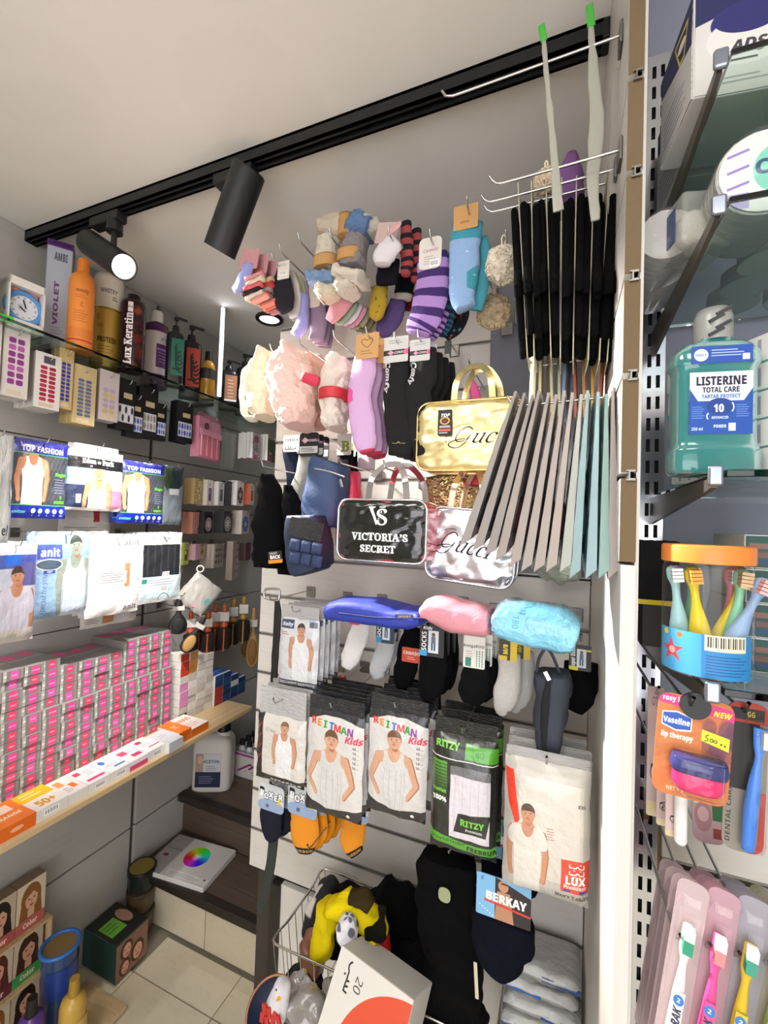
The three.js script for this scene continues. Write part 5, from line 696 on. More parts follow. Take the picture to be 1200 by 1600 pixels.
soft('dress_sock', 'grey dress sock with a dark toe and a black header', 'socks', -0.9, [[482, 705, 17], [478, 735, 16], [466, 765, 14], [462, 778, 14], [456, 790, 9]], 0.02, knitMap(tex(64, 256, (c, W, h) => { rect(c, 0, 0, W, h, '#86857f'); rect(c, 0, 206, W, 5, '#e8e6e0'); rect(c, 0, 211, W, 45, '#3a3a3a'); })), { g: G3, card: [[468, 676, 498, 713], tex(128, 160, (c, W, h) => { rect(c, 0, 0, W, h, '#1b1b1f'); pg(c, [[16, 52], [38, 30], [60, 52], [38, 74]], '#d8b4b8'); txt(c, 'ROMELI', 88, 54, 22, '#d8c8cc', 'bold italic'); rect(c, 4, 92, 118, 46, '#c4c4c0'); lines(c, 12, 102, 100, 3, 11, 5, '#666'); })], cz: 0.014, rad: 0.01, back: 2, gap: 0.026, lb: 'dark dress sock queued behind the grey one', hook: [476, 672] });
soft('dress_sock', 'black dress sock with a white header bearing a green letter', 'socks', -0.98, [[540, 705, 14], [540, 735, 14], [540, 770, 13]], 0.02, knit(0x15151a), { g: G3, card: [[527, 678, 549, 711], tex(96, 128, (c, W, h) => { rect(c, 0, 0, W, h, '#c9c6c0'); txt(c, 'B', 56, 76, 86, '#7a8a2c', 'bold', 'serif'); })], cz: 0.012, back: 1, lb: 'black dress sock queued behind the green letter', gap: 0.026 });
soft('dress_sock', 'white dress sock between the letter header and the silver handles', 'socks', -1.0, [[572, 700, 14], [572, 720, 15], [572, 735, 14]], 0.02, knit(0xc9c4c8), { g: G3 });
// black hanging shirts with an orange tag
{ const t = soft('black_shorts', 'black garment with an orange and white tag print near its hem', 'garment', -0.84, [[418, 742, 8], [420, 765, 17], [420, 810, 24], [420, 860, 27], [419, 886, 25]], 0.05, knit(0x08080a), { body: 'fabric', loft: { wr: 0.01, fr: 22 }, hook: [408, 728], g: 'black garments beside the passage' });
  cardPart(t, 'printed_tag', -0.812, [419, 861, 441, 880], 0.0012, card(tex(128, 96, (c, W, h) => { rect(c, 0, 0, W, h, '#1a1a1c'); txt(c, 'SNAP', 50, 18, 28, '#b8b8b8'); txt(c, 'BACK', 64, 48, 36, '#f0f0f0'); rect(c, 0, 68, W, 28, '#e08a24'); })), { rz: 0.14 });
  const c = dup(t, t.position.clone().add(V(0.025, -0.02, -0.06)), null, 'black garment hanging behind the tagged one'); c.children.filter((m) => m.name === 'printed_tag').forEach((m) => c.remove(m)); }
// bags
function bag(n, l, r, Z, d, bodyM, front, pipeM, handleM, apex, legs, o = {}) {
  const { c, w, h } = rectOn(r, 'Z', Z), t = thing(n, l, 'bag', [c.x, c.y - h / 2, c.z - d / 2]); t.rotation.z = o.rz ?? 0; const R = Math.min(w, h) * 0.2;
  part(t, 'body', at(slab(rshape(w, h, R), d, 0.006, 8), 0, h / 2, 0), bodyM);
  const f = pillow(w * 0.985, h * 0.98, 0.012, { wr: o.wr ?? 0.003, nx: 30, ny: 22, e: 0.3 });
  { const p = f.attributes.position; for (let i = 0; i < p.count; i++) { const x = p.getX(i), y = p.getY(i), ax = Math.abs(x) - (w / 2 - R), ay = Math.abs(y) - (h / 2 - R); if (ax > 0 && ay > 0) { const L = Math.hypot(ax, ay); const k = Math.max(ax, ay) / L; p.setX(i, Math.sign(x) * (w / 2 - R + ax * k)); p.setY(i, Math.sign(y) * (h / 2 - R + ay * k)); } } f.computeVertexNormals(); }
  part(t, 'front_panel', at(f, 0, h / 2, d / 2 - 0.001), front);
  const pts = rshape(w, h, R).getPoints(8).map((p) => V(p.x, p.y + h / 2, 0)); pts.pop();
  for (const z of [d / 2, -d / 2]) part(t, 'piping', new THREE.TubeGeometry(new THREE.CatmullRomCurve3(pts.map((p) => V(p.x, p.y, z)), true, 'catmullrom', 0.1), 90, 0.0026, 6, true), pipeM);
  const ap = onZ(apex[0], apex[1], Z), al = V(ap.x - c.x, ap.y - c.y + h / 2, 0);
  for (const [z, dx] of [[d / 2 - 0.004, 0], [-d / 2 + 0.004, o.hx ?? 0.01]]) { const a = mpx(ap, legs[0]), hg = new THREE.CatmullRomCurve3([V(al.x - a + dx, h - 0.008, z), V(al.x - a * 0.85 + dx, h + (al.y - h) * 0.55, z), V(al.x - a * 0.4 + dx, al.y - 0.004, z * 0.5), V(al.x + dx, al.y, z * 0.4), V(al.x + a * 0.4 + dx, al.y - 0.004, z * 0.5), V(al.x + a * 0.85 + dx, h + (al.y - h) * 0.55, z), V(al.x + a + dx, h - 0.008, z)], false, 'catmullrom', 0.5);
    part(t, 'handle', new THREE.ExtrudeGeometry(poly2([[-0.001, -0.006], [0.001, -0.006], [0.001, 0.006], [-0.001, 0.006]]), { steps: 40, bevelEnabled: false, extrudePath: hg }), handleM); }
  return { t, w, h, c };
}
const gold = M(0xe6d092, 0.26, { metalness: 1, bumpMap: ripple, bumpScale: 0.003 }), silver = M(0xd6d6da, 0.14, { metalness: 1, bumpMap: ripple, bumpScale: 0.004 }), silverPipe = M(0xdcdce0, 0.2, { metalness: 1 }), pinkV = M(0xe0405c, 0.12, { transmission: 0.35, thickness: 0 });
function scriptWord(c, x, y, s, col) { c.save(); c.translate(x, y); c.transform(1, 0, -0.28, 1, 0, 0); txt(c, 'ucci', s * 0.55, 0, s, col, 'italic', 'serif', 'left', s * 2.1); c.strokeStyle = col; c.lineCap = 'round'; for (const lw of [s * 0.05]) { c.lineWidth = lw; c.beginPath(); c.moveTo(s * 0.5, -s * 0.4); c.bezierCurveTo(s * 0.1, -s * 0.9, -s * 0.4, s * 0.1, 0, s * 0.25); c.bezierCurveTo(s * 0.3, s * 0.3, s * 0.45, s * 0.1, s * 0.5, -s * 0.1); c.bezierCurveTo(s * 0.4, s * 0.5, s * 0.1, s * 0.75, -s * 0.35, s * 0.45); c.bezierCurveTo(-s * 0.5, s * 0.25, -s * 0.1, s * 0.15, s * 0.3, s * 0.1); c.stroke(); c.lineWidth = lw * 0.5; c.beginPath(); c.moveTo(s * 0.3, -s * 0.65); c.bezierCurveTo(-s * 0.3, -s * 0.8, -s * 0.9, -s * 0.2, -s * 0.5, s * 0.3); c.stroke(); } c.restore(); }
const goldFront = new THREE.MeshPhysicalMaterial({ map: tex(512, 384, (c, W, h) => { rect(c, 0, 0, W, h, '#e8d69c'); scriptWord(c, 215, 205, 105, '#1d1608'); }), metalness: 0.85, roughness: 0.3, bumpMap: ripple, bumpScale: 0.003 });
const silFront = new THREE.MeshPhysicalMaterial({ map: tex(512, 384, (c, W, h) => { rect(c, 0, 0, W, h, '#d8d8dc'); c.save(); c.translate(110, 180); c.rotate(0.1); scriptWord(c, 0, 0, 110, '#18181c'); c.restore(); }), metalness: 0.85, roughness: 0.3, bumpMap: ripple, bumpScale: 0.004 });
const gb = bag('gold_bag', 'shiny gold handbag with black script and a small black tag', [652, 625, 818, 734], -0.83, 0.055, gold, goldFront, gold, gold, [740, 567], [31]);
{ const tg2 = cardPart(gb.t, 'hang_tag', -0.82, [684, 640, 706, 680], 0.0015, card(tex(96, 192, (c, W, h) => { rect(c, 0, 0, W, h, '#141416'); txt(c, 'TOP', 48, 42, 32, '#f0f0f0', 'bold italic'); ell(c, 48, 84, 34, 30, '#c9a24a'); ell(c, 48, 84, 22, 19, '#1a1a1a'); txt(c, 'HC', 48, 84, 20, '#d84a34'); txt(c, 'MODEL', 48, 128, 22, '#f0f0f0', 'bold italic'); rect(c, 8, 144, 80, 18, '#d85a50'); lines(c, 10, 170, 76, 1, 8, 6, '#ddd'); })));
  tg2.position.z = 0.0275 + 0.009; softPart(gb.t, 'pink_ribbon', -0.93, [[734, 590, 3], [740, 606, 7], [744, 626, 9]], 0.004, M(0xe84a9c, 0.4), { wr: 0 }); hook('Z', V(onZ(738, 572, -0.9).x, onZ(738, 572, -0.9).y - 0.004, -0.86), 'chrome hook holding the gold handbag', HL.Z[1]); }
const sb = bag('silver_bag', 'crinkled silver handbag with black script', [664, 796, 802, 912], -0.86, 0.07, silver, silFront, silverPipe, M(0xe0d2b8, 0.15, { metalness: 1 }), [722, 732], [26], { rz: -0.07, wr: 0.006 });
hook('Z', V(onZ(724, 738, -0.88).x, onZ(724, 738, -0.88).y - 0.008, -0.84), 'chrome hook holding the silver handbag', HL.Z[1]);
soft('gold_bag', 'rose gold bag folded behind the silver handbag', 'bag', -0.99, [[700, 742, 40], [704, 770, 44], [706, 800, 44], [706, 830, 40]], 0.06, M(0xd9b98a, 0.22, { metalness: 0.9, bumpMap: crinkle, bumpScale: 0.005 }), { body: 'body' });
soft('red_pouch', 'small red pouch peeping out under the gold handbag', 'pouch', -0.94, [[744, 742, 22], [746, 752, 20], [746, 760, 10]], 0.03, M(0xb82a3a, 0.35), { body: 'body' });
const vsTex = tex(768, 512, (c, W, h) => { rect(c, 0, 0, W, h, '#0b0b0d'); txt(c, 'V', 356, 132, 215, '#f2f2f2', '', 'serif'); c.lineWidth = 16; c.strokeStyle = '#0b0b0d'; c.font = 'bold 190px serif'; c.strokeText('S', 404, 142); c.fillStyle = '#f2f2f2'; c.fillText('S', 404, 142); pg(c, [[284, 52], [312, 52], [366, 190], [352, 214]], '#f2f2f2'); txt(c, 'VICTORIA’S', 384, 310, 84, '#f4f4f4', 'bold', 'serif', 'center', 520); txt(c, 'SECRET', 370, 410, 80, '#f4f4f4', 'bold', 'serif', 'center', 340); });
const vsb = bag('black_bag', 'glossy black handbag with white emblem and lettering and pink sides', [528, 781, 666, 878], -0.78, 0.09, pinkV, new THREE.MeshPhysicalMaterial({ map: vsTex, roughness: 0.12, clearcoat: 1, clearcoatRoughness: 0.05, bumpMap: ripple, bumpScale: 0.006 }), silverPipe, M(0xd4d4da, 0.15, { metalness: 1 }), [606, 722], [33], { hx: 0.012 });
hook('Z', V(onZ(608, 728, -0.82).x, onZ(608, 728, -0.82).y - 0.006, -0.79), 'chrome hook holding the glossy black handbag', HL.Z[1]);
soft('pink_bag', 'pink vinyl bag strap and side behind the black handbag', 'bag', -0.93, [[548, 738, 14], [548, 770, 18], [546, 800, 22], [548, 850, 24]], 0.05, M(0xd8385c, 0.25), { body: 'body' });
{ const t = soft('navy_bag', 'navy zipped lunch bag with a silver zip', 'bag', -0.88, [[516, 720, 26], [514, 728, 30], [510, 760, 32], [506, 800, 33], [504, 822, 28]], 0.07, M(0x33486e, 0.6, { bumpMap: weave, bumpScale: 0.001 }), { body: 'body', loft: { n: 3.4, wr: 0.008, fr: 18 } });
  softPart(t, 'zip', -0.845, [[492, 732, 1.6], [515, 737, 1.6], [538, 745, 1.6]], 0.004, silverPipe, { wr: 0 }); part(t, 'zip_pull', box(0.004, 0.018, 0.003), silverPipe, toLocal(t, onZ(533, 755, -0.84)).toArray(), [0, 0, 0.3]); hook('Z', onZ(528, 722, -0.84), 'chrome hook holding the navy zipped lunch bag', HL.Z[1]); }
{ const t = soft('navy_bag', 'navy quilted bag with a clear vinyl top window', 'bag', -0.84, [[482, 806, 30], [482, 830, 34], [484, 860, 36], [486, 885, 32], [488, 894, 22]], 0.08, M(0x1e2a44, 0.65), { body: 'body', loft: { n: 3.6, wr: 0.004, fr: 18 } });
  cardPart(t, 'vinyl_window', -0.797, [452, 812, 504, 842], 0.002, M(0x14161c, 0.05, { clearcoat: 1, bumpMap: crinkle, bumpScale: 0.008 }), { rz: -0.16, rad: 0.006 });
  for (let i = 0; i < 3; i++) for (let j = 0; j < 2; j++) { const { c, w } = rectOn([454 + i * 17, 842 + j * 20 + i * 3, 470 + i * 17, 860 + j * 20 + i * 3], 'Z', -0.8), q = toLocal(t, c); part(t, 'quilt_pad', pillow(w, w, 0.01, { nx: 6, ny: 6, wr: 0.001 }), M(0x27385c, 0.7), [q.x, q.y, q.z + 0.004], [0, 0, -0.16]); }
  hook('Z', onZ(470, 802, -0.83), 'chrome hook holding the navy quilted bag', HL.Z[1]); }

// ---------- lower rows ----------
// belt
{ const t = soft('leather_belt', 'black belt with a chrome buckle hanging beside the kids packs', 'belt', -0.9, [[433, 938, 4], [434, 960, 6], [431, 1010, 6], [427, 1075, 6]], 0.006, M(0x17171a, 0.45), { body: 'strap', loft: { n: 6, wr: 0.001 } });
  part(t, 'buckle', tube([[-0.02, 0, 0], [-0.02, 0.02, 0], [0.02, 0.024, 0], [0.02, -0.002, 0]], 0.003, 30, 8, true), chrome, [-0.012, 0.004, 0.006]); hook('Z', onZ(420, 938, -0.87), 'chrome hook holding the black belt', HL.Z[1]); 
  soft('leather_belt', 'dark green belt end hanging below the navy boxer pack', 'belt', -0.9, [[428, 1300, 8], [424, 1345, 8], [416, 1385, 8], [408, 1415, 7], [405, 1422, 4]], 0.006, M(0x24302c, 0.5), { body: 'strap', loft: { n: 6, wr: 0.001 } }); }
const PZ = (l, r, Z, o) => hang({ n: 'kids_undershirt_pack', l, cat: 'clothing pack', r, Z, kind: 'pillow', d: 0.016, wr: 0.003, g: 'packs on the lower hooks of the partition', tabMat: M(0xdedede, 0.2, { transmission: 0.5, thickness: 0, bumpMap: crinkle, bumpScale: 0.004 }), ...o });
PZ('clear pack with a boy in a white tank top and an exclusive fit strip', [437, 966, 498, 1074], -0.83, { tab: [0.96, 0.03], map: tex(384, 640, (c, W, h) => { rect(c, 0, 0, W, h, '#c4c6ca'); model(c, 225, 40, 190, { skin: '#b98a70', hair: '#3c2c24', shirt: '#d6d8da', down: 2.3 }); rect(c, 20, 20, 130, 80, '#3a4058'); txt(c, 'Baby', 85, 60, 44, '#c8ccd8', 'italic bold'); rect(c, 300, 20, 70, 50, '#55596a'); lines(c, 30, 130, 80, 2, 20, 8, '#a86a6a'); rect(c, 0, 575, W, 65, '#4a4c52'); txt(c, 'EXCLUSIVE BODY&FIT', 192, 606, 36, '#dcdce0', 'bold', 'sans-serif', 'center', 350); txt(c, 'Kids', 320, 8, 30, '#5a9ac8'); }), back: 4, gap: 0.022, lb: 'clear kids pack queued behind the boy in the tank top', jit: 0.006 });
// low socks row
const G4 = 'low cut socks under the zip pouches';
soft('low_sock', 'white low sock with a red cuff mark beside the kids packs', 'socks', -0.86, [[566, 968, 12], [562, 985, 15], [554, 1010, 16], [546, 1030, 15], [541, 1043, 9]], 0.014, knit(0xd9d6d4), { g: G4, card: [[546, 966, 562, 976], M(0xc0484c, 0.7)], cardName: 'cuff_mark', hook: [530, 960] });
const sportCard = (bg, t, f) => tex(96, 128, (c, W, h) => { rect(c, 0, 0, W, h, bg); c.save(); c.translate(18, 66); c.rotate(-Math.PI / 2); txt(c, t, 0, 0, 26, '#f0f0f0', 'bold', 'sans-serif', 'center', 100); c.restore(); rect(c, 34, 20, 40, 92, '#cdd6dc'); ell(c, 54, 36, 7, 8, '#6a4a3a'); rect(c, 46, 44, 16, 28, '#5a6a7c'); rect(c, 46, 72, 6, 30, '#2c3c5c'); rect(c, 56, 72, 6, 30, '#2c3c5c'); f && f(c); });
soft('low_sock', 'light grey low sock with a blue sport card', 'socks', -0.86, [[606, 985, 16], [600, 1020, 15], [590, 1045, 14], [594, 1060, 9]], 0.016, knit(0xb0b2b4), { g: G4, card: [[588, 962, 616, 1005], sportCard('#2c3a4c', 'SOCKS', (c) => rect(c, 0, 100, 30, 28, '#2a8ac0'))], back: 1, lb: 'grey low sock queued behind the blue sport card', gap: 0.022 });
soft('low_sock', 'long black low sock with an orange sleeve label', 'socks', -0.87, [[646, 980, 14], [642, 1005, 18], [636, 1035, 18], [630, 1060, 17], [628, 1075, 10]], 0.016, knit(0x09090b), { g: G4, card: [[628, 1012, 656, 1035], tex(128, 96, (c, W, h) => { rect(c, 0, 0, W, h, '#c8482c'); txt(c, 'CAMADO', 70, 36, 28, '#f4e4dc'); lines(c, 40, 60, 60, 2, 12, 4, '#e8b8a4'); })] });
soft('low_sock', 'black low sock with a kids sport card', 'socks', -0.82, [[676, 990, 20], [678, 1030, 22], [674, 1062, 22], [670, 1085, 16], [672, 1095, 6]], 0.018, knit(0x08080a), { g: G4, card: [[656, 978, 694, 1026], sportCard('#1c1c20', 'SOCKS', (c) => { txt(c, 'Kids', 30, 10, 18, '#eee', 'italic bold'); rect(c, 0, 104, 30, 24, '#2a9ad0'); })], hook: [672, 974], back: 2, gap: 0.024, bx: 0.006, lb: 'black low sock queued behind the kids sport card' });
soft('low_sock', 'black ankle socks with a white and green card', 'socks', -0.82, [[748, 1030, 18], [742, 1060, 22], [738, 1085, 22], [736, 1098, 14]], 0.02, knit(0x0c0c0e), { g: G4, card: [[724, 994, 758, 1044], tex(128, 192, (c, W, h) => { rect(c, 0, 0, W, h, '#d8d6ce'); txt(c, 'KangaROO', 62, 60, 24, '#2c4a3c'); lines(c, 16, 92, 44, 3, 14, 4, '#999'); rect(c, 14, 130, 34, 54, '#2c7a6c'); for (let i = 0; i < 3; i++) for (let k = 0; k < 7; k++) pg(c, [[76 + i * 16, 84 + k * 14], [84 + i * 16, 90 + k * 14], [84 + i * 16, 98 + k * 14], [76 + i * 16, 92 + k * 14]], '#2c7a6c'); })], back: 2, gap: 0.024, bx: 0.008, lb: 'black ankle sock queued behind the green card', hook: [738, 990] });
soft('low_sock', 'pale grey low sock with a yellow and black card', 'socks', -0.83, [[796, 1020, 17], [796, 1055, 18], [790, 1085, 20], [786, 1108, 14], [790, 1116, 6]], 0.018, knit(0xc0bdb8), { g: G4, card: [[780, 1000, 808, 1032], tex(96, 128, (c, W, h) => { rect(c, 0, 0, W, h, '#2a2818'); rect(c, 60, 0, 36, h, '#d8b81c'); rect(c, 0, 100, 44, 28, '#d8b81c'); c.save(); c.translate(34, 60); c.rotate(-Math.PI / 2); txt(c, 'M/8', 0, 0, 34, '#e8c828'); c.restore(); })], back: 1, bx: 0.02, gap: 0.024, lb: 'pale grey low sock queued behind the yellow card' });
soft('low_sock', 'black low sock with a yellow sport card by the side board', 'socks', -0.82, [[908, 1035, 24], [908, 1065, 25], [904, 1092, 22], [898, 1110, 12]], 0.02, knit(0x08080a), { g: G4, card: [[889, 1008, 924, 1048], sportCard('#2a2a26', 'Super Dino', (c) => { rect(c, 0, 108, 40, 20, '#d8d02c'); rect(c, 76, 20, 20, 10, '#d8d02c'); })], hook: [908, 1004] });
solo('sock_label', 'small red label block on the rail under the white low sock', 'label', box(0.02, 0.045, 0.012), card(tex(64, 128, (c, W, h) => { rect(c, 0, 0, W, h, '#a82a24'); c.save(); c.translate(36, 64); c.rotate(Math.PI / 2); txt(c, 'CAMADO', 0, 0, 24, '#f0d8d0'); c.restore(); })), onZ(534, 1072, -0.93), [0, 0.5, 0]);
hook('Z', V(onZ(534, 1072, -0.93).x, onZ(534, 1072, -0.93).y + 0.012, -0.9), 'chrome hook holding the small red label block', HL.Z[1]);
// zip pouches lying over the hooks
const pouch = (n, l, Z, path, d, col, o = {}) => soft(n, l, 'pouch', Z, path, d, M(col, o.r ?? 0.6, { clearcoat: o.cc ?? 0, clearcoatRoughness: 0.1, bumpMap: crinkle, bumpScale: o.bs ?? 0.001 }), { body: 'body', loft: { n: 3, wr: 0.005, fr: 24, seg: 24 }, g: 'zip pouches resting on the hooks' });
{ const t = pouch('zip_case', 'royal blue zip case resting on the sock hooks', -0.8, [[526, 952, 13], [545, 950, 18], [590, 954, 18], [635, 962, 16], [662, 962, 13], [668, 962, 7]], 0.11, 0x27399e); softPart(t, 'zip', -0.745, [[530, 958, 1.3], [590, 965, 1.3], [660, 966, 1.3]], 0.004, M(0x18246a, 0.5), { wr: 0 }); cardPart(t, 'printed_badge', -0.742, [617, 960, 646, 967], 0.0012, card(tex(96, 32, (c, W, h) => { rect(c, 0, 0, W, h, '#33408c'); txt(c, 'SPORT', 48, 16, 22, '#c9a25a', 'bold italic'); })), { rz: 0.1 }); }
pouch('zip_case', 'dusty pink zip case resting on the sock hooks', -0.78, [[668, 952, 10], [682, 950, 20], [715, 960, 24], [750, 966, 24], [770, 968, 18]], 0.1, 0xcf8a96, { r: 0.5 });
{ const t = pouch('vinyl_pouch', 'glossy sky blue vinyl pouch marked in teal', -0.76, [[775, 965, 14], [786, 966, 26], [830, 972, 33], [875, 982, 34], [900, 990, 26]], 0.11, 0x74bcd8, { cc: 1, r: 0.25, bs: 0.004 }); cardPart(t, 'price_print', -0.7, [791, 958, 820, 986], 0.0008, card(tex(96, 96, (c, W, h) => { rect(c, 0, 0, W, h, '#79c4e2'); c.save(); c.translate(48, 48); c.rotate(1.45); txt(c, '180', 0, 0, 44, '#2a8aa8', ''); c.restore(); }), { roughness: 0.2 }), { rz: -0.2 }); }
{ const t = soft('hanging_case', 'dark slate narrow case hanging open by its loop', 'case', -0.78, [[862, 1050, 24], [864, 1080, 27], [860, 1120, 22], [858, 1160, 20], [856, 1188, 16]], 0.05, M(0x2c313e, 0.7, { bumpMap: weave, bumpScale: 0.001 }), { body: 'body', loft: { n: 3, wr: 0.008, fr: 20 }, hook: [852, 1012] });
  softPart(t, 'loop', -0.77, [[838, 1052, 2.4], [842, 1030, 2.4], [852, 1014, 2.4], [862, 1022, 2.4], [874, 1050, 2.4]], 0.004, M(0x252934, 0.7), { wr: 0 }); softPart(t, 'open_slot', -0.752, [[858, 1060, 3], [852, 1100, 6], [850, 1140, 5], [850, 1180, 2]], 0.006, M(0x0c0d12, 0.9), { wr: 0 }); part(t, 'zip_pull', box(0.006, 0.014, 0.003), chrome, toLocal(t, onZ(855, 1056, -0.75)).toArray(), [0, 0, 0.5]); }
// packs with printed children
PZ('clear pack with a smiling girl in a white tank top', [402, 1118, 478, 1224], -0.8, { d: 0.018, tab: [0.95, 0.06], map: tex(384, 512, (c, W, h) => { rect(c, 0, 0, W, h, '#cdcac4'); model(c, 232, 30, 150, { skin: '#c09074', hair: '#7a5a40', shirt: '#dedee0', down: 2.2 }); rect(c, 0, 0, 60, h, '#1c1a1c'); for (let i = 0; i < 4; i++) txt(c, '/', 34, 90 + i * 80, 50, '#b03028', 'italic bold'); txt(c, 'Ö Ne', 120, 120, 34, '#a8a49c'); rect(c, 0, 455, W, 57, '#1c1c1e'); for (let i = 0; i < 8; i++) rect(c, 130 + i * 30, 480, 20, 16, '#d8d8d8'); }), back: 4, gap: 0.022, lb: 'clear pack queued behind the smiling girl', jit: 0.006 });
const reit = tex(512, 900, (c, W, h) => { rect(c, 0, 0, W, h, '#d0cecb'); model(c, 235, 150, 290, { skin: '#cf9f82', hair: '#6a4a30', shirt: '#cbcbc9', shade: '#aeaeac', down: 2.1, hips: true }); pg(c, [[0, 0], [W, 0], [W, 90], [330, 40], [160, 40], [0, 100]], '#222226'); [...'REITMAN'].forEach((k, i) => txt(c, k, 62 + i * 56, 100 + i * 7, 82, ['#d83a34', '#e08a24', '#3a9a48', '#2a6ac0', '#d83a34', '#3a9a48', '#8a3a9a'][i])); txt(c, 'Kids', 425, 205, 76, '#d23a5a', 'bold italic', 'sans-serif', 'center', 150); ['08', '10', '12', '14', '16'].forEach((k, i) => txt(c, '■ ' + k + '…', 440, 270 + i * 40, 28, '#3c3c40')); pg(c, [[0, 760], [200, 840], [W, 790], [W, h], [0, h]], '#232327'); ell(c, 400, 855, 16, 16, '#e8e8e8'); });
const reitM = poly(reit);
for (const [k, r] of [[0, [480, 1112, 568, 1276]], [1, [576, 1112, 668, 1276]]]) PZ(['white kids pack with colourful lettering beside the smiling girl pack', 'white kids pack with colourful lettering beside the black and green pack'][k], r, -0.8, { mat: reitM, back: 5, gap: 0.022, lb: ['white kids pack queued behind the lettering beside the girl pack', 'white kids pack queued behind the lettering beside the green pack'][k], jit: 0.008, tab: [0.98, 0.03], tabMat: M(0x1b1b1f, 0.3, { clearcoat: 1, bumpMap: crinkle, bumpScale: 0.004 }), tip: 0.03 });
PZ('black and green pack of white briefs', [674, 1150, 778, 1334], -0.78, { d: 0.035, tab: [0.94, 0.03], tabMat: M(0x1a1c1a, 0.3, { clearcoat: 1, bumpMap: crinkle, bumpScale: 0.005 }), map: tex(512, 900, (c, W, h) => { rect(c, 0, 0, W, h, '#1b1e1a'); txt(c, 'RITZY', 130, 70, 70, '#7cc84a', 'bold', 'sans-serif', 'center', 190); rect(c, 270, 40, 242, 110, '#4ea02a'); txt(c, '80', 380, 96, 60, '#2c6a1c', ''); rect(c, 0, 160, W, 8, '#d8d8d8'); for (let i = 0; i < 14; i++) { c.globalAlpha = 1 - i / 14; rect(c, 20, 190 + i * 26, 120, 20, '#4e9a2c'); } c.globalAlpha = 1; txt(c, 'Premium', 80, 420, 34, '#7cc84a', 'bold', 'sans-serif', 'center', 110); txt(c, '100%', 84, 480, 46, '#e8e8e8'); rect(c, 165, 210, 300, 540, '#cfcad2'); rect(c, 165, 210, 300, 70, '#6a6a6c'); for (let i = 0; i < 5; i++) rect(c, 200 + i * 60, 290, 4, 420, '#b8b2bc'); pg(c, [[230, 560], [470, 530], [440, 700], [200, 700]], '#121412'); txt(c, 'RITZY', 335, 620, 66, '#6cc03c', 'bold', 'sans-serif', 'center', 190); txt(c, 'Premium', 350, 672, 28, '#d8d8d8'); pg(c, [[0, 740], [300, 780], [512, 770], [512, 850], [0, 820]], '#4ea02a'); txt(c, 'All Day Full Comfort', 150, 790, 30, '#12260c', 'bold', 'sans-serif', 'center', 270); txt(c, 'FREBRUN', 410, 815, 50, '#101a0c'); lines(c, 20, 866, 440, 1, 10, 8, '#889'); }), back: 2, gap: 0.04, lb: 'black and green briefs pack queued behind the front one' });
// white tee pack with red label
PZ('clear pack of a white tee with a red label', [787, 1190, 922, 1398], -0.74, { d: 0.03, tab: [0.98, 0.018], map: tex(640, 960, (c, W, h) => { rect(c, 0, 0, W, h, '#b2aea6'); rect(c, 120, 110, 470, 700, '#c6c1b8'); pg(c, [[0, 90], [70, 90], [130, 430], [100, 480], [40, 330]], '#d83a28'); model(c, 190, 300, 250, { skin: '#b88468', hair: '#4a3424', shirt: '#cdc9c1', sleeve: 0.3, shade: '#cfcabf', down: 2.2 }); rect(c, 440, 620, 200, 230, '#d6402c'); for (const [y, s] of [[665, 0], [712, 6]]) { c.strokeStyle = '#f6e8e0'; c.lineWidth = 8; c.beginPath(); c.moveTo(600, y - 18); c.lineTo(600, y + 8); c.lineTo(570, y + 8); c.quadraticCurveTo(555, y - 16, 545, y + 8); c.lineTo(500, y + 8); c.lineTo(500, y - 10); c.moveTo(530, y + 24); c.lineTo(534, y + 24); c.moveTo(575, y - 22); c.lineTo(580, y - 22); c.stroke(); } txt(c, 'LUX', 540, 762, 76, '#f6f0ea', 'bold', 'sans-serif', 'center', 170); txt(c, 'Premium', 540, 808, 34, '#f0d8cc', 'bold', 'serif'); rect(c, 460, 828, 50, 18, '#3a4a9a'); rect(c, 570, 828, 50, 18, '#3a4a9a'); txt(c, 'Men’s T-Shirt', 520, 890, 36, '#3a3630', 'bold', 'serif'); txt(c, 'XXL', 580, 240, 34, '#55504a'); lines(c, 330, 440, 60, 5, 18, 5, '#a86a5a'); txt(c, '◯', 590, 60, 40, '#555'); }), back: 2, gap: 0.034, lb: 'brown edged pack queued behind the white tee pack' });
// boxer packs
const boxerHead = tex(128, 128, (c, W, h) => { rect(c, 0, 0, W, h, '#c9cdd2'); ell(c, 64, 120, 76, 50, '#8fa4c4'); [...'BOXER'].forEach((k, i) => { c.lineWidth = 7; c.strokeStyle = '#1c1c24'; c.font = 'bold 36px sans-serif'; c.textAlign = 'center'; c.strokeText(k, 18 + i * 23, 50 + (i % 2) * 10); txt(c, k, 18 + i * 23, 50 + (i % 2) * 10, 36, '#f4f4f4'); }); rect(c, 40, 96, 14, 16, '#5a5a6a'); rect(c, 96, 60, 14, 26, '#d8c82c'); });
const BX = (l, Z, path, col, r, o = {}) => soft('boxer_pack', l, 'boxer shorts', Z, path, 0.02, knit(col), { g: 'boxer packs under the kids packs', body: 'shorts', card: [r, boxerHead], rad: 0.012, ...o });
BX('navy boxer shorts with a grey blue header', -0.86, [[424, 1262, 19], [424, 1285, 20], [426, 1304, 17], [428, 1312, 8]], 0x20222e, [404, 1226, 444, 1268], { back: 2, gap: 0.024, bx: 0.01, lb: 'navy boxer pack queued behind its grey header', hook: [424, 1228] });
const hem = knitMap(tex(64, 128, (c, W, h) => { rect(c, 0, 0, W, h, '#e08e20'); rect(c, 0, 104, W, 24, '#1c1612'); txt(c, 'CARBON', 32, 116, 14, '#d8a24a'); }));
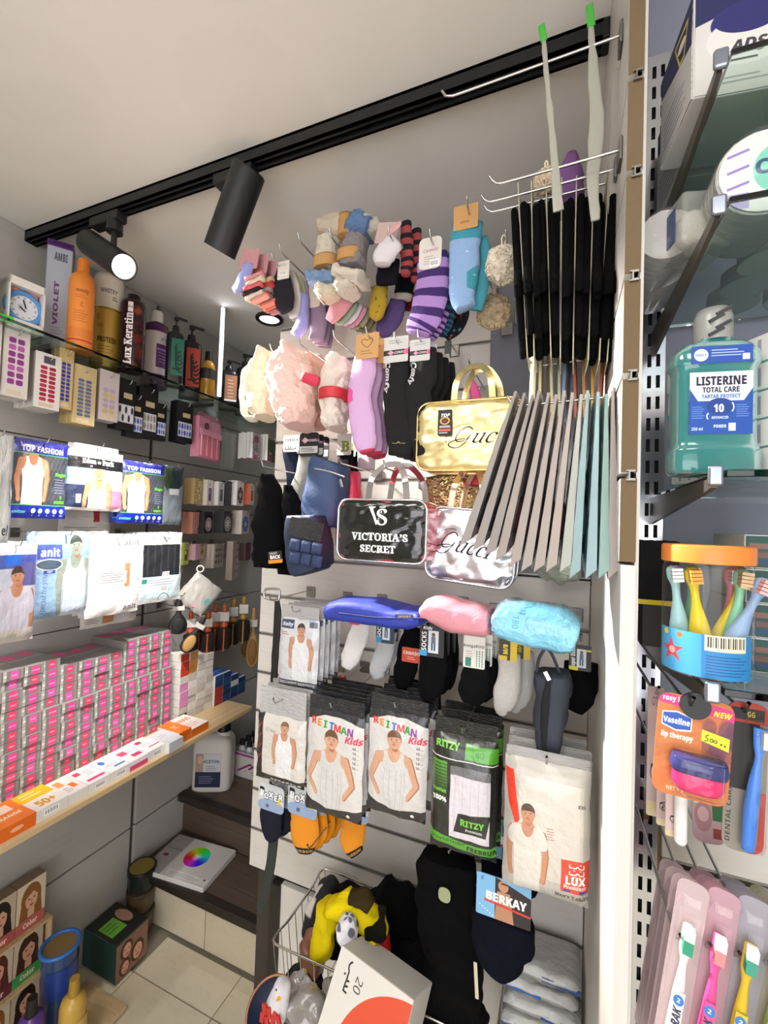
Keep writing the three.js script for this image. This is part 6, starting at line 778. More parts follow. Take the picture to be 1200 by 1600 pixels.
BX('orange boxer shorts with a black printed waistband, folded wide', -0.86, [[476, 1262, 22], [476, 1290, 26], [476, 1312, 24], [478, 1330, 14]], 0xe08e20, [450, 1228, 496, 1276], { back: 3, gap: 0.022, bx: 0.008, lb: 'orange boxer pack queued behind the wide fold', hook: [470, 1232] }).children[0].material = hem;
BX('orange boxer shorts with a black printed waistband, under the second kids pack', -0.88, [[556, 1268, 20], [552, 1295, 20], [550, 1318, 20], [558, 1334, 12]], 0xe08e20, [536, 1240, 576, 1284], {}).children[0].material = hem;
hook('Z', onZ(480, 1330, -0.8), 'empty chrome hook under the orange boxer shorts', HL.Z[1]);
// dark garments and printed boxer pack
const darkKnit = knit(0x060607);
soft('dark_trousers', 'black trousers with a pale round badge hanging under the green pack', 'garment', -0.86, [[700, 1336, 42], [700, 1350, 45], [700, 1420, 46], [704, 1490, 48], [706, 1560, 48], [708, 1640, 48]], 0.05, darkKnit, { body: 'fabric', hook: [700, 1338], loft: { wr: 0.012, fr: 22, seg: 40, n: 5, sub: 8 }, card: [[685, 1387, 704, 1410], M(0x9aa27c, 0.7)], cardName: 'round_badge', rad: 0.02, cz: 0.03 });
solo('price_strip', 'narrow cream paper strip hanging over the black trousers', 'label', slab(rshape(0.006, 0.06, 0.001), 0.001), M(0xc9c2a8, 0.7), onZ(744, 1532, -0.795), [0, 0, 0.08]);
{ const t = soft('boxer_pack', 'navy boxer shorts with a blue and black header card', 'boxer shorts', -0.8, [[788, 1425, 44], [784, 1460, 47], [788, 1492, 45], [800, 1514, 26]], 0.05, knit(0x0b0d1a), { body: 'shorts', loft: { wr: 0.008, fr: 20 }, card: [[744, 1374, 830, 1440], tex(256, 224, (c, W, h) => { rect(c, 0, 0, W, h, '#7ab0d8'); pg(c, [[90, 0], [256, 60], [256, 224], [90, 224]], '#2a2226'); ell(c, 128, 40, 24, 30, '#b88a6a'); pg(c, [[100, 70], [160, 70], [180, 224], [90, 224]], '#b08062'); rect(c, 118, 22, 30, 8, '#2a1c16'); txt(c, 'BERKAY', 140, 110, 60, '#f2f2f2', 'bold', 'sans-serif', 'center', 190); pg(c, [[40, 130], [256, 150], [256, 162], [40, 142]], '#c83a2c'); for (let i = 0; i < 6; i++) ell(c, 20 + i * 12, 170 + i * 8, 3, 3, '#e8f0f8'); txt(c, 'F', 30, 26, 30, '#2a5ab0'); })], cz: 0.027 });
  hook('Z', onZ(790, 1372, -0.76), 'chrome hook holding the blue headed boxer packs', HL.Z[1]); const c2 = dup(t, t.position.clone().add(V(0.0, 0.035, -0.09)), null, 'blue headed boxer pack tucked behind the tee pack'); }
// wire basket with clothes
const bkY = H - 0.918, bx0 = -0.565, bx1 = -0.09, bz0 = ZB + 0.012, bz1 = -0.825;
{ const t = thing('wire_basket', 'chrome wire basket hung on the slatted boards, full of clothes', 'basket', [(bx0 + bx1) / 2, bkY - 0.2, (bz0 + bz1) / 2]); const w = bx1 - bx0, d = bz1 - bz0;
  const rim = (y, r, ww, dd) => tube([[-ww / 2, y, -dd / 2], [-ww / 2, y, dd / 2], [ww / 2, y, dd / 2], [ww / 2, y, -dd / 2]].flatMap((p, i, a) => { const q = a[(i + 1) % 4]; return [0, 0.25, 0.5, 0.75].map((k) => [p[0] + (q[0] - p[0]) * k, y, p[2] + (q[2] - p[2]) * k]); }), r, 120, 6, true);
  part(t, 'rim', rim(0.2, 0.0026, w, d), chrome); part(t, 'base_frame', rim(0.004, 0.002, w * 0.9, d * 0.9), chrome);
  const bar = (a, b) => tube([a, [(a[0] + b[0]) / 2, (a[1] + b[1]) / 2, (a[2] + b[2]) / 2], b], 0.0012, 2, 5); const kk = 0.9;
  for (let i = 0; i <= 14; i++) { const x = -w / 2 + w * i / 14; part(t, 'bar', bar([x, 0.2, d / 2], [x * kk, 0.004, d / 2 * kk]), chrome); part(t, 'bar', bar([x * kk, 0.004, d / 2 * kk], [x * kk, 0.004, -d / 2 * kk]), chrome); }
  for (let i = 0; i <= 8; i++) { const z = -d / 2 + d * i / 8; for (const s of [-1, 1]) part(t, 'bar', bar([s * w / 2, 0.2, z], [s * w / 2 * kk, 0.004, z * kk]), chrome); } }
const heap = (n, l, c, sx, sy, sz, mat, amp = 0.02, f = 14, rot = [0, 0, 0]) => solo(n, l, 'garment', noisy(new THREE.SphereGeometry(1, 48, 32).scale(sx, sy, sz), amp, f, rr(0, 20)), mat, c, rot, 'clothes in the wire basket');
heap('black_garment', 'black crumpled garment heaped at the back of the basket', V(-0.34, bkY - 0.02, -0.96), 0.16, 0.1, 0.085, knit(0x050506), 0.03);
heap('black_garment', 'black crumpled garment heaped beside the hanging trousers', V(-0.235, bkY - 0.07, -0.89), 0.085, 0.13, 0.06, knit(0x050508), 0.03);
heap('dark_garment', 'dark grey garment with pale patches against the basket side', V(-0.525, bkY - 0.05, -0.98), 0.035, 0.07, 0.07, knitMap(tex(64, 64, (c, W, h) => { rect(c, 0, 0, W, h, '#26262a'); for (let i = 0; i < 9; i++) rect(c, rr(0, 60), rr(0, 60), 8, 10, '#c8c4bc'); })), 0.015, 20);
heap('brown_garment', 'shiny brown garment piece in the basket corner', V(-0.5, bkY - 0.06, -0.89), 0.03, 0.05, 0.04, M(0x8a5a48, 0.4), 0.012, 24);
heap('black_garment', 'black dotted garment in the front corner of the basket', V(-0.505, bkY - 0.12, -0.865), 0.045, 0.06, 0.035, knitMap(tex(64, 64, (c, W, h) => { rect(c, 0, 0, W, h, '#131315'); for (let i = 0; i < 40; i++) ell(c, rr(0, 64), rr(0, 64), 1.2, 1.2, '#8a8a80'); })), 0.015, 24);
heap('grey_garment', 'pale grey garment at the basket front', V(-0.4, bkY - 0.1, -0.855), 0.06, 0.07, 0.03, knit(0xa8a4a0), 0.02, 20);
heap('blue_garment', 'deep blue garment piece beside the red cloth', V(-0.33, bkY - 0.07, -0.865), 0.03, 0.04, 0.03, knit(0x1c1e8a), 0.012, 24);
{ const Z = -0.85, t = thing('yellow_garment', 'bright yellow garment with black and gold trim lying on the heap', 'garment', onZ(540, 1420, Z)); const ym = knit(0xe2cc10), O = { wr: 0.01, fr: 26, seg: 24, n: 2.2 };
  softPart(t, 'fabric', Z, [[512, 1412, 12], [510, 1440, 20], [505, 1470, 16], [497, 1493, 12]], 0.05, ym, O); softPart(t, 'fabric', Z + 0.01, [[516, 1418, 10], [545, 1414, 20], [570, 1430, 22], [590, 1446, 18], [596, 1460, 9]], 0.05, ym, O); softPart(t, 'trim', Z + 0.03, [[548, 1402, 6], [566, 1404, 7], [580, 1418, 6]], 0.02, knit(0x3a3016), O); softPart(t, 'trim', Z + 0.034, [[598, 1414, 8], [596, 1440, 9], [590, 1462, 12], [572, 1462, 9]], 0.012, knit(0x16140e), O); }
heap('white_dotted_garment', 'white garment with grey dots below the yellow one', onZ(544, 1455, -0.8), 0.02, 0.03, 0.018, knitMap(tex(64, 64, (c, W, h) => { rect(c, 0, 0, W, h, '#dcdce2'); for (let i = 0; i < 16; i++) ell(c, (i % 4) * 16 + 8, Math.floor(i / 4) * 16 + 8, 4, 5, '#5c6070'); })), 0.008, 40);
heap('red_cloth', 'red folded cloth strip at the basket front', onZ(598, 1494, -0.84), 0.018, 0.045, 0.015, knit(0xb02018), 0.006, 40);
// clear packs stacked at the foot of the partition
for (let i = 0; i < 5; i++) { const y = H - 0.868 - 0.0325 * (i + 0.5), t = thing('folded_shirt_pack', ['folded white shirt pack, topmost of the stack at the partition foot', 'folded white shirt pack, second in the stack at the partition foot', 'folded white shirt pack with blue print, third in the stack', 'folded white shirt pack with blue print, fourth in the stack', 'folded white shirt pack, lowest of the stack at the partition foot'][i], 'clothing pack', [-0.02 - (i % 2) * 0.006, y - 0.014, -1.0 + i * 0.004]);
  part(t, 'bag', at(pillow(0.145, 0.1, 0.03, { wr: 0.004, e: 0.28 }), 0, 0.0145, 0, -Math.PI / 2), poly(null, { color: 0xb9b9b6 })); part(t, 'blue_print', box(0.07, 0.009, 0.002), M(i % 2 ? 0x2a6ac0 : 0x1f4f9a, 0.4), [i % 2 ? -0.03 : 0.035, 0.012, 0.0475]); }
{ const t = thing('shirt_stack_shelf', 'white ledge carrying the stack of folded shirt packs', 'ledge', [-0.02, H - 0.868 - 0.184, -0.995]); part(t, 'board', rbox(0.16, 0.016, 0.12, 0.002, 1), whiteLam, [0, 0.008, 0]); part(t, 'bracket', box(0.01, 0.06, 0.1), steelDull, [0, -0.03, -0.01]); }
// carton with an orange arc, and trinket bowl
{ const a = onZ(545, 1598, -0.66), t = thing('priced_carton', 'white carton with an orange arc and a handwritten price', 'carton', [a.x, a.y - 0.07, a.z - 0.03]); t.rotation.set(-0.5, -0.1, -0.1);
  part(t, 'carton', rbox(0.15, 0.16, 0.1, 0.002, 1), M(0xcfccc4, 0.6), [0, 0.02, -0.05]);
  part(t, 'printed_face', box(0.149, 0.159, 0.001), card(tex(384, 400, (c, W, h) => { rect(c, 0, 0, W, h, '#d2cec6'); ell(c, 420, 300, 330, 285, '#cf4a26'); c.save(); c.translate(110, 70); c.rotate(Math.PI / 2 + 0.1); txt(c, '20', 10, -20, 50, '#1c1c1e', ''); c.strokeStyle = '#1c1c1e'; c.lineWidth = 7; c.lineCap = 'round'; c.beginPath(); c.moveTo(60, 20); c.lineTo(60, 36); c.lineTo(46, 38); c.lineTo(40, 24); c.moveTo(40, 38); c.lineTo(26, 38); c.lineTo(22, 26); c.moveTo(22, 38); c.lineTo(-6, 40); c.quadraticCurveTo(-24, 58, -40, 40); c.moveTo(10, 54); c.lineTo(12, 56); c.stroke(); c.restore(); })), [0, 0.02, 0.0006]); }
{ const c = onZ(428, 1568, -0.74), t = thing('trinket_bowl', 'round dark bowl with a copper rim holding a plush bird', 'bowl', [c.x, c.y - 0.02, c.z]); t.rotation.set(0.75, 0, -0.2); const R = mpx(c, 42);
  part(t, 'bowl', lathe([[0.001, -R * 0.6], [R * 0.6, -R * 0.58], [R * 0.96, -R * 0.1], [R, 0], [R * 0.97, 0], [R * 0.58, -R * 0.5], [0.001, -R * 0.52]], 36), M(0x1d2740, 0.3)); part(t, 'rim', at(new THREE.TorusGeometry(R, R * 0.05, 8, 40), 0, 0, 0, Math.PI / 2), M(0x9a6a50, 0.35, { metalness: 0.5 }));
  const b = onZ(436, 1562, -0.72), p = thing('plush_bird', 'small white plush bird with an orange beak and red ribbons', 'toy', b); p.rotation.z = -0.25; const r = mpx(b, 15);
  part(p, 'body', noisy(loft([[0, r * 2.2, r * 0.3, r * 0.3], [0, r * 1.8, r * 0.8, r * 0.8], [0, r * 0.6, r, r * 0.95], [0, -r * 0.8, r * 1.25, r], [0, -r * 2, r * 1.1, r * 0.8], [0, -r * 2.4, r * 0.4, r * 0.4]], { seg: 24 }), 0.001, 200), knit(0xdcdce0)); part(p, 'beak', at(new THREE.ConeGeometry(r * 0.3, r * 0.7, 12), 0, 0, 0, Math.PI / 2), M(0xe8a020, 0.5), [r * 0.2, r * 1.3, r * 0.95]); part(p, 'eye', new THREE.SphereGeometry(r * 0.13, 10, 8), blackPlastic, [-r * 0.3, r * 1.7, r * 0.7]);
  for (let i = 0; i < 7; i++) part(p, 'ribbon', rbox(r * 0.5, r * 1.0, r * 0.25, 0.001, 1), M(0xb82a26, 0.5), [-r * 0.9 + (i % 4) * r * 0.6, -r * 0.6 - Math.floor(i / 4) * r * 1.0, r * 1.02], [0, 0, rr(-0.6, 0.6)]); }
heap('clear_wrap', 'crumpled clear wrapped trinkets between the bowl and the carton', onZ(478, 1575, -0.76), 0.05, 0.06, 0.03, M(0x8a8682, 0.2, { clearcoat: 1 }), 0.025, 24);
// ---------- goods on the wood edged side board ----------
const gloveShape = () => { const s = new THREE.Shape(); const P = [[-0.034, 0], [-0.036, -0.06], [-0.04, -0.1], [-0.062, -0.135], [-0.06, -0.152], [-0.05, -0.15], [-0.036, -0.128], [-0.036, -0.19], [-0.032, -0.2], [-0.022, -0.2], [-0.019, -0.19], [-0.019, -0.14], [-0.015, -0.215], [-0.009, -0.226], [0, -0.222], [0.002, -0.205], [0.001, -0.14], [0.007, -0.205], [0.012, -0.216], [0.02, -0.212], [0.022, -0.195], [0.02, -0.138], [0.027, -0.178], [0.033, -0.186], [0.039, -0.18], [0.039, -0.15], [0.038, -0.1], [0.034, -0.05], [0.034, 0]]; s.setFromPoints(P.map((p) => new THREE.Vector2(...p))); return s; };
const gloveG = slab(gloveShape(), 0.0105, 0.0046, 4).rotateY(Math.PI / 2), gloveM = knit(0x050506), gloveCardM = M(0xb9b394, 0.6), gx = [812, 832, 854, 876, 899, 922, 944, 962];
const glG = 'black gloves on the side board hooks';
const glCard = slab((() => { const s = rshape(0.07, 0.27, 0.004); const q = new THREE.Path(); q.absellipse(0, 0.122, 0.01, 0.005, 0, 6.3); s.holes.push(q); return s; })(), 0.0014).rotateY(Math.PI / 2);
gx.forEach((px, i) => { const p = onZ(px, 338 - i * 2, -0.7), t = thing('knit_gloves', i === 0 ? 'pair of black knit gloves on a card next to the white bath puff' : i === gx.length - 1 ? 'pair of black knit gloves on a card against the wood edged board' : ORD[gx.length - 1 - i] + ' pair of black knit gloves counted from the wood edged board', 'gloves', p, 0, glG); t.rotation.z = -0.015 * (i - 4) + rr(-0.02, 0.02); t.rotation.y = rr(-0.04, 0.04);
  part(t, 'glove', gloveG, gloveM, [-0.0062, -0.004 + rr(-0.008, 0.004), rr(-0.004, 0.004)]); part(t, 'backing_card', glCard, gloveCardM, [0.0012, -0.105, 0]); part(t, 'glove', gloveG, gloveM, [0.0078, -0.01 + rr(-0.006, 0.004), 0.01]); });
hook('P', V(-0.13, onZ(800, 325, -0.7).y + 0.002, -0.7), ...HL.P); hook('P', V(onZ(752, 318, -0.66).x, onZ(752, 318, -0.66).y, -0.66), ...HL.P);
// bare long hooks
for (const [x, y, z, l] of [[690, 155, -0.62, 'long bare chrome hook just under the track rail'], [765, 290, -0.6, 'long bare chrome hook above the black gloves']]) hook('P', onZ(x, y, z), l, 'long bare hooks on the side board');
// twisted clear strips with green tips
for (const [k, pts, tip, l] of [[0, [[850, 66, 3], [855, 130, 4], [864, 220, 5], [872, 330, 8]], [[846, 40, 5], [850, 64, 5]], 'thin twisted clear strip with a green tip crossing the track rail'], [1, [[924, 44, 4], [927, 110, 7], [932, 200, 11], [926, 280, 9], [930, 345, 6]], [[921, 8, 5], [924, 42, 6]], 'broad clear strip with a green tip beside the wood edged board']]) {
  const Z = -0.6 - k * 0.02, t = thing('plastic_strip', l, 'plastic strip', onZ(pts[pts.length - 1][0], pts[pts.length - 1][1], Z)); softPart(t, 'strip', Z, pts, 0.004, M(0xc4c4b6, 0.3, { transmission: 0.4, thickness: 0 }), { n: 3, wr: 0.002 }); softPart(t, 'green_tip', Z, tip, 0.004, M(0x3faa34, 0.4), { n: 3, wr: 0 }); }
{ const Z = -0.66, t = thing('plastic_strip', 'grey white clear strip lying flat along the side board', 'plastic strip', onZ(962, 340, Z)); softPart(t, 'strip', Z, [[962, 110, 5], [962, 180, 8], [960, 260, 8], [958, 340, 7]], 0.004, M(0xbdb8b0, 0.35, { transmission: 0.2, thickness: 0 }), { n: 3, wr: 0.002 }); }
// plush mitt above the gloves
{ const t = soft('purple_mitt', 'mauve mitt standing above the gloves', 'mitt', -0.72, [[893, 246, 8], [890, 275, 20], [888, 305, 22], [886, 335, 20]], 0.03, knit(0x7e5a8c), { body: 'fabric' }); }
loofah(853, 284, 22, 0xe0cdb0, -0.7, 'cream bath puff above the gloves');
// tights packs fanned on a hook
const fanM = [0x8e8781, 0x8b847e, 0x88817c, 0x948b84, 0x978d86, 0x9a908a, 0x9c928b, 0xa0968d, 0xa0a49c, 0x84a0a2, 0x88a4a8, 0x80a098, 0xa09490].map((c) => M(c, 0.55, { clearcoat: 0.3, clearcoatRoughness: 0.3 }));
const fanG = (() => { const g = new THREE.BoxGeometry(0.011, 0.225, 0.105, 2, 18, 8), p = g.attributes.position; for (let i = 0; i < p.count; i++) { const y = p.getY(i), z = p.getZ(i), k = 0.5 - y / 0.225; p.setX(i, p.getX(i) * (0.3 + 0.75 * k)); p.setZ(i, z * (0.62 + 0.38 * k)); if (k > 0.9) p.setY(i, y + (z < 0 ? 0.03 * -z / 0.05 : -0.012 * z / 0.05)); } for (let i = 0; i < p.count; i++) if (p.getY(i) < -0.1) p.setY(i, p.getY(i) + p.getX(i) * 1.1); return noisy(g, 0.0018, 38, 3).translate(0, -0.108, 0); })(), tipG = pillow(0.06, 0.05, 0.008, { wr: 0.001, nx: 6, ny: 4, seed: 5 }).rotateY(Math.PI / 2).translate(0, -0.2, 0.0);
for (let i = 0; i < 13; i++) { const p = onZ(808 + i * 12.2, 626 + (i % 3) * 3, -0.63), b = onZ(742 + i * 17.6, 834 + Math.min(i, 5) * 7 + (i > 8 ? 8 : 0), -0.63), L = Math.hypot(b.x - p.x, b.y - p.y), t = thing('tights_pack', i === 0 ? 'grey flat tights pack splayed out over the silver handbag' : i > 8 && i < 12 ? ORD[12 - i - 1] + ' pale teal tights pack counted from the side board' : i === 12 ? 'pinkish flat tights pack pressed against the side board' : ORD[8 - i] + ' grey taupe tights pack counted from the teal packs', 'tights pack', p, 0, 'flat tights packs fanned on the side board'); t.rotation.z = Math.atan2(b.x - p.x, p.y - b.y); t.rotation.y = rr(-0.05, 0.05);
  const m = part(t, 'sleeve', fanG, fanM[i]); m.scale.y = L / 0.22; const q = part(t, 'folded_toe', tipG, M([0x3a3a44, 0x2c3040, 0x2a2c3c, 0x6a3a40, 0x7a4a4c, 0x74484a, 0x6a4a48, 0x6a4044, 0x8a6a60, 0x4a6a70, 0x4a6a70, 0x2a3a38, 0x6a5a54][i], 0.8), [0.0055, 0.04, 0.0]); }
hook('P', V(onZ(792, 640, -0.63).x, onZ(800, 633, -0.63).y, -0.63), ...HL.P);
[[862, 846, 6], [884, 850, 6], [908, 856, 12], [925, 872, 11], [938, 884, 10]].forEach(([x, y, w], i) => soft('black_sock', i < 2 ? ['slim black sock toe far under the grey tights packs', 'slim black sock toe under the last grey tights packs'][i] : ['wide black sock toe under the teal packs, beside the slim toes', 'wide black sock toe under the teal packs, between two others', 'lowest black sock toe hanging against the side board'][i - 2], 'socks', -0.68, [[x, y - 60, w], [x, y - 20, w], [x + 3, y, w * 0.8], [x + 5, y + 8, w * 0.3]], 0.014, gloveM, { g: 'black socks below the tights packs' }));
// coloured card edges between gloves and packs
[0xd8cc9a, 0xc9c090, 0xc0b890, 0xa8b090, 0x7a86a0, 0x9a5a4c, 0xb8824a, 0xc8983c, 0xb05a34, 0xa0603c].forEach((c, i) => { const p = onZ(832 + i * 13.5, 600, -0.76); solo('hair_net_card', ['cream', 'pale yellow', 'sand', 'sage', 'slate', 'brick', 'tan', 'ochre', 'rust', 'brown'][i] + ' slim card hanging between the gloves and the tights packs', 'card', box(0.004, 0.12, 0.05), M(c, 0.6), p, [0, rr(-0.2, 0.2), rr(-0.05, 0.05)], 'slim cards between the gloves and the tights packs'); });
hook('P', V(onZ(826, 575, -0.76).x, onZ(826, 572, -0.76).y, -0.76), ...HL.P);
// goods in the dark niche under the packs
heap('clear_bag', 'clear plastic bag with pale green print on the niche sill', onZ(868, 888, -1.03), 0.05, 0.03, 0.02, M(0xb8c4b4, 0.2, { clearcoat: 1, bumpMap: crinkle, bumpScale: 0.004 }), 0.012, 30);

// ---------- glass shelf unit on the other side of the side board ----------
const RA = -1.5 * Math.PI / 180, un = V(Math.sin(-RA), 0, Math.cos(-RA)), ux = V(Math.cos(-RA), 0, -Math.sin(-RA));
const F0 = ray(1100, 735).multiplyScalar(0.42).add(camera.position);              // a point on the plane of the shelf fronts
const fr = (px, py, back = 0) => onP(px, py, F0.clone().addScaledVector(un, -back), un);  // photo pixel on the plane "back" metres behind the fronts
const UY = Math.atan2(un.x, un.z), BACK = 0.3;
const uo = fr(1000, 800, BACK);                                                        // left end of the back panel
const unitPt = (s, y, back) => V(uo.x, 0, uo.z).addScaledVector(ux, s).addScaledVector(un, BACK - back).setY(y);
const rp = struct('wall_shelf_back', box(1.0, CEIL, 0.012), wallPaint(0x8f93a4), [0, 0, 0]); rp.position.copy(unitPt(0.5, CEIL / 2, BACK + 0.006)); rp.rotation.y = UY;
// lower white slatted boards
{ const y0 = fr(1030, 1300, BACK).y, sx = fr(1030, 1300, BACK).clone().sub(unitPt(0, 0, BACK)).setY(0).dot(ux); const gy = fr(1030, 1347, BACK - 0.02).y;
  for (const [a, b] of [[gy + 0.004, gy + 0.2], [gy - 0.3, gy - 0.004], [gy - 0.62, gy - 0.308]]) { const m = part(rp, 'slat_board', rbox(0.9, b - a, 0.016, 0.002, 1), whiteLam); m.position.set(sx + 0.45 - 0.5, (a + b) / 2 - CEIL / 2, 0.014); }
  const ch = part(rp, 'slat_channel', strips([at(box(0.9, 0.003, 0.014), 0, 0.005, 0), at(box(0.9, 0.003, 0.014), 0, -0.005, 0), at(box(0.9, 0.01, 0.002), 0, 0, -0.006)]), steelDull); ch.position.set(sx + 0.45 - 0.5, gy - CEIL / 2, 0.016);
  const tr = part(rp, 'edge_trim', box(0.006, 0.82, 0.01), M(0x8a7048, 0.6)); tr.position.set(sx - 0.5 - 0.003, gy - 0.21 - CEIL / 2, 0.012);
  const lt = part(rp, 'pale_filler_board', box(sx - 0.012, 0.95, 0.008), wallPaint(0xc9c0bc)); lt.position.set(sx / 2 - 0.5 - 0.004, gy - 0.22 - CEIL / 2, 0.01); }
// slotted upright
{ const w = 0.03, hgt = 1.7, t = thing('slotted_upright', 'chrome slotted upright post carrying the glass shelves', 'upright', unitPt(0.012, 0.75, BACK - 0.006), UY); const s = rshape(w, hgt, 0.001);
  for (let i = 0; i < 50; i++) for (const x of [-0.006, 0.006]) { const q = new THREE.Path(), y = -hgt / 2 + 0.02 + i * 0.0335; q.moveTo(x - 0.0028, y); q.lineTo(x + 0.0028, y); q.lineTo(x + 0.0028, y + 0.02); q.lineTo(x - 0.0028, y + 0.02); s.holes.push(q); }
  part(t, 'face', slab(s, 0.002), M(0xc9ccd4, 0.2, { metalness: 1 }), [0, hgt / 2, 0.012]); for (const q of [-1, 1]) part(t, 'flange', box(0.002, hgt, 0.014), chrome, [q * w / 2, hgt / 2, 0.005]); part(t, 'dark_core', box(w - 0.006, hgt, 0.002), M(0x15161c, 0.7), [0, hgt / 2, 0.003]); for (const y of [0.5, 0.86, 1.22]) part(t, 'screw', at(cyl(0.004, 0.004, 0.003, 14), 0, 0, 0, Math.PI / 2), M(0x7a5a40, 0.4, { metalness: 0.8 }), [0, y, 0.0135]); }
// glass shelves with brackets
const shelfY = [fr(1150, 76).y, fr(1150, 306).y, fr(1150, 733).y, fr(1130, 1074).y];
const shelfL = ['glass shelf on brackets holding the blue and white cartons', 'glass shelf on brackets holding the cotton pads', 'glass shelf on brackets holding the mouthwash bottle', 'glass shelf on brackets holding the jar of toothbrushes'];
shelfY.forEach((y, i) => { const t = thing('glass_shelf', shelfL[i], 'shelf', unitPt(0.37, y - 0.004, BACK / 2), UY); part(t, 'glass_pane', rbox(0.7, 0.007, BACK - 0.02, 0.001, 1), glassMat, [0, 0, 0.012]);
  const lx = -0.358;
  for (const x of [lx, 0.3]) { const b = part(t, 'bracket', slab(poly2([[-BACK / 2 + 0.005, -0.045], [-BACK / 2 + 0.02, -0.045], [BACK / 2 - 0.02, -0.016], [BACK / 2 - 0.004, -0.013], [BACK / 2 - 0.004, -0.004], [-BACK / 2 + 0.005, -0.004]]), 0.005).rotateY(-Math.PI / 2), M(0x6d675c, 0.35, { metalness: 0.7 }), [x, 0, 0.0]);
    part(b, 'clip', rbox(0.013, 0.02, 0.006, 0.004, 3), M(0x9aa2b4, 0.2, { metalness: 0.9 }), [0, -0.002, BACK / 2 - 0.0]); } });
const unitThing = (n, l, cat, p, g, ry = 0) => thing(n, l, cat, p, UY + ry, g);
// mouthwash bottle
{ const Bk = 0.06, b = fr(1111, 716, Bk), t = unitThing('mouthwash_bottle', 'teal mouthwash bottle with a blue and white label and wrapped cap', 'bottle', V(b.x, shelfY[2] + 0.0005, b.z), null, 0.12); const tp = fr(1111, 486, Bk), s = tp.y - shelfY[2], w = mpx(b, 118) / 2;
  part(t, 'bottle', loft([[0, 0, w * 0.88, w * 0.45], [0, s * 0.03, w, w * 0.52], [0, s * 0.14, w, w * 0.52], [0, s * 0.2, w * 0.93, w * 0.46], [0, s * 0.5, w * 0.93, w * 0.46], [0, s * 0.62, w * 0.93, w * 0.46], [0, s * 0.655, w * 1.0, w * 0.5], [0, s * 0.72, w * 0.98, w * 0.48], [0, s * 0.77, w * 0.75, w * 0.42], [0, s * 0.79, w * 0.4, w * 0.34], [0, s * 0.82, w * 0.36, w * 0.34]], { n: 4, seg: 40, sub: 4 }), M(0x4aa6a4, 0.08, { transmission: 0.5, thickness: 0.03, clearcoat: 0.6 }));
  const cp = part(t, 'cap', lathe([[w * 0.4, s * 0.8], [w * 0.44, s * 0.82], [w * 0.44, s * 0.94], [w * 0.38, s * 0.99], [0.001, s]], 28), M(0x9a9c98, 0.25)); for (let i = 0; i < 4; i++) part(cp, 'stripe', box(w * 0.38, w * 0.08, 0.002), M(0x35363a, 0.4), [-w * 0.1 + (i % 2) * w * 0.16, s * 0.83 + i * s * 0.04, w * 0.44], [0, 0, 0.5]);
  const lab = card(tex(512, 448, (c, W, h) => { rect(c, 0, 0, W, h, '#1f4fa8'); pg(c, [[0, 0], [W, 0], [W, 120], [440, 210], [70, 210], [0, 120]], '#e6e8ea'); txt(c, 'LISTERINE', 256, 66, 84, '#1c1636', 'bold', 'sans-serif', 'center', 440); txt(c, 'TOTAL CARE', 256, 130, 52, '#1c2450', 'bold', 'sans-serif', 'center', 400); txt(c, 'TARTAR PROTECT', 256, 178, 38, '#2a6ac0', 'bold', 'sans-serif', 'center', 370); ell(c, 250, 250, 110, 60, '#17408c'); txt(c, '10', 240, 262, 76, '#f4f6fa'); c.strokeStyle = '#f0f4fa'; c.lineWidth = 10; c.beginPath(); c.arc(320, 256, 40, -0.9, 0.9); c.stroke(); c.beginPath(); c.arc(170, 320, 26, 2.2, 4.2); c.stroke(); lines(c, 20, 250, 110, 6, 16, 4, '#7aa0dc'); lines(c, 380, 240, 110, 6, 16, 4, '#7aa0dc'); txt(c, 'ADVANCED', 250, 330, 26, '#d8e4f4'); txt(c, 'POWER', 250, 392, 30, '#e8f0fa'); txt(c, '250 ml', 66, 410, 30, '#d8e4f4'); rect(c, 320, 370, 56, 56, '#e8eaec'); }));
  part(t, 'front_label', at(box(w * 1.4, s * 0.36, 0.001), 0, s * 0.41, w * 0.467), lab);
  part(t, 'neck_label', at(box(w * 1.35, s * 0.1, 0.001), 0, s * 0.69, w * 0.5), card(tex(384, 128, (c, W, h) => { rect(c, 0, 0, W, h, '#2450a8'); ell(c, 60, 66, 46, 46, '#dfe4ec'); txt(c, 'DAILY', 60, 66, 24, '#2450a8'); lines(c, 125, 30, 220, 3, 20, 7, '#b4c8ea'); rect(c, 320, 66, 44, 44, '#e8eaec'); }))); }
// white cartons beside it
{ const f = prn('#dcdad6', (c) => { lines(c, 14, 14, 34, 8, 13, 5, '#8a8a8c'); txt(c, 'MEDI', 96, 40, 22, '#2c2c34'); });
  for (let k = 0; k < 5; k++) { const p = fr(1232, 700 - k * 46, 0.07); const b = unitThing('toothpaste_carton', `white toothpaste carton, ${['lowest', 'second up', 'third up', 'fourth up', 'topmost'][k]} in the stack beside the mouthwash`, 'carton', V(p.x, shelfY[2] + 0.0005 + k * 0.03, p.z), 'toothpaste cartons beside the mouthwash', 0.5 + rr(-0.04, 0.04)); part(b, 'carton', at(rbox(0.05, 0.0296, 0.16, 0.001, 1), 0, 0.0148, -0.05), M(0xdedcd8, 0.45)); part(b, 'printed_end', at(box(0.048, 0.027, 0.0008), 0, 0.0148, 0.0305), f); part(b, 'printed_side', at(box(0.0008, 0.027, 0.15), -0.0254, 0.0148, -0.05), prnSide()); part(b, 'teal_edge', at(box(0.05, 0.0025, 0.16), 0, 0.0014, -0.0498), M(0x2fa4a0, 0.4)); } }
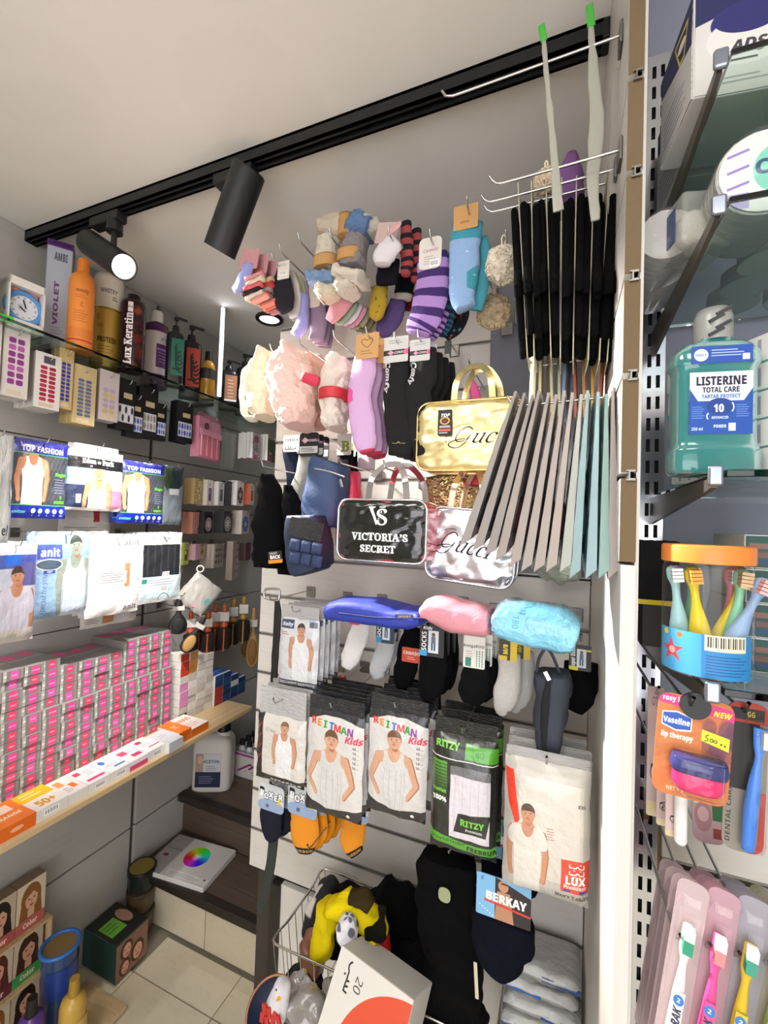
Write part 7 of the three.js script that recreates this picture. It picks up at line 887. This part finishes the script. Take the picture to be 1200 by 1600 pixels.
function prnSide() { return prnSide.m ??= card(tex(160, 40, (c, W, h) => { rect(c, 0, 0, W, h, '#d8d6d2'); for (let i = 0; i < 9; i++) rect(c, 10 + i * 16, 6, 4, 28, '#9a9a9c'); })); }
// jar of toothbrushes
{ const b = fr(1102, 1068, 0.05), t = unitThing('toothbrush_jar', 'clear jar with an orange lid and a blue label', 'jar', V(b.x, shelfY[3] + 0.0005, b.z), null, 0); const s = fr(1102, 852, 0.05).y - shelfY[3], R = mpx(b, 122) / 2;
  part(t, 'jar', lathe([[0.001, 0.0005], [R * 0.93, 0.0005], [R * 0.98, 0.006], [R * 0.98, s * 0.8], [R * 0.94, s * 0.86]], 40), M(0xffffff, 0.06, { transmission: 1, thickness: 0, ior: 1.35 }));
  part(t, 'lid', lathe([[R * 0.98, s * 0.86], [R, s * 0.865], [R, s * 0.985], [R * 0.96, s], [0.001, s]], 40), M(0xe8893a, 0.35));
  part(t, 'label', new THREE.CylinderGeometry(R * 0.985, R * 0.985, s * 0.32, 30, 1, true, -1.5, 2.3), card(tex(384, 192, (c, W, h) => { rect(c, 0, 0, W, h, '#4aa0d4'); rect(c, 190, 0, 194, h, '#2f86c4'); pg(c, [[70, 40], [86, 80], [128, 76], [96, 104], [116, 146], [76, 120], [40, 150], [52, 106], [20, 84], [60, 80]], '#d84450'); ell(c, 76, 98, 16, 16, '#e8a8a0'); rect(c, 200, 0, 150, 70, '#e0dcc4'); for (let i = 0; i < 16; i++) rect(c, 210 + i * 8.5, 8, (i * 7) % 5 < 3 ? 5 : 2, 46, '#3a3a3a'); lines(c, 205, 90, 160, 7, 13, 5, '#1f5a98'); ell(c, 40, 20, 14, 14, '#e0c82c'); ell(c, 110, 22, 12, 12, '#d86a3a'); })), [0, s * 0.18, 0]);
  const tb = (x, z, col, bc, rz, l, ry = 0) => { const q = thing('toothbrush', l, 'toothbrush', V(b.x, shelfY[3] + 0.004, b.z).addScaledVector(ux, x).addScaledVector(un, z), UY + ry, 'toothbrushes in the jar'); q.rotation.z = rz; const L = s * 0.8; part(q, 'handle', loft([[0, 0.004, R * 0.14, 0.004], [0, L * 0.1, R * 0.2, 0.006], [0, L * 0.35, R * 0.24, 0.007], [0, L * 0.5, R * 0.18, 0.006], [0, L * 0.66, R * 0.1, 0.004], [0, L * 0.8, R * 0.1, 0.004], [0, L * 0.88, R * 0.17, 0.005], [0, L * 0.97, R * 0.17, 0.005], [0, L, R * 0.08, 0.003]], { seg: 14 }), M(col, 0.35)); for (let i = 0; i < 4; i++) part(q, 'bristles', box(R * 0.24, L * 0.028, 0.011), M(bc, 0.7), [0, L * (0.86 + i * 0.035), 0.0095]); };
  tb(-R * 0.5, R * 0.1, 0x9ac4c8, 0xd8e4e4, 0.1, 'pale blue toothbrush in the jar, leaning on the glass'); tb(-R * 0.1, R * 0.3, 0xe0c820, 0xe0a040, 0.12, 'yellow toothbrush in the jar with orange bristles'); tb(R * 0.1, R * 0.45, 0x8aa8cc, 0xe8b0ac, -0.38, 'blue grey toothbrush slanting across the jar'); tb(R * 0.1, 0, 0xd8c01c, 0xe8d8a0, -0.28, 'yellow toothbrush slanting behind the blue grey one'); tb(R * 0.45, R * 0.15, 0x86c8a4, 0xd8b890, -0.1, 'mint green toothbrush in the jar'); tb(R * 0.5, -R * 0.25, 0xd8808c, 0xf0e0e0, -0.05, 'pink toothbrush at the back of the jar'); tb(-R * 0.2, -R * 0.35, 0x7cb894, 0xe0e8e0, 0.02, 'green toothbrush at the back of the jar'); }
// cartons beside the jar, black brush box
{ const f = card(tex(160, 128, (c, W, h) => { rect(c, 0, 0, W, h, '#dcdcd8'); rect(c, 0, 0, 70, h, '#1f4a44'); rect(c, 6, 30, 58, 22, '#7a5a50'); rect(c, 6, 66, 58, 22, '#6a4a48'); rect(c, 0, 100, 70, 10, '#2a3a7a'); txt(c, 'TAB', 126, 30, 28, '#c83a34'); ell(c, 118, 74, 28, 22, '#2a6aa8'); }));
  for (let k = 0; k < 4; k++) { const p = fr(1196, 1050 - k * 56, 0.09), b = unitThing('tooth_powder_carton', ['lowest', 'second lowest', 'third', 'topmost'][k] + ' green and white carton in the stack beside the jar', 'carton', V(p.x, shelfY[3] + 0.0005 + k * 0.036, p.z).addScaledVector(ux, 0.012), 'green and white cartons beside the jar', 0.0 + rr(-0.03, 0.03)); part(b, 'carton', at(rbox(0.09, 0.0355, 0.1, 0.001, 1), 0.008, 0.0178, -0.03), M(0xd4d4d0, 0.5)); part(b, 'printed_front', at(box(0.088, 0.033, 0.0008), 0.008, 0.0178, 0.0204), f); }
  const p = fr(1022, 930, 0.15), q = unitThing('brush_box', 'black bristled brush with a yellow strip behind the jar', 'brush', V(p.x, shelfY[3] + 0.0005, p.z)); const hh = fr(1022, 845, 0.15).y - shelfY[3]; part(q, 'bristle_block', at(noisy(new THREE.BoxGeometry(0.045, hh * 0.55, 0.04, 12, 12, 8), 0.002, 500), 0, hh * 0.72, 0), M(0x0c0c0d, 0.95)); part(q, 'strip', at(box(0.05, 0.006, 0.042), 0, hh * 0.42, 0), M(0xe0c818, 0.3)); part(q, 'foot', at(box(0.03, hh * 0.42, 0.03), 0, hh * 0.21, 0), M(0x2a2824, 0.6)); }
// cotton pads
{ const padM = M(0xe4e2dc, 0.9, { bumpMap: fuzz, bumpScale: 0.002 }), wrap = M(0xffffff, 0.1, { transmission: 1, thickness: 0, ior: 1.3 }), padG = noisy(new THREE.CylinderGeometry(0.03, 0.03, 0.01, 28, 2), 0.0012, 120);
  const cottonLab = card(tex(256, 256, (c, W, h) => { rect(c, 0, 0, W, h, '#e6e4de'); ell(c, 170, 130, 76, 84, '#7ccab4'); txt(c, 'Coty', 170, 120, 66, '#2c4a6c', 'bold'); txt(c, 'pads', 170, 176, 34, '#4aa8c8'); for (let i = 0; i < 3; i++) { c.strokeStyle = '#8a7ac4'; c.lineWidth = 9; c.beginPath(); c.moveTo(24, 70 + i * 54); c.lineTo(84, 54 + i * 54); c.stroke(); } rect(c, 24, 196, 60, 40, '#b4a4d4'); }));
  const roll = (px, py, r, bk, l, lab) => { const p = fr(px, py, bk), R = mpx(p, r), t = unitThing('cotton_pad_roll', l, 'cotton pads', V(p.x, shelfY[1] + R + 0.001, p.z), 'cotton pad packs on the glass shelf'); for (let i = 0; i < 7; i++) { const m = part(t, 'pad', padG, padM, [0, 0, -i * 0.011], [Math.PI / 2, 0, 0]); m.scale.set(R / 0.031, 1, R / 0.031); } part(t, 'wrap', at(lathe([[0.001, -0.075], [R * 0.7, -0.076], [R, -0.07], [R * 1.02, 0], [R * 0.96, 0.012], [0.001, 0.016]], 32), 0, 0, 0, Math.PI / 2), wrap); if (lab) part(t, 'printed_label', at(new THREE.CircleGeometry(R * 0.92, 32), 0, 0, 0.0075), cottonLab); };
  roll(1192, 262, 66, 0.04, 'clear wrapped cotton pads with a green round label', 1); roll(1030, 330, 44, 0.17, 'clear wrapped cotton pads deep on the shelf next to the side board'); roll(1040, 400, 40, 0.1, 'clear wrapped cotton pads against the shelf bracket');
  { const p = fr(1085, 290, 0.1), t = unitThing('cotton_bud_box', 'clear box of cotton beside the green labelled pads', 'cotton box', V(p.x, shelfY[1] + 0.001, p.z), null, 0.25); part(t, 'box', at(rbox(0.056, 0.06, 0.06, 0.006), 0, 0.031, 0), M(0xf0f0ea, 0.1, { transmission: 0.8, thickness: 0 })); part(t, 'cotton', at(noisy(new THREE.SphereGeometry(0.024, 24, 16), 0.004, 90), 0, 0.028, 0), padM); part(t, 'side_print', at(box(0.001, 0.04, 0.03), -0.0285, 0.03, 0), M(0x3a4470, 0.5)); }
  // flat pad rounds seen through the glass from below
  for (let i = 0; i < 9; i++) { const p = fr(1090 + (i % 3) * 52, 395 + Math.floor(i / 3) * 44, 0); const t = V(uo.x, 0, uo.z).addScaledVector(ux, 0.10 + (i % 3) * 0.066).addScaledVector(un, 0.06 + Math.floor(i / 3) * 0.055); const y = shelfY[1] + 0.001; if (i === 2 ) continue; const r = unitThing('cotton_pad_stack', 'flat white stack of cotton pads lying on the glass shelf', 'cotton pads', V(t.x, y, t.z), 'flat cotton pad stacks on the glass shelf'); for (let k = 0; k < 2; k++) part(r, 'pad', padG, padM, [0, 0.006 + k * 0.0105, 0]); } }
// blue and white cartons on the top shelf
{ const side = card(tex(256, 256, (c, W, h) => { rect(c, 0, 0, W, h, '#cfcdc8'); pg(c, [[0, 0], [W, 0], [W, 118], [0, 60]], '#1e2358'); pg(c, [[120, 16], [230, 26], [200, 100], [160, 96]], '#d8c83a'); pg(c, [[130, 24], [220, 34], [194, 92], [166, 88]], '#2a1e3c'); ell(c, 178, 54, 32, 12, '#e8e4dc', 0.1); lines(c, 30, 150, 190, 6, 15, 5, '#8a88a0'); })), face = card(tex(256, 320, (c, W, h) => { rect(c, 0, 0, W, h, '#d2d0cb'); pg(c, [[0, 0], [W, 0], [W, 20], [0, 110]], '#1e2358'); ell(c, 128, 120, 90, 60, '#2a2a72'); ell(c, 128, 170, 100, 70, '#dedcd8'); ell(c, 128, 108, 82, 46, '#25256a'); txt(c, 'ADS', 128, 190, 44, '#3a3a44', 'bold italic'); lines(c, 70, 220, 110, 1, 10, 6, '#555'); lines(c, 60, 270, 130, 2, 14, 5, '#999'); })), top = card(tex(256, 256, (c, W, h) => { rect(c, 0, 0, W, h, '#1e2358'); pg(c, [[70, 70], [190, 70], [150, 180], [110, 180]], '#d8c83a'); pg(c, [[82, 80], [178, 80], [146, 168], [116, 168]], '#2a1e3c'); ell(c, 130, 106, 38, 20, '#c88a80'); ell(c, 130, 100, 34, 9, '#e8e4dc'); txt(c, '385', 216, 40, 40, '#e8e4dc', 'italic bold'); }));
  const mk = (px, bk, l, ry, w = 0.1, h2 = 0.085) => { const p = fr(px, 90, bk), t = unitThing('denture_carton', l, 'carton', V(p.x, shelfY[0] + 0.0005, p.z), null, ry); part(t, 'carton', at(rbox(w, h2, 0.1, 0.0015, 1), 0, h2 / 2, 0), [M(0xcfcdc8, 0.5)][0]); part(t, 'printed_face', at(box(w - 0.003, h2 - 0.003, 0.0008), 0, h2 / 2, 0.0504), face); part(t, 'printed_side', at(box(0.0008, h2 - 0.003, 0.096), -w / 2 - 0.0004, h2 / 2, 0), side); part(t, 'printed_top', at(box(w - 0.003, 0.097, 0.0008), 0, h2 + 0.0002, 0, -Math.PI / 2), top); return t; };
  mk(1132, 0.1, 'white and dark blue dental carton with an oval picture', 0.1, 0.1, 0.12); mk(1110, 0.215, 'white and dark blue dental carton behind the one with the oval', 0.08, 0.1, 0.14);
  { const p = fr(1290, 150, 0.1), t = unitThing('red_carton', 'bright red carton at the end of the top glass shelf', 'carton', V(p.x, shelfY[0] + 0.0005, p.z), null, 0.2); part(t, 'carton', at(rbox(0.09, 0.12, 0.1, 0.002, 1), 0, 0.06, 0), M(0xb8301c, 0.5)); part(t, 'lettering', at(box(0.06, 0.014, 0.001), 0, 0.08, 0.0505), M(0xe8c8b8, 0.5)); } }
// hanging cards under the lower glass shelf
const hookU = (p, l, len = 0.1) => { const t = thing('display_hook', l ?? 'chrome hook under the glass shelves holding blister cards', 'hook', p.clone().addScaledVector(un, -len), UY, 'hooks under the glass shelves'); HOOKG['U' + len] ??= tube([[0, 0.002, 0], [0, 0, len * 0.5], [0, -0.001, len - 0.014], [0, 0.012, len + 0.002]], 0.002, 16, 6); part(t, 'wire', HOOKG['U' + len], chrome); part(t, 'mount_plate', rbox(0.02, 0.03, 0.004, 0.002, 1), steelDull, [0, -0.004, 0.002]); return t; };
function blister(n, l, r, bk, map, rz, o = {}) { const mx = (r[0] + r[2]) / 2, my = (r[1] + r[3]) / 2, c = fr(mx, my, bk), w = fr(r[2], my, bk).sub(fr(r[0], my, bk)).length(), h = fr(mx, r[1], bk).y - fr(mx, r[3], bk).y, t = unitThing(n, l, o.cat ?? 'blister card', V(c.x, c.y - h / 2, c.z), o.g); t.rotation.z = rz; part(t, 'card', at(slab(rshape(w, h, o.rad ?? 0.012), 0.0012), 0, h / 2, 0), map.isTexture ? card(map) : map); o.f && o.f(t, w, h); if (o.hook !== false) hookU(V(c.x, c.y + h / 2 - 0.008, c.z).addScaledVector(un, 0.012), hookFor(l), BACK - bk + 0.002); return { t, w, h }; }
blister('lip_balm_card', 'orange blister card with a pink lip balm and a yellow price sticker', [1018, 1088, 1134, 1248], 0.02, tex(384, 512, (c, W, h) => { rect(c, 0, 0, W, h, '#c8763c'); for (let i = 0; i < 40; i++) { c.globalAlpha = 0.16; ell(c, rr(0, 260), rr(40, 480), rr(20, 90), rr(10, 40), ['#e0a06a', '#a85428', '#d88a58'][i % 3], -0.4); } for (let i = 0; i < 14; i++) { c.globalAlpha = 0.25; ell(c, rr(260, 400), rr(60, 300), rr(30, 60), rr(40, 80), '#4a2a5c'); } c.globalAlpha = 1; pg(c, [[0, 0], [W, 30], [W, 90], [0, 50]], '#d83a7c'); txt(c, 'rosy lip', 80, 26, 34, '#fbe4ec'); txt(c, 'NEW', 322, 62, 38, '#f0dc3c', 'bold italic'); pg(c, [[24, 96], [100, 84], [180, 104], [180, 176], [100, 186], [24, 164]], '#e8e8f0'); pg(c, [[30, 102], [100, 92], [174, 110], [174, 168], [100, 178], [30, 158]], '#2a56b0'); txt(c, 'Vaseline', 102, 136, 40, '#f0f4fa', 'bold', 'sans-serif', 'center', 136); txt(c, 'lip therapy', 108, 212, 36, '#f4ece6', 'bold', 'sans-serif', 'center', 164); pg(c, [[232, 150], [370, 172], [368, 236], [230, 206]], '#d8e82c'); c.strokeStyle = '#2c3020'; c.lineWidth = 4; c.beginPath(); c.moveTo(268, 172); c.quadraticCurveTo(240, 180, 262, 190); c.quadraticCurveTo(270, 204, 244, 204); c.moveTo(284, 196); c.arc(282, 196, 8, 0, 6.2); c.moveTo(306, 198); c.arc(302, 198, 7, 0, 6.2); c.stroke(); ell(c, 330, 206, 5, 5, '#2c3020'); ell(c, 348, 210, 5, 5, '#2c3020'); txt(c, 'NET 7 g', 120, 478, 26, '#f0c8a8'); }), -0.06, { f: (t, w, h) => { const j = part(t, 'balm_jar', at(loft([[0, -0.012, 0.017, 0.008], [0, -0.006, 0.021, 0.01], [0, 0.006, 0.021, 0.01], [0, 0.008, 0.018, 0.009]], { n: 3, seg: 24 }), w * 0.06, h * 0.26, 0.009), M(0xd8306c, 0.25)); part(j, 'jar_lid', at(loft([[0, 0, 0.023, 0.011], [0, 0.006, 0.024, 0.012], [0, 0.014, 0.022, 0.011]], { n: 3, seg: 24 }), w * 0.06, h * 0.26 + 0.006, 0.009), M(0x35386e, 0.2)); part(t, 'blister', at(pillow(w * 0.62, h * 0.4, 0.034, { wr: 0.001, e: 0.25 }), w * 0.06, h * 0.3, 0.008), M(0xffffff, 0.08, { transmission: 1, thickness: 0, ior: 1.3 })); part(t, 'black_hanger', at(cyl(0.013, 0.013, 0.003, 24), -w * 0.02, h * 0.93, 0.003, Math.PI / 2), blackPlastic); } });
blister('toothbrush_card', 'clear and red card with a blue toothbrush', [1128, 1096, 1192, 1330], 0.05, tex(192, 512, (c, W, h) => { rect(c, 0, 0, W, h, '#8a8478'); rect(c, 0, 0, W, 70, '#a83420'); rect(c, 20, 20, 150, 40, '#1a1614'); txt(c, 'GG', 110, 40, 26, '#c9b42c'); rect(c, 20, 70, 130, 230, '#26221f'); pg(c, [[170, 300], [192, 300], [192, 512], [120, 512], [160, 480]], '#b03024'); c.save(); c.translate(26, 390); c.rotate(-Math.PI / 2); txt(c, 'DENTAL CARE', 0, 0, 30, '#3a342c'); c.restore(); }), -0.03, { f: (t, w, h) => { const q = part(t, 'brush_handle', at(loft([[w * 0.06, h * 0.05, 0.0055, 0.004], [w * 0.08, h * 0.3, 0.006, 0.005], [w * 0.14, h * 0.5, 0.005, 0.004], [w * 0.2, h * 0.66, 0.0028, 0.003], [w * 0.22, h * 0.74, 0.005, 0.003], [w * 0.23, h * 0.86, 0.006, 0.003]], { seg: 14 }), 0, 0, 0.008), M(0x3f7ed8, 0.35)); part(q, 'bristles', box(0.006, h * 0.11, 0.01), M(0xd4d8d0, 0.7), [w * 0.3, h * 0.8, 0.012]); part(t, 'bubble', at(pillow(w * 0.5, h * 0.88, 0.03, { wr: 0.0005, e: 0.25 }), w * 0.14, h * 0.47, 0.007), M(0xffffff, 0.08, { transmission: 1, thickness: 0, ior: 1.3 })); } });
for (const [i, r] of [[0, [1011, 1072, 1036, 1275]], [1, [1026, 1200, 1046, 1290]], [2, [1040, 1226, 1070, 1308]]]) blister('eyelash_card', ['tall pale pink card with printed eyes beside the upright', 'pale pink card with printed eyes below the lip balm card', 'grey pink card with a white tube below the lip balm card'][i], r, 0.1 - i * 0.02, tex(96, 256, (c, W, h) => { rect(c, 0, 0, W, h, '#c4aca8'); rect(c, 0, h - 30, W, 30, '#cdbf94'); c.strokeStyle = '#2c2626'; c.lineWidth = 4; c.beginPath(); c.ellipse(44, h - 84, 22, 14, 0.3, 0, 6.3); c.stroke(); ell(c, 46, h - 82, 8, 8, '#3a4a44'); c.beginPath(); c.moveTo(24, h - 100); c.lineTo(70, h - 108); c.stroke(); txt(c, 'OTV', 50, 30, 26, '#8a7474'); }), 0, { rad: 0.003, f: i === 2 ? (t, w, h) => part(t, 'tube', at(new THREE.CapsuleGeometry(0.006, 0.05, 6, 14), w * 0.2, h * 0.5, 0.006), white) : null, hook: i !== 1 });
blister('dental_floss_card', 'pale card with a pink pot and green edge behind the lip balm', [1084, 1230, 1134, 1318], 0.12, tex(128, 224, (c, W, h) => { rect(c, 0, 0, W, h, '#b4989a'); rect(c, 80, 0, 48, 130, '#2a6a3c'); rect(c, 10, 10, 70, 60, '#d8dcd8'); txt(c, 'Manual', 46, 40, 24, '#3a4a44', 'italic bold'); ell(c, 44, 120, 34, 60, '#a87c80'); ell(c, 44, 110, 22, 30, '#c8a4a4'); rect(c, 80, 160, 48, 40, '#8a3a38'); }), 0.05, { hook: true });
// toothbrush blisters on the lower slatted boards
const tbCols = [[0xe6e2de, 0x2f9a78, 'white'], [0xe84a94, 0xd88a8a, 'pink'], [0xd8b820, 0x3f9a84, 'yellow'], [0x8a9a50, 0xb8b060, 'olive']];
tbCols.forEach(([col, bc, nm], i) => { for (let k = 0; k < 4; k++) { const px = 1036 + i * 46 - k * 8, py = 1520 + i * 16 - k * 20, bk = 0.03 + k * 0.035, c = fr(px, py, bk), L = 0.19, t = unitThing('toothbrush_blister', k ? ORD[k - 1] + ' blister queued behind the ' + nm + ' toothbrush in front' : nm + ' toothbrush in a clear blister, first on its hook', 'toothbrush', V(c.x, fr(px, py + 20, bk).y - L * 0.5, c.z), 'toothbrush blisters on the lower slatted board'); t.rotation.z = -0.12; t.rotation.y = UY - 0.15;
    part(t, 'handle', at(loft([[0, 0, 0.006, 0.004], [0, L * 0.3, 0.0065, 0.005], [0, L * 0.55, 0.005, 0.004], [0, L * 0.7, 0.003, 0.003], [0, L * 0.78, 0.0055, 0.003], [0, L * 0.9, 0.005, 0.003]], { seg: 12 }), 0, 0, 0.008), M(col, 0.35)); part(t, 'bristles', strips([at(box(0.008, L * 0.07, 0.009), 0, L * 0.82, 0.014)]), M(bc, 0.7)); part(t, 'white_bristles', at(box(0.008, L * 0.05, 0.009), 0, L * 0.88, 0.014), white);
    if (!k) part(t, 'printed_mark', at(box(0.009, 0.045, 0.0008), 0, L * 0.45, 0.0134), tbCols[i][3] ??= card(tex(48, 224, (c2, W, h) => { rect(c2, 0, 0, W, h, ['#e6e2de', '#e84a94', '#d8b820', '#8a9a50'][i]); c2.save(); c2.translate(24, 140); c2.rotate(-Math.PI / 2); txt(c2, 'ARAK', 0, 0, 46, '#1c2a4c', 'italic bold', 'sans-serif', 'center', 130); c2.restore(); ell(c2, 24, 40, 22, 26, '#2a78c8'); txt(c2, '2', 24, 40, 30, '#e8f0fa'); })));
    part(t, 'backing_card', at(slab(rshape(0.026, L * 1.12, 0.01), 0.001), 0, L * 0.54, 0), M([0xe6d4d6, 0xe0bcc8, 0xc4c2cc, 0xc4c2b0][i], 0.3, { transmission: 0.5, thickness: 0 })); part(t, 'bubble', at(pillow(0.024, L * 1.06, 0.028, { wr: 0.0005, e: 0.25, nx: 8, seed: 2 }), 0, L * 0.52, 0.008), M(0xffffff, 0.08, { transmission: 1, thickness: 0, ior: 1.3 })); }
  const hp = fr(1062 + i * 46, 1478 + i * 14, 0.02); hookU(V(hp.x, hp.y, hp.z), 'chrome hook holding the row of ' + nm + ' toothbrush blisters', BACK - 0.03); });
scene.traverse((o) => { if (o.isMesh) o.castShadow = o.receiveShadow = true; });
renderer.render(scene, camera);
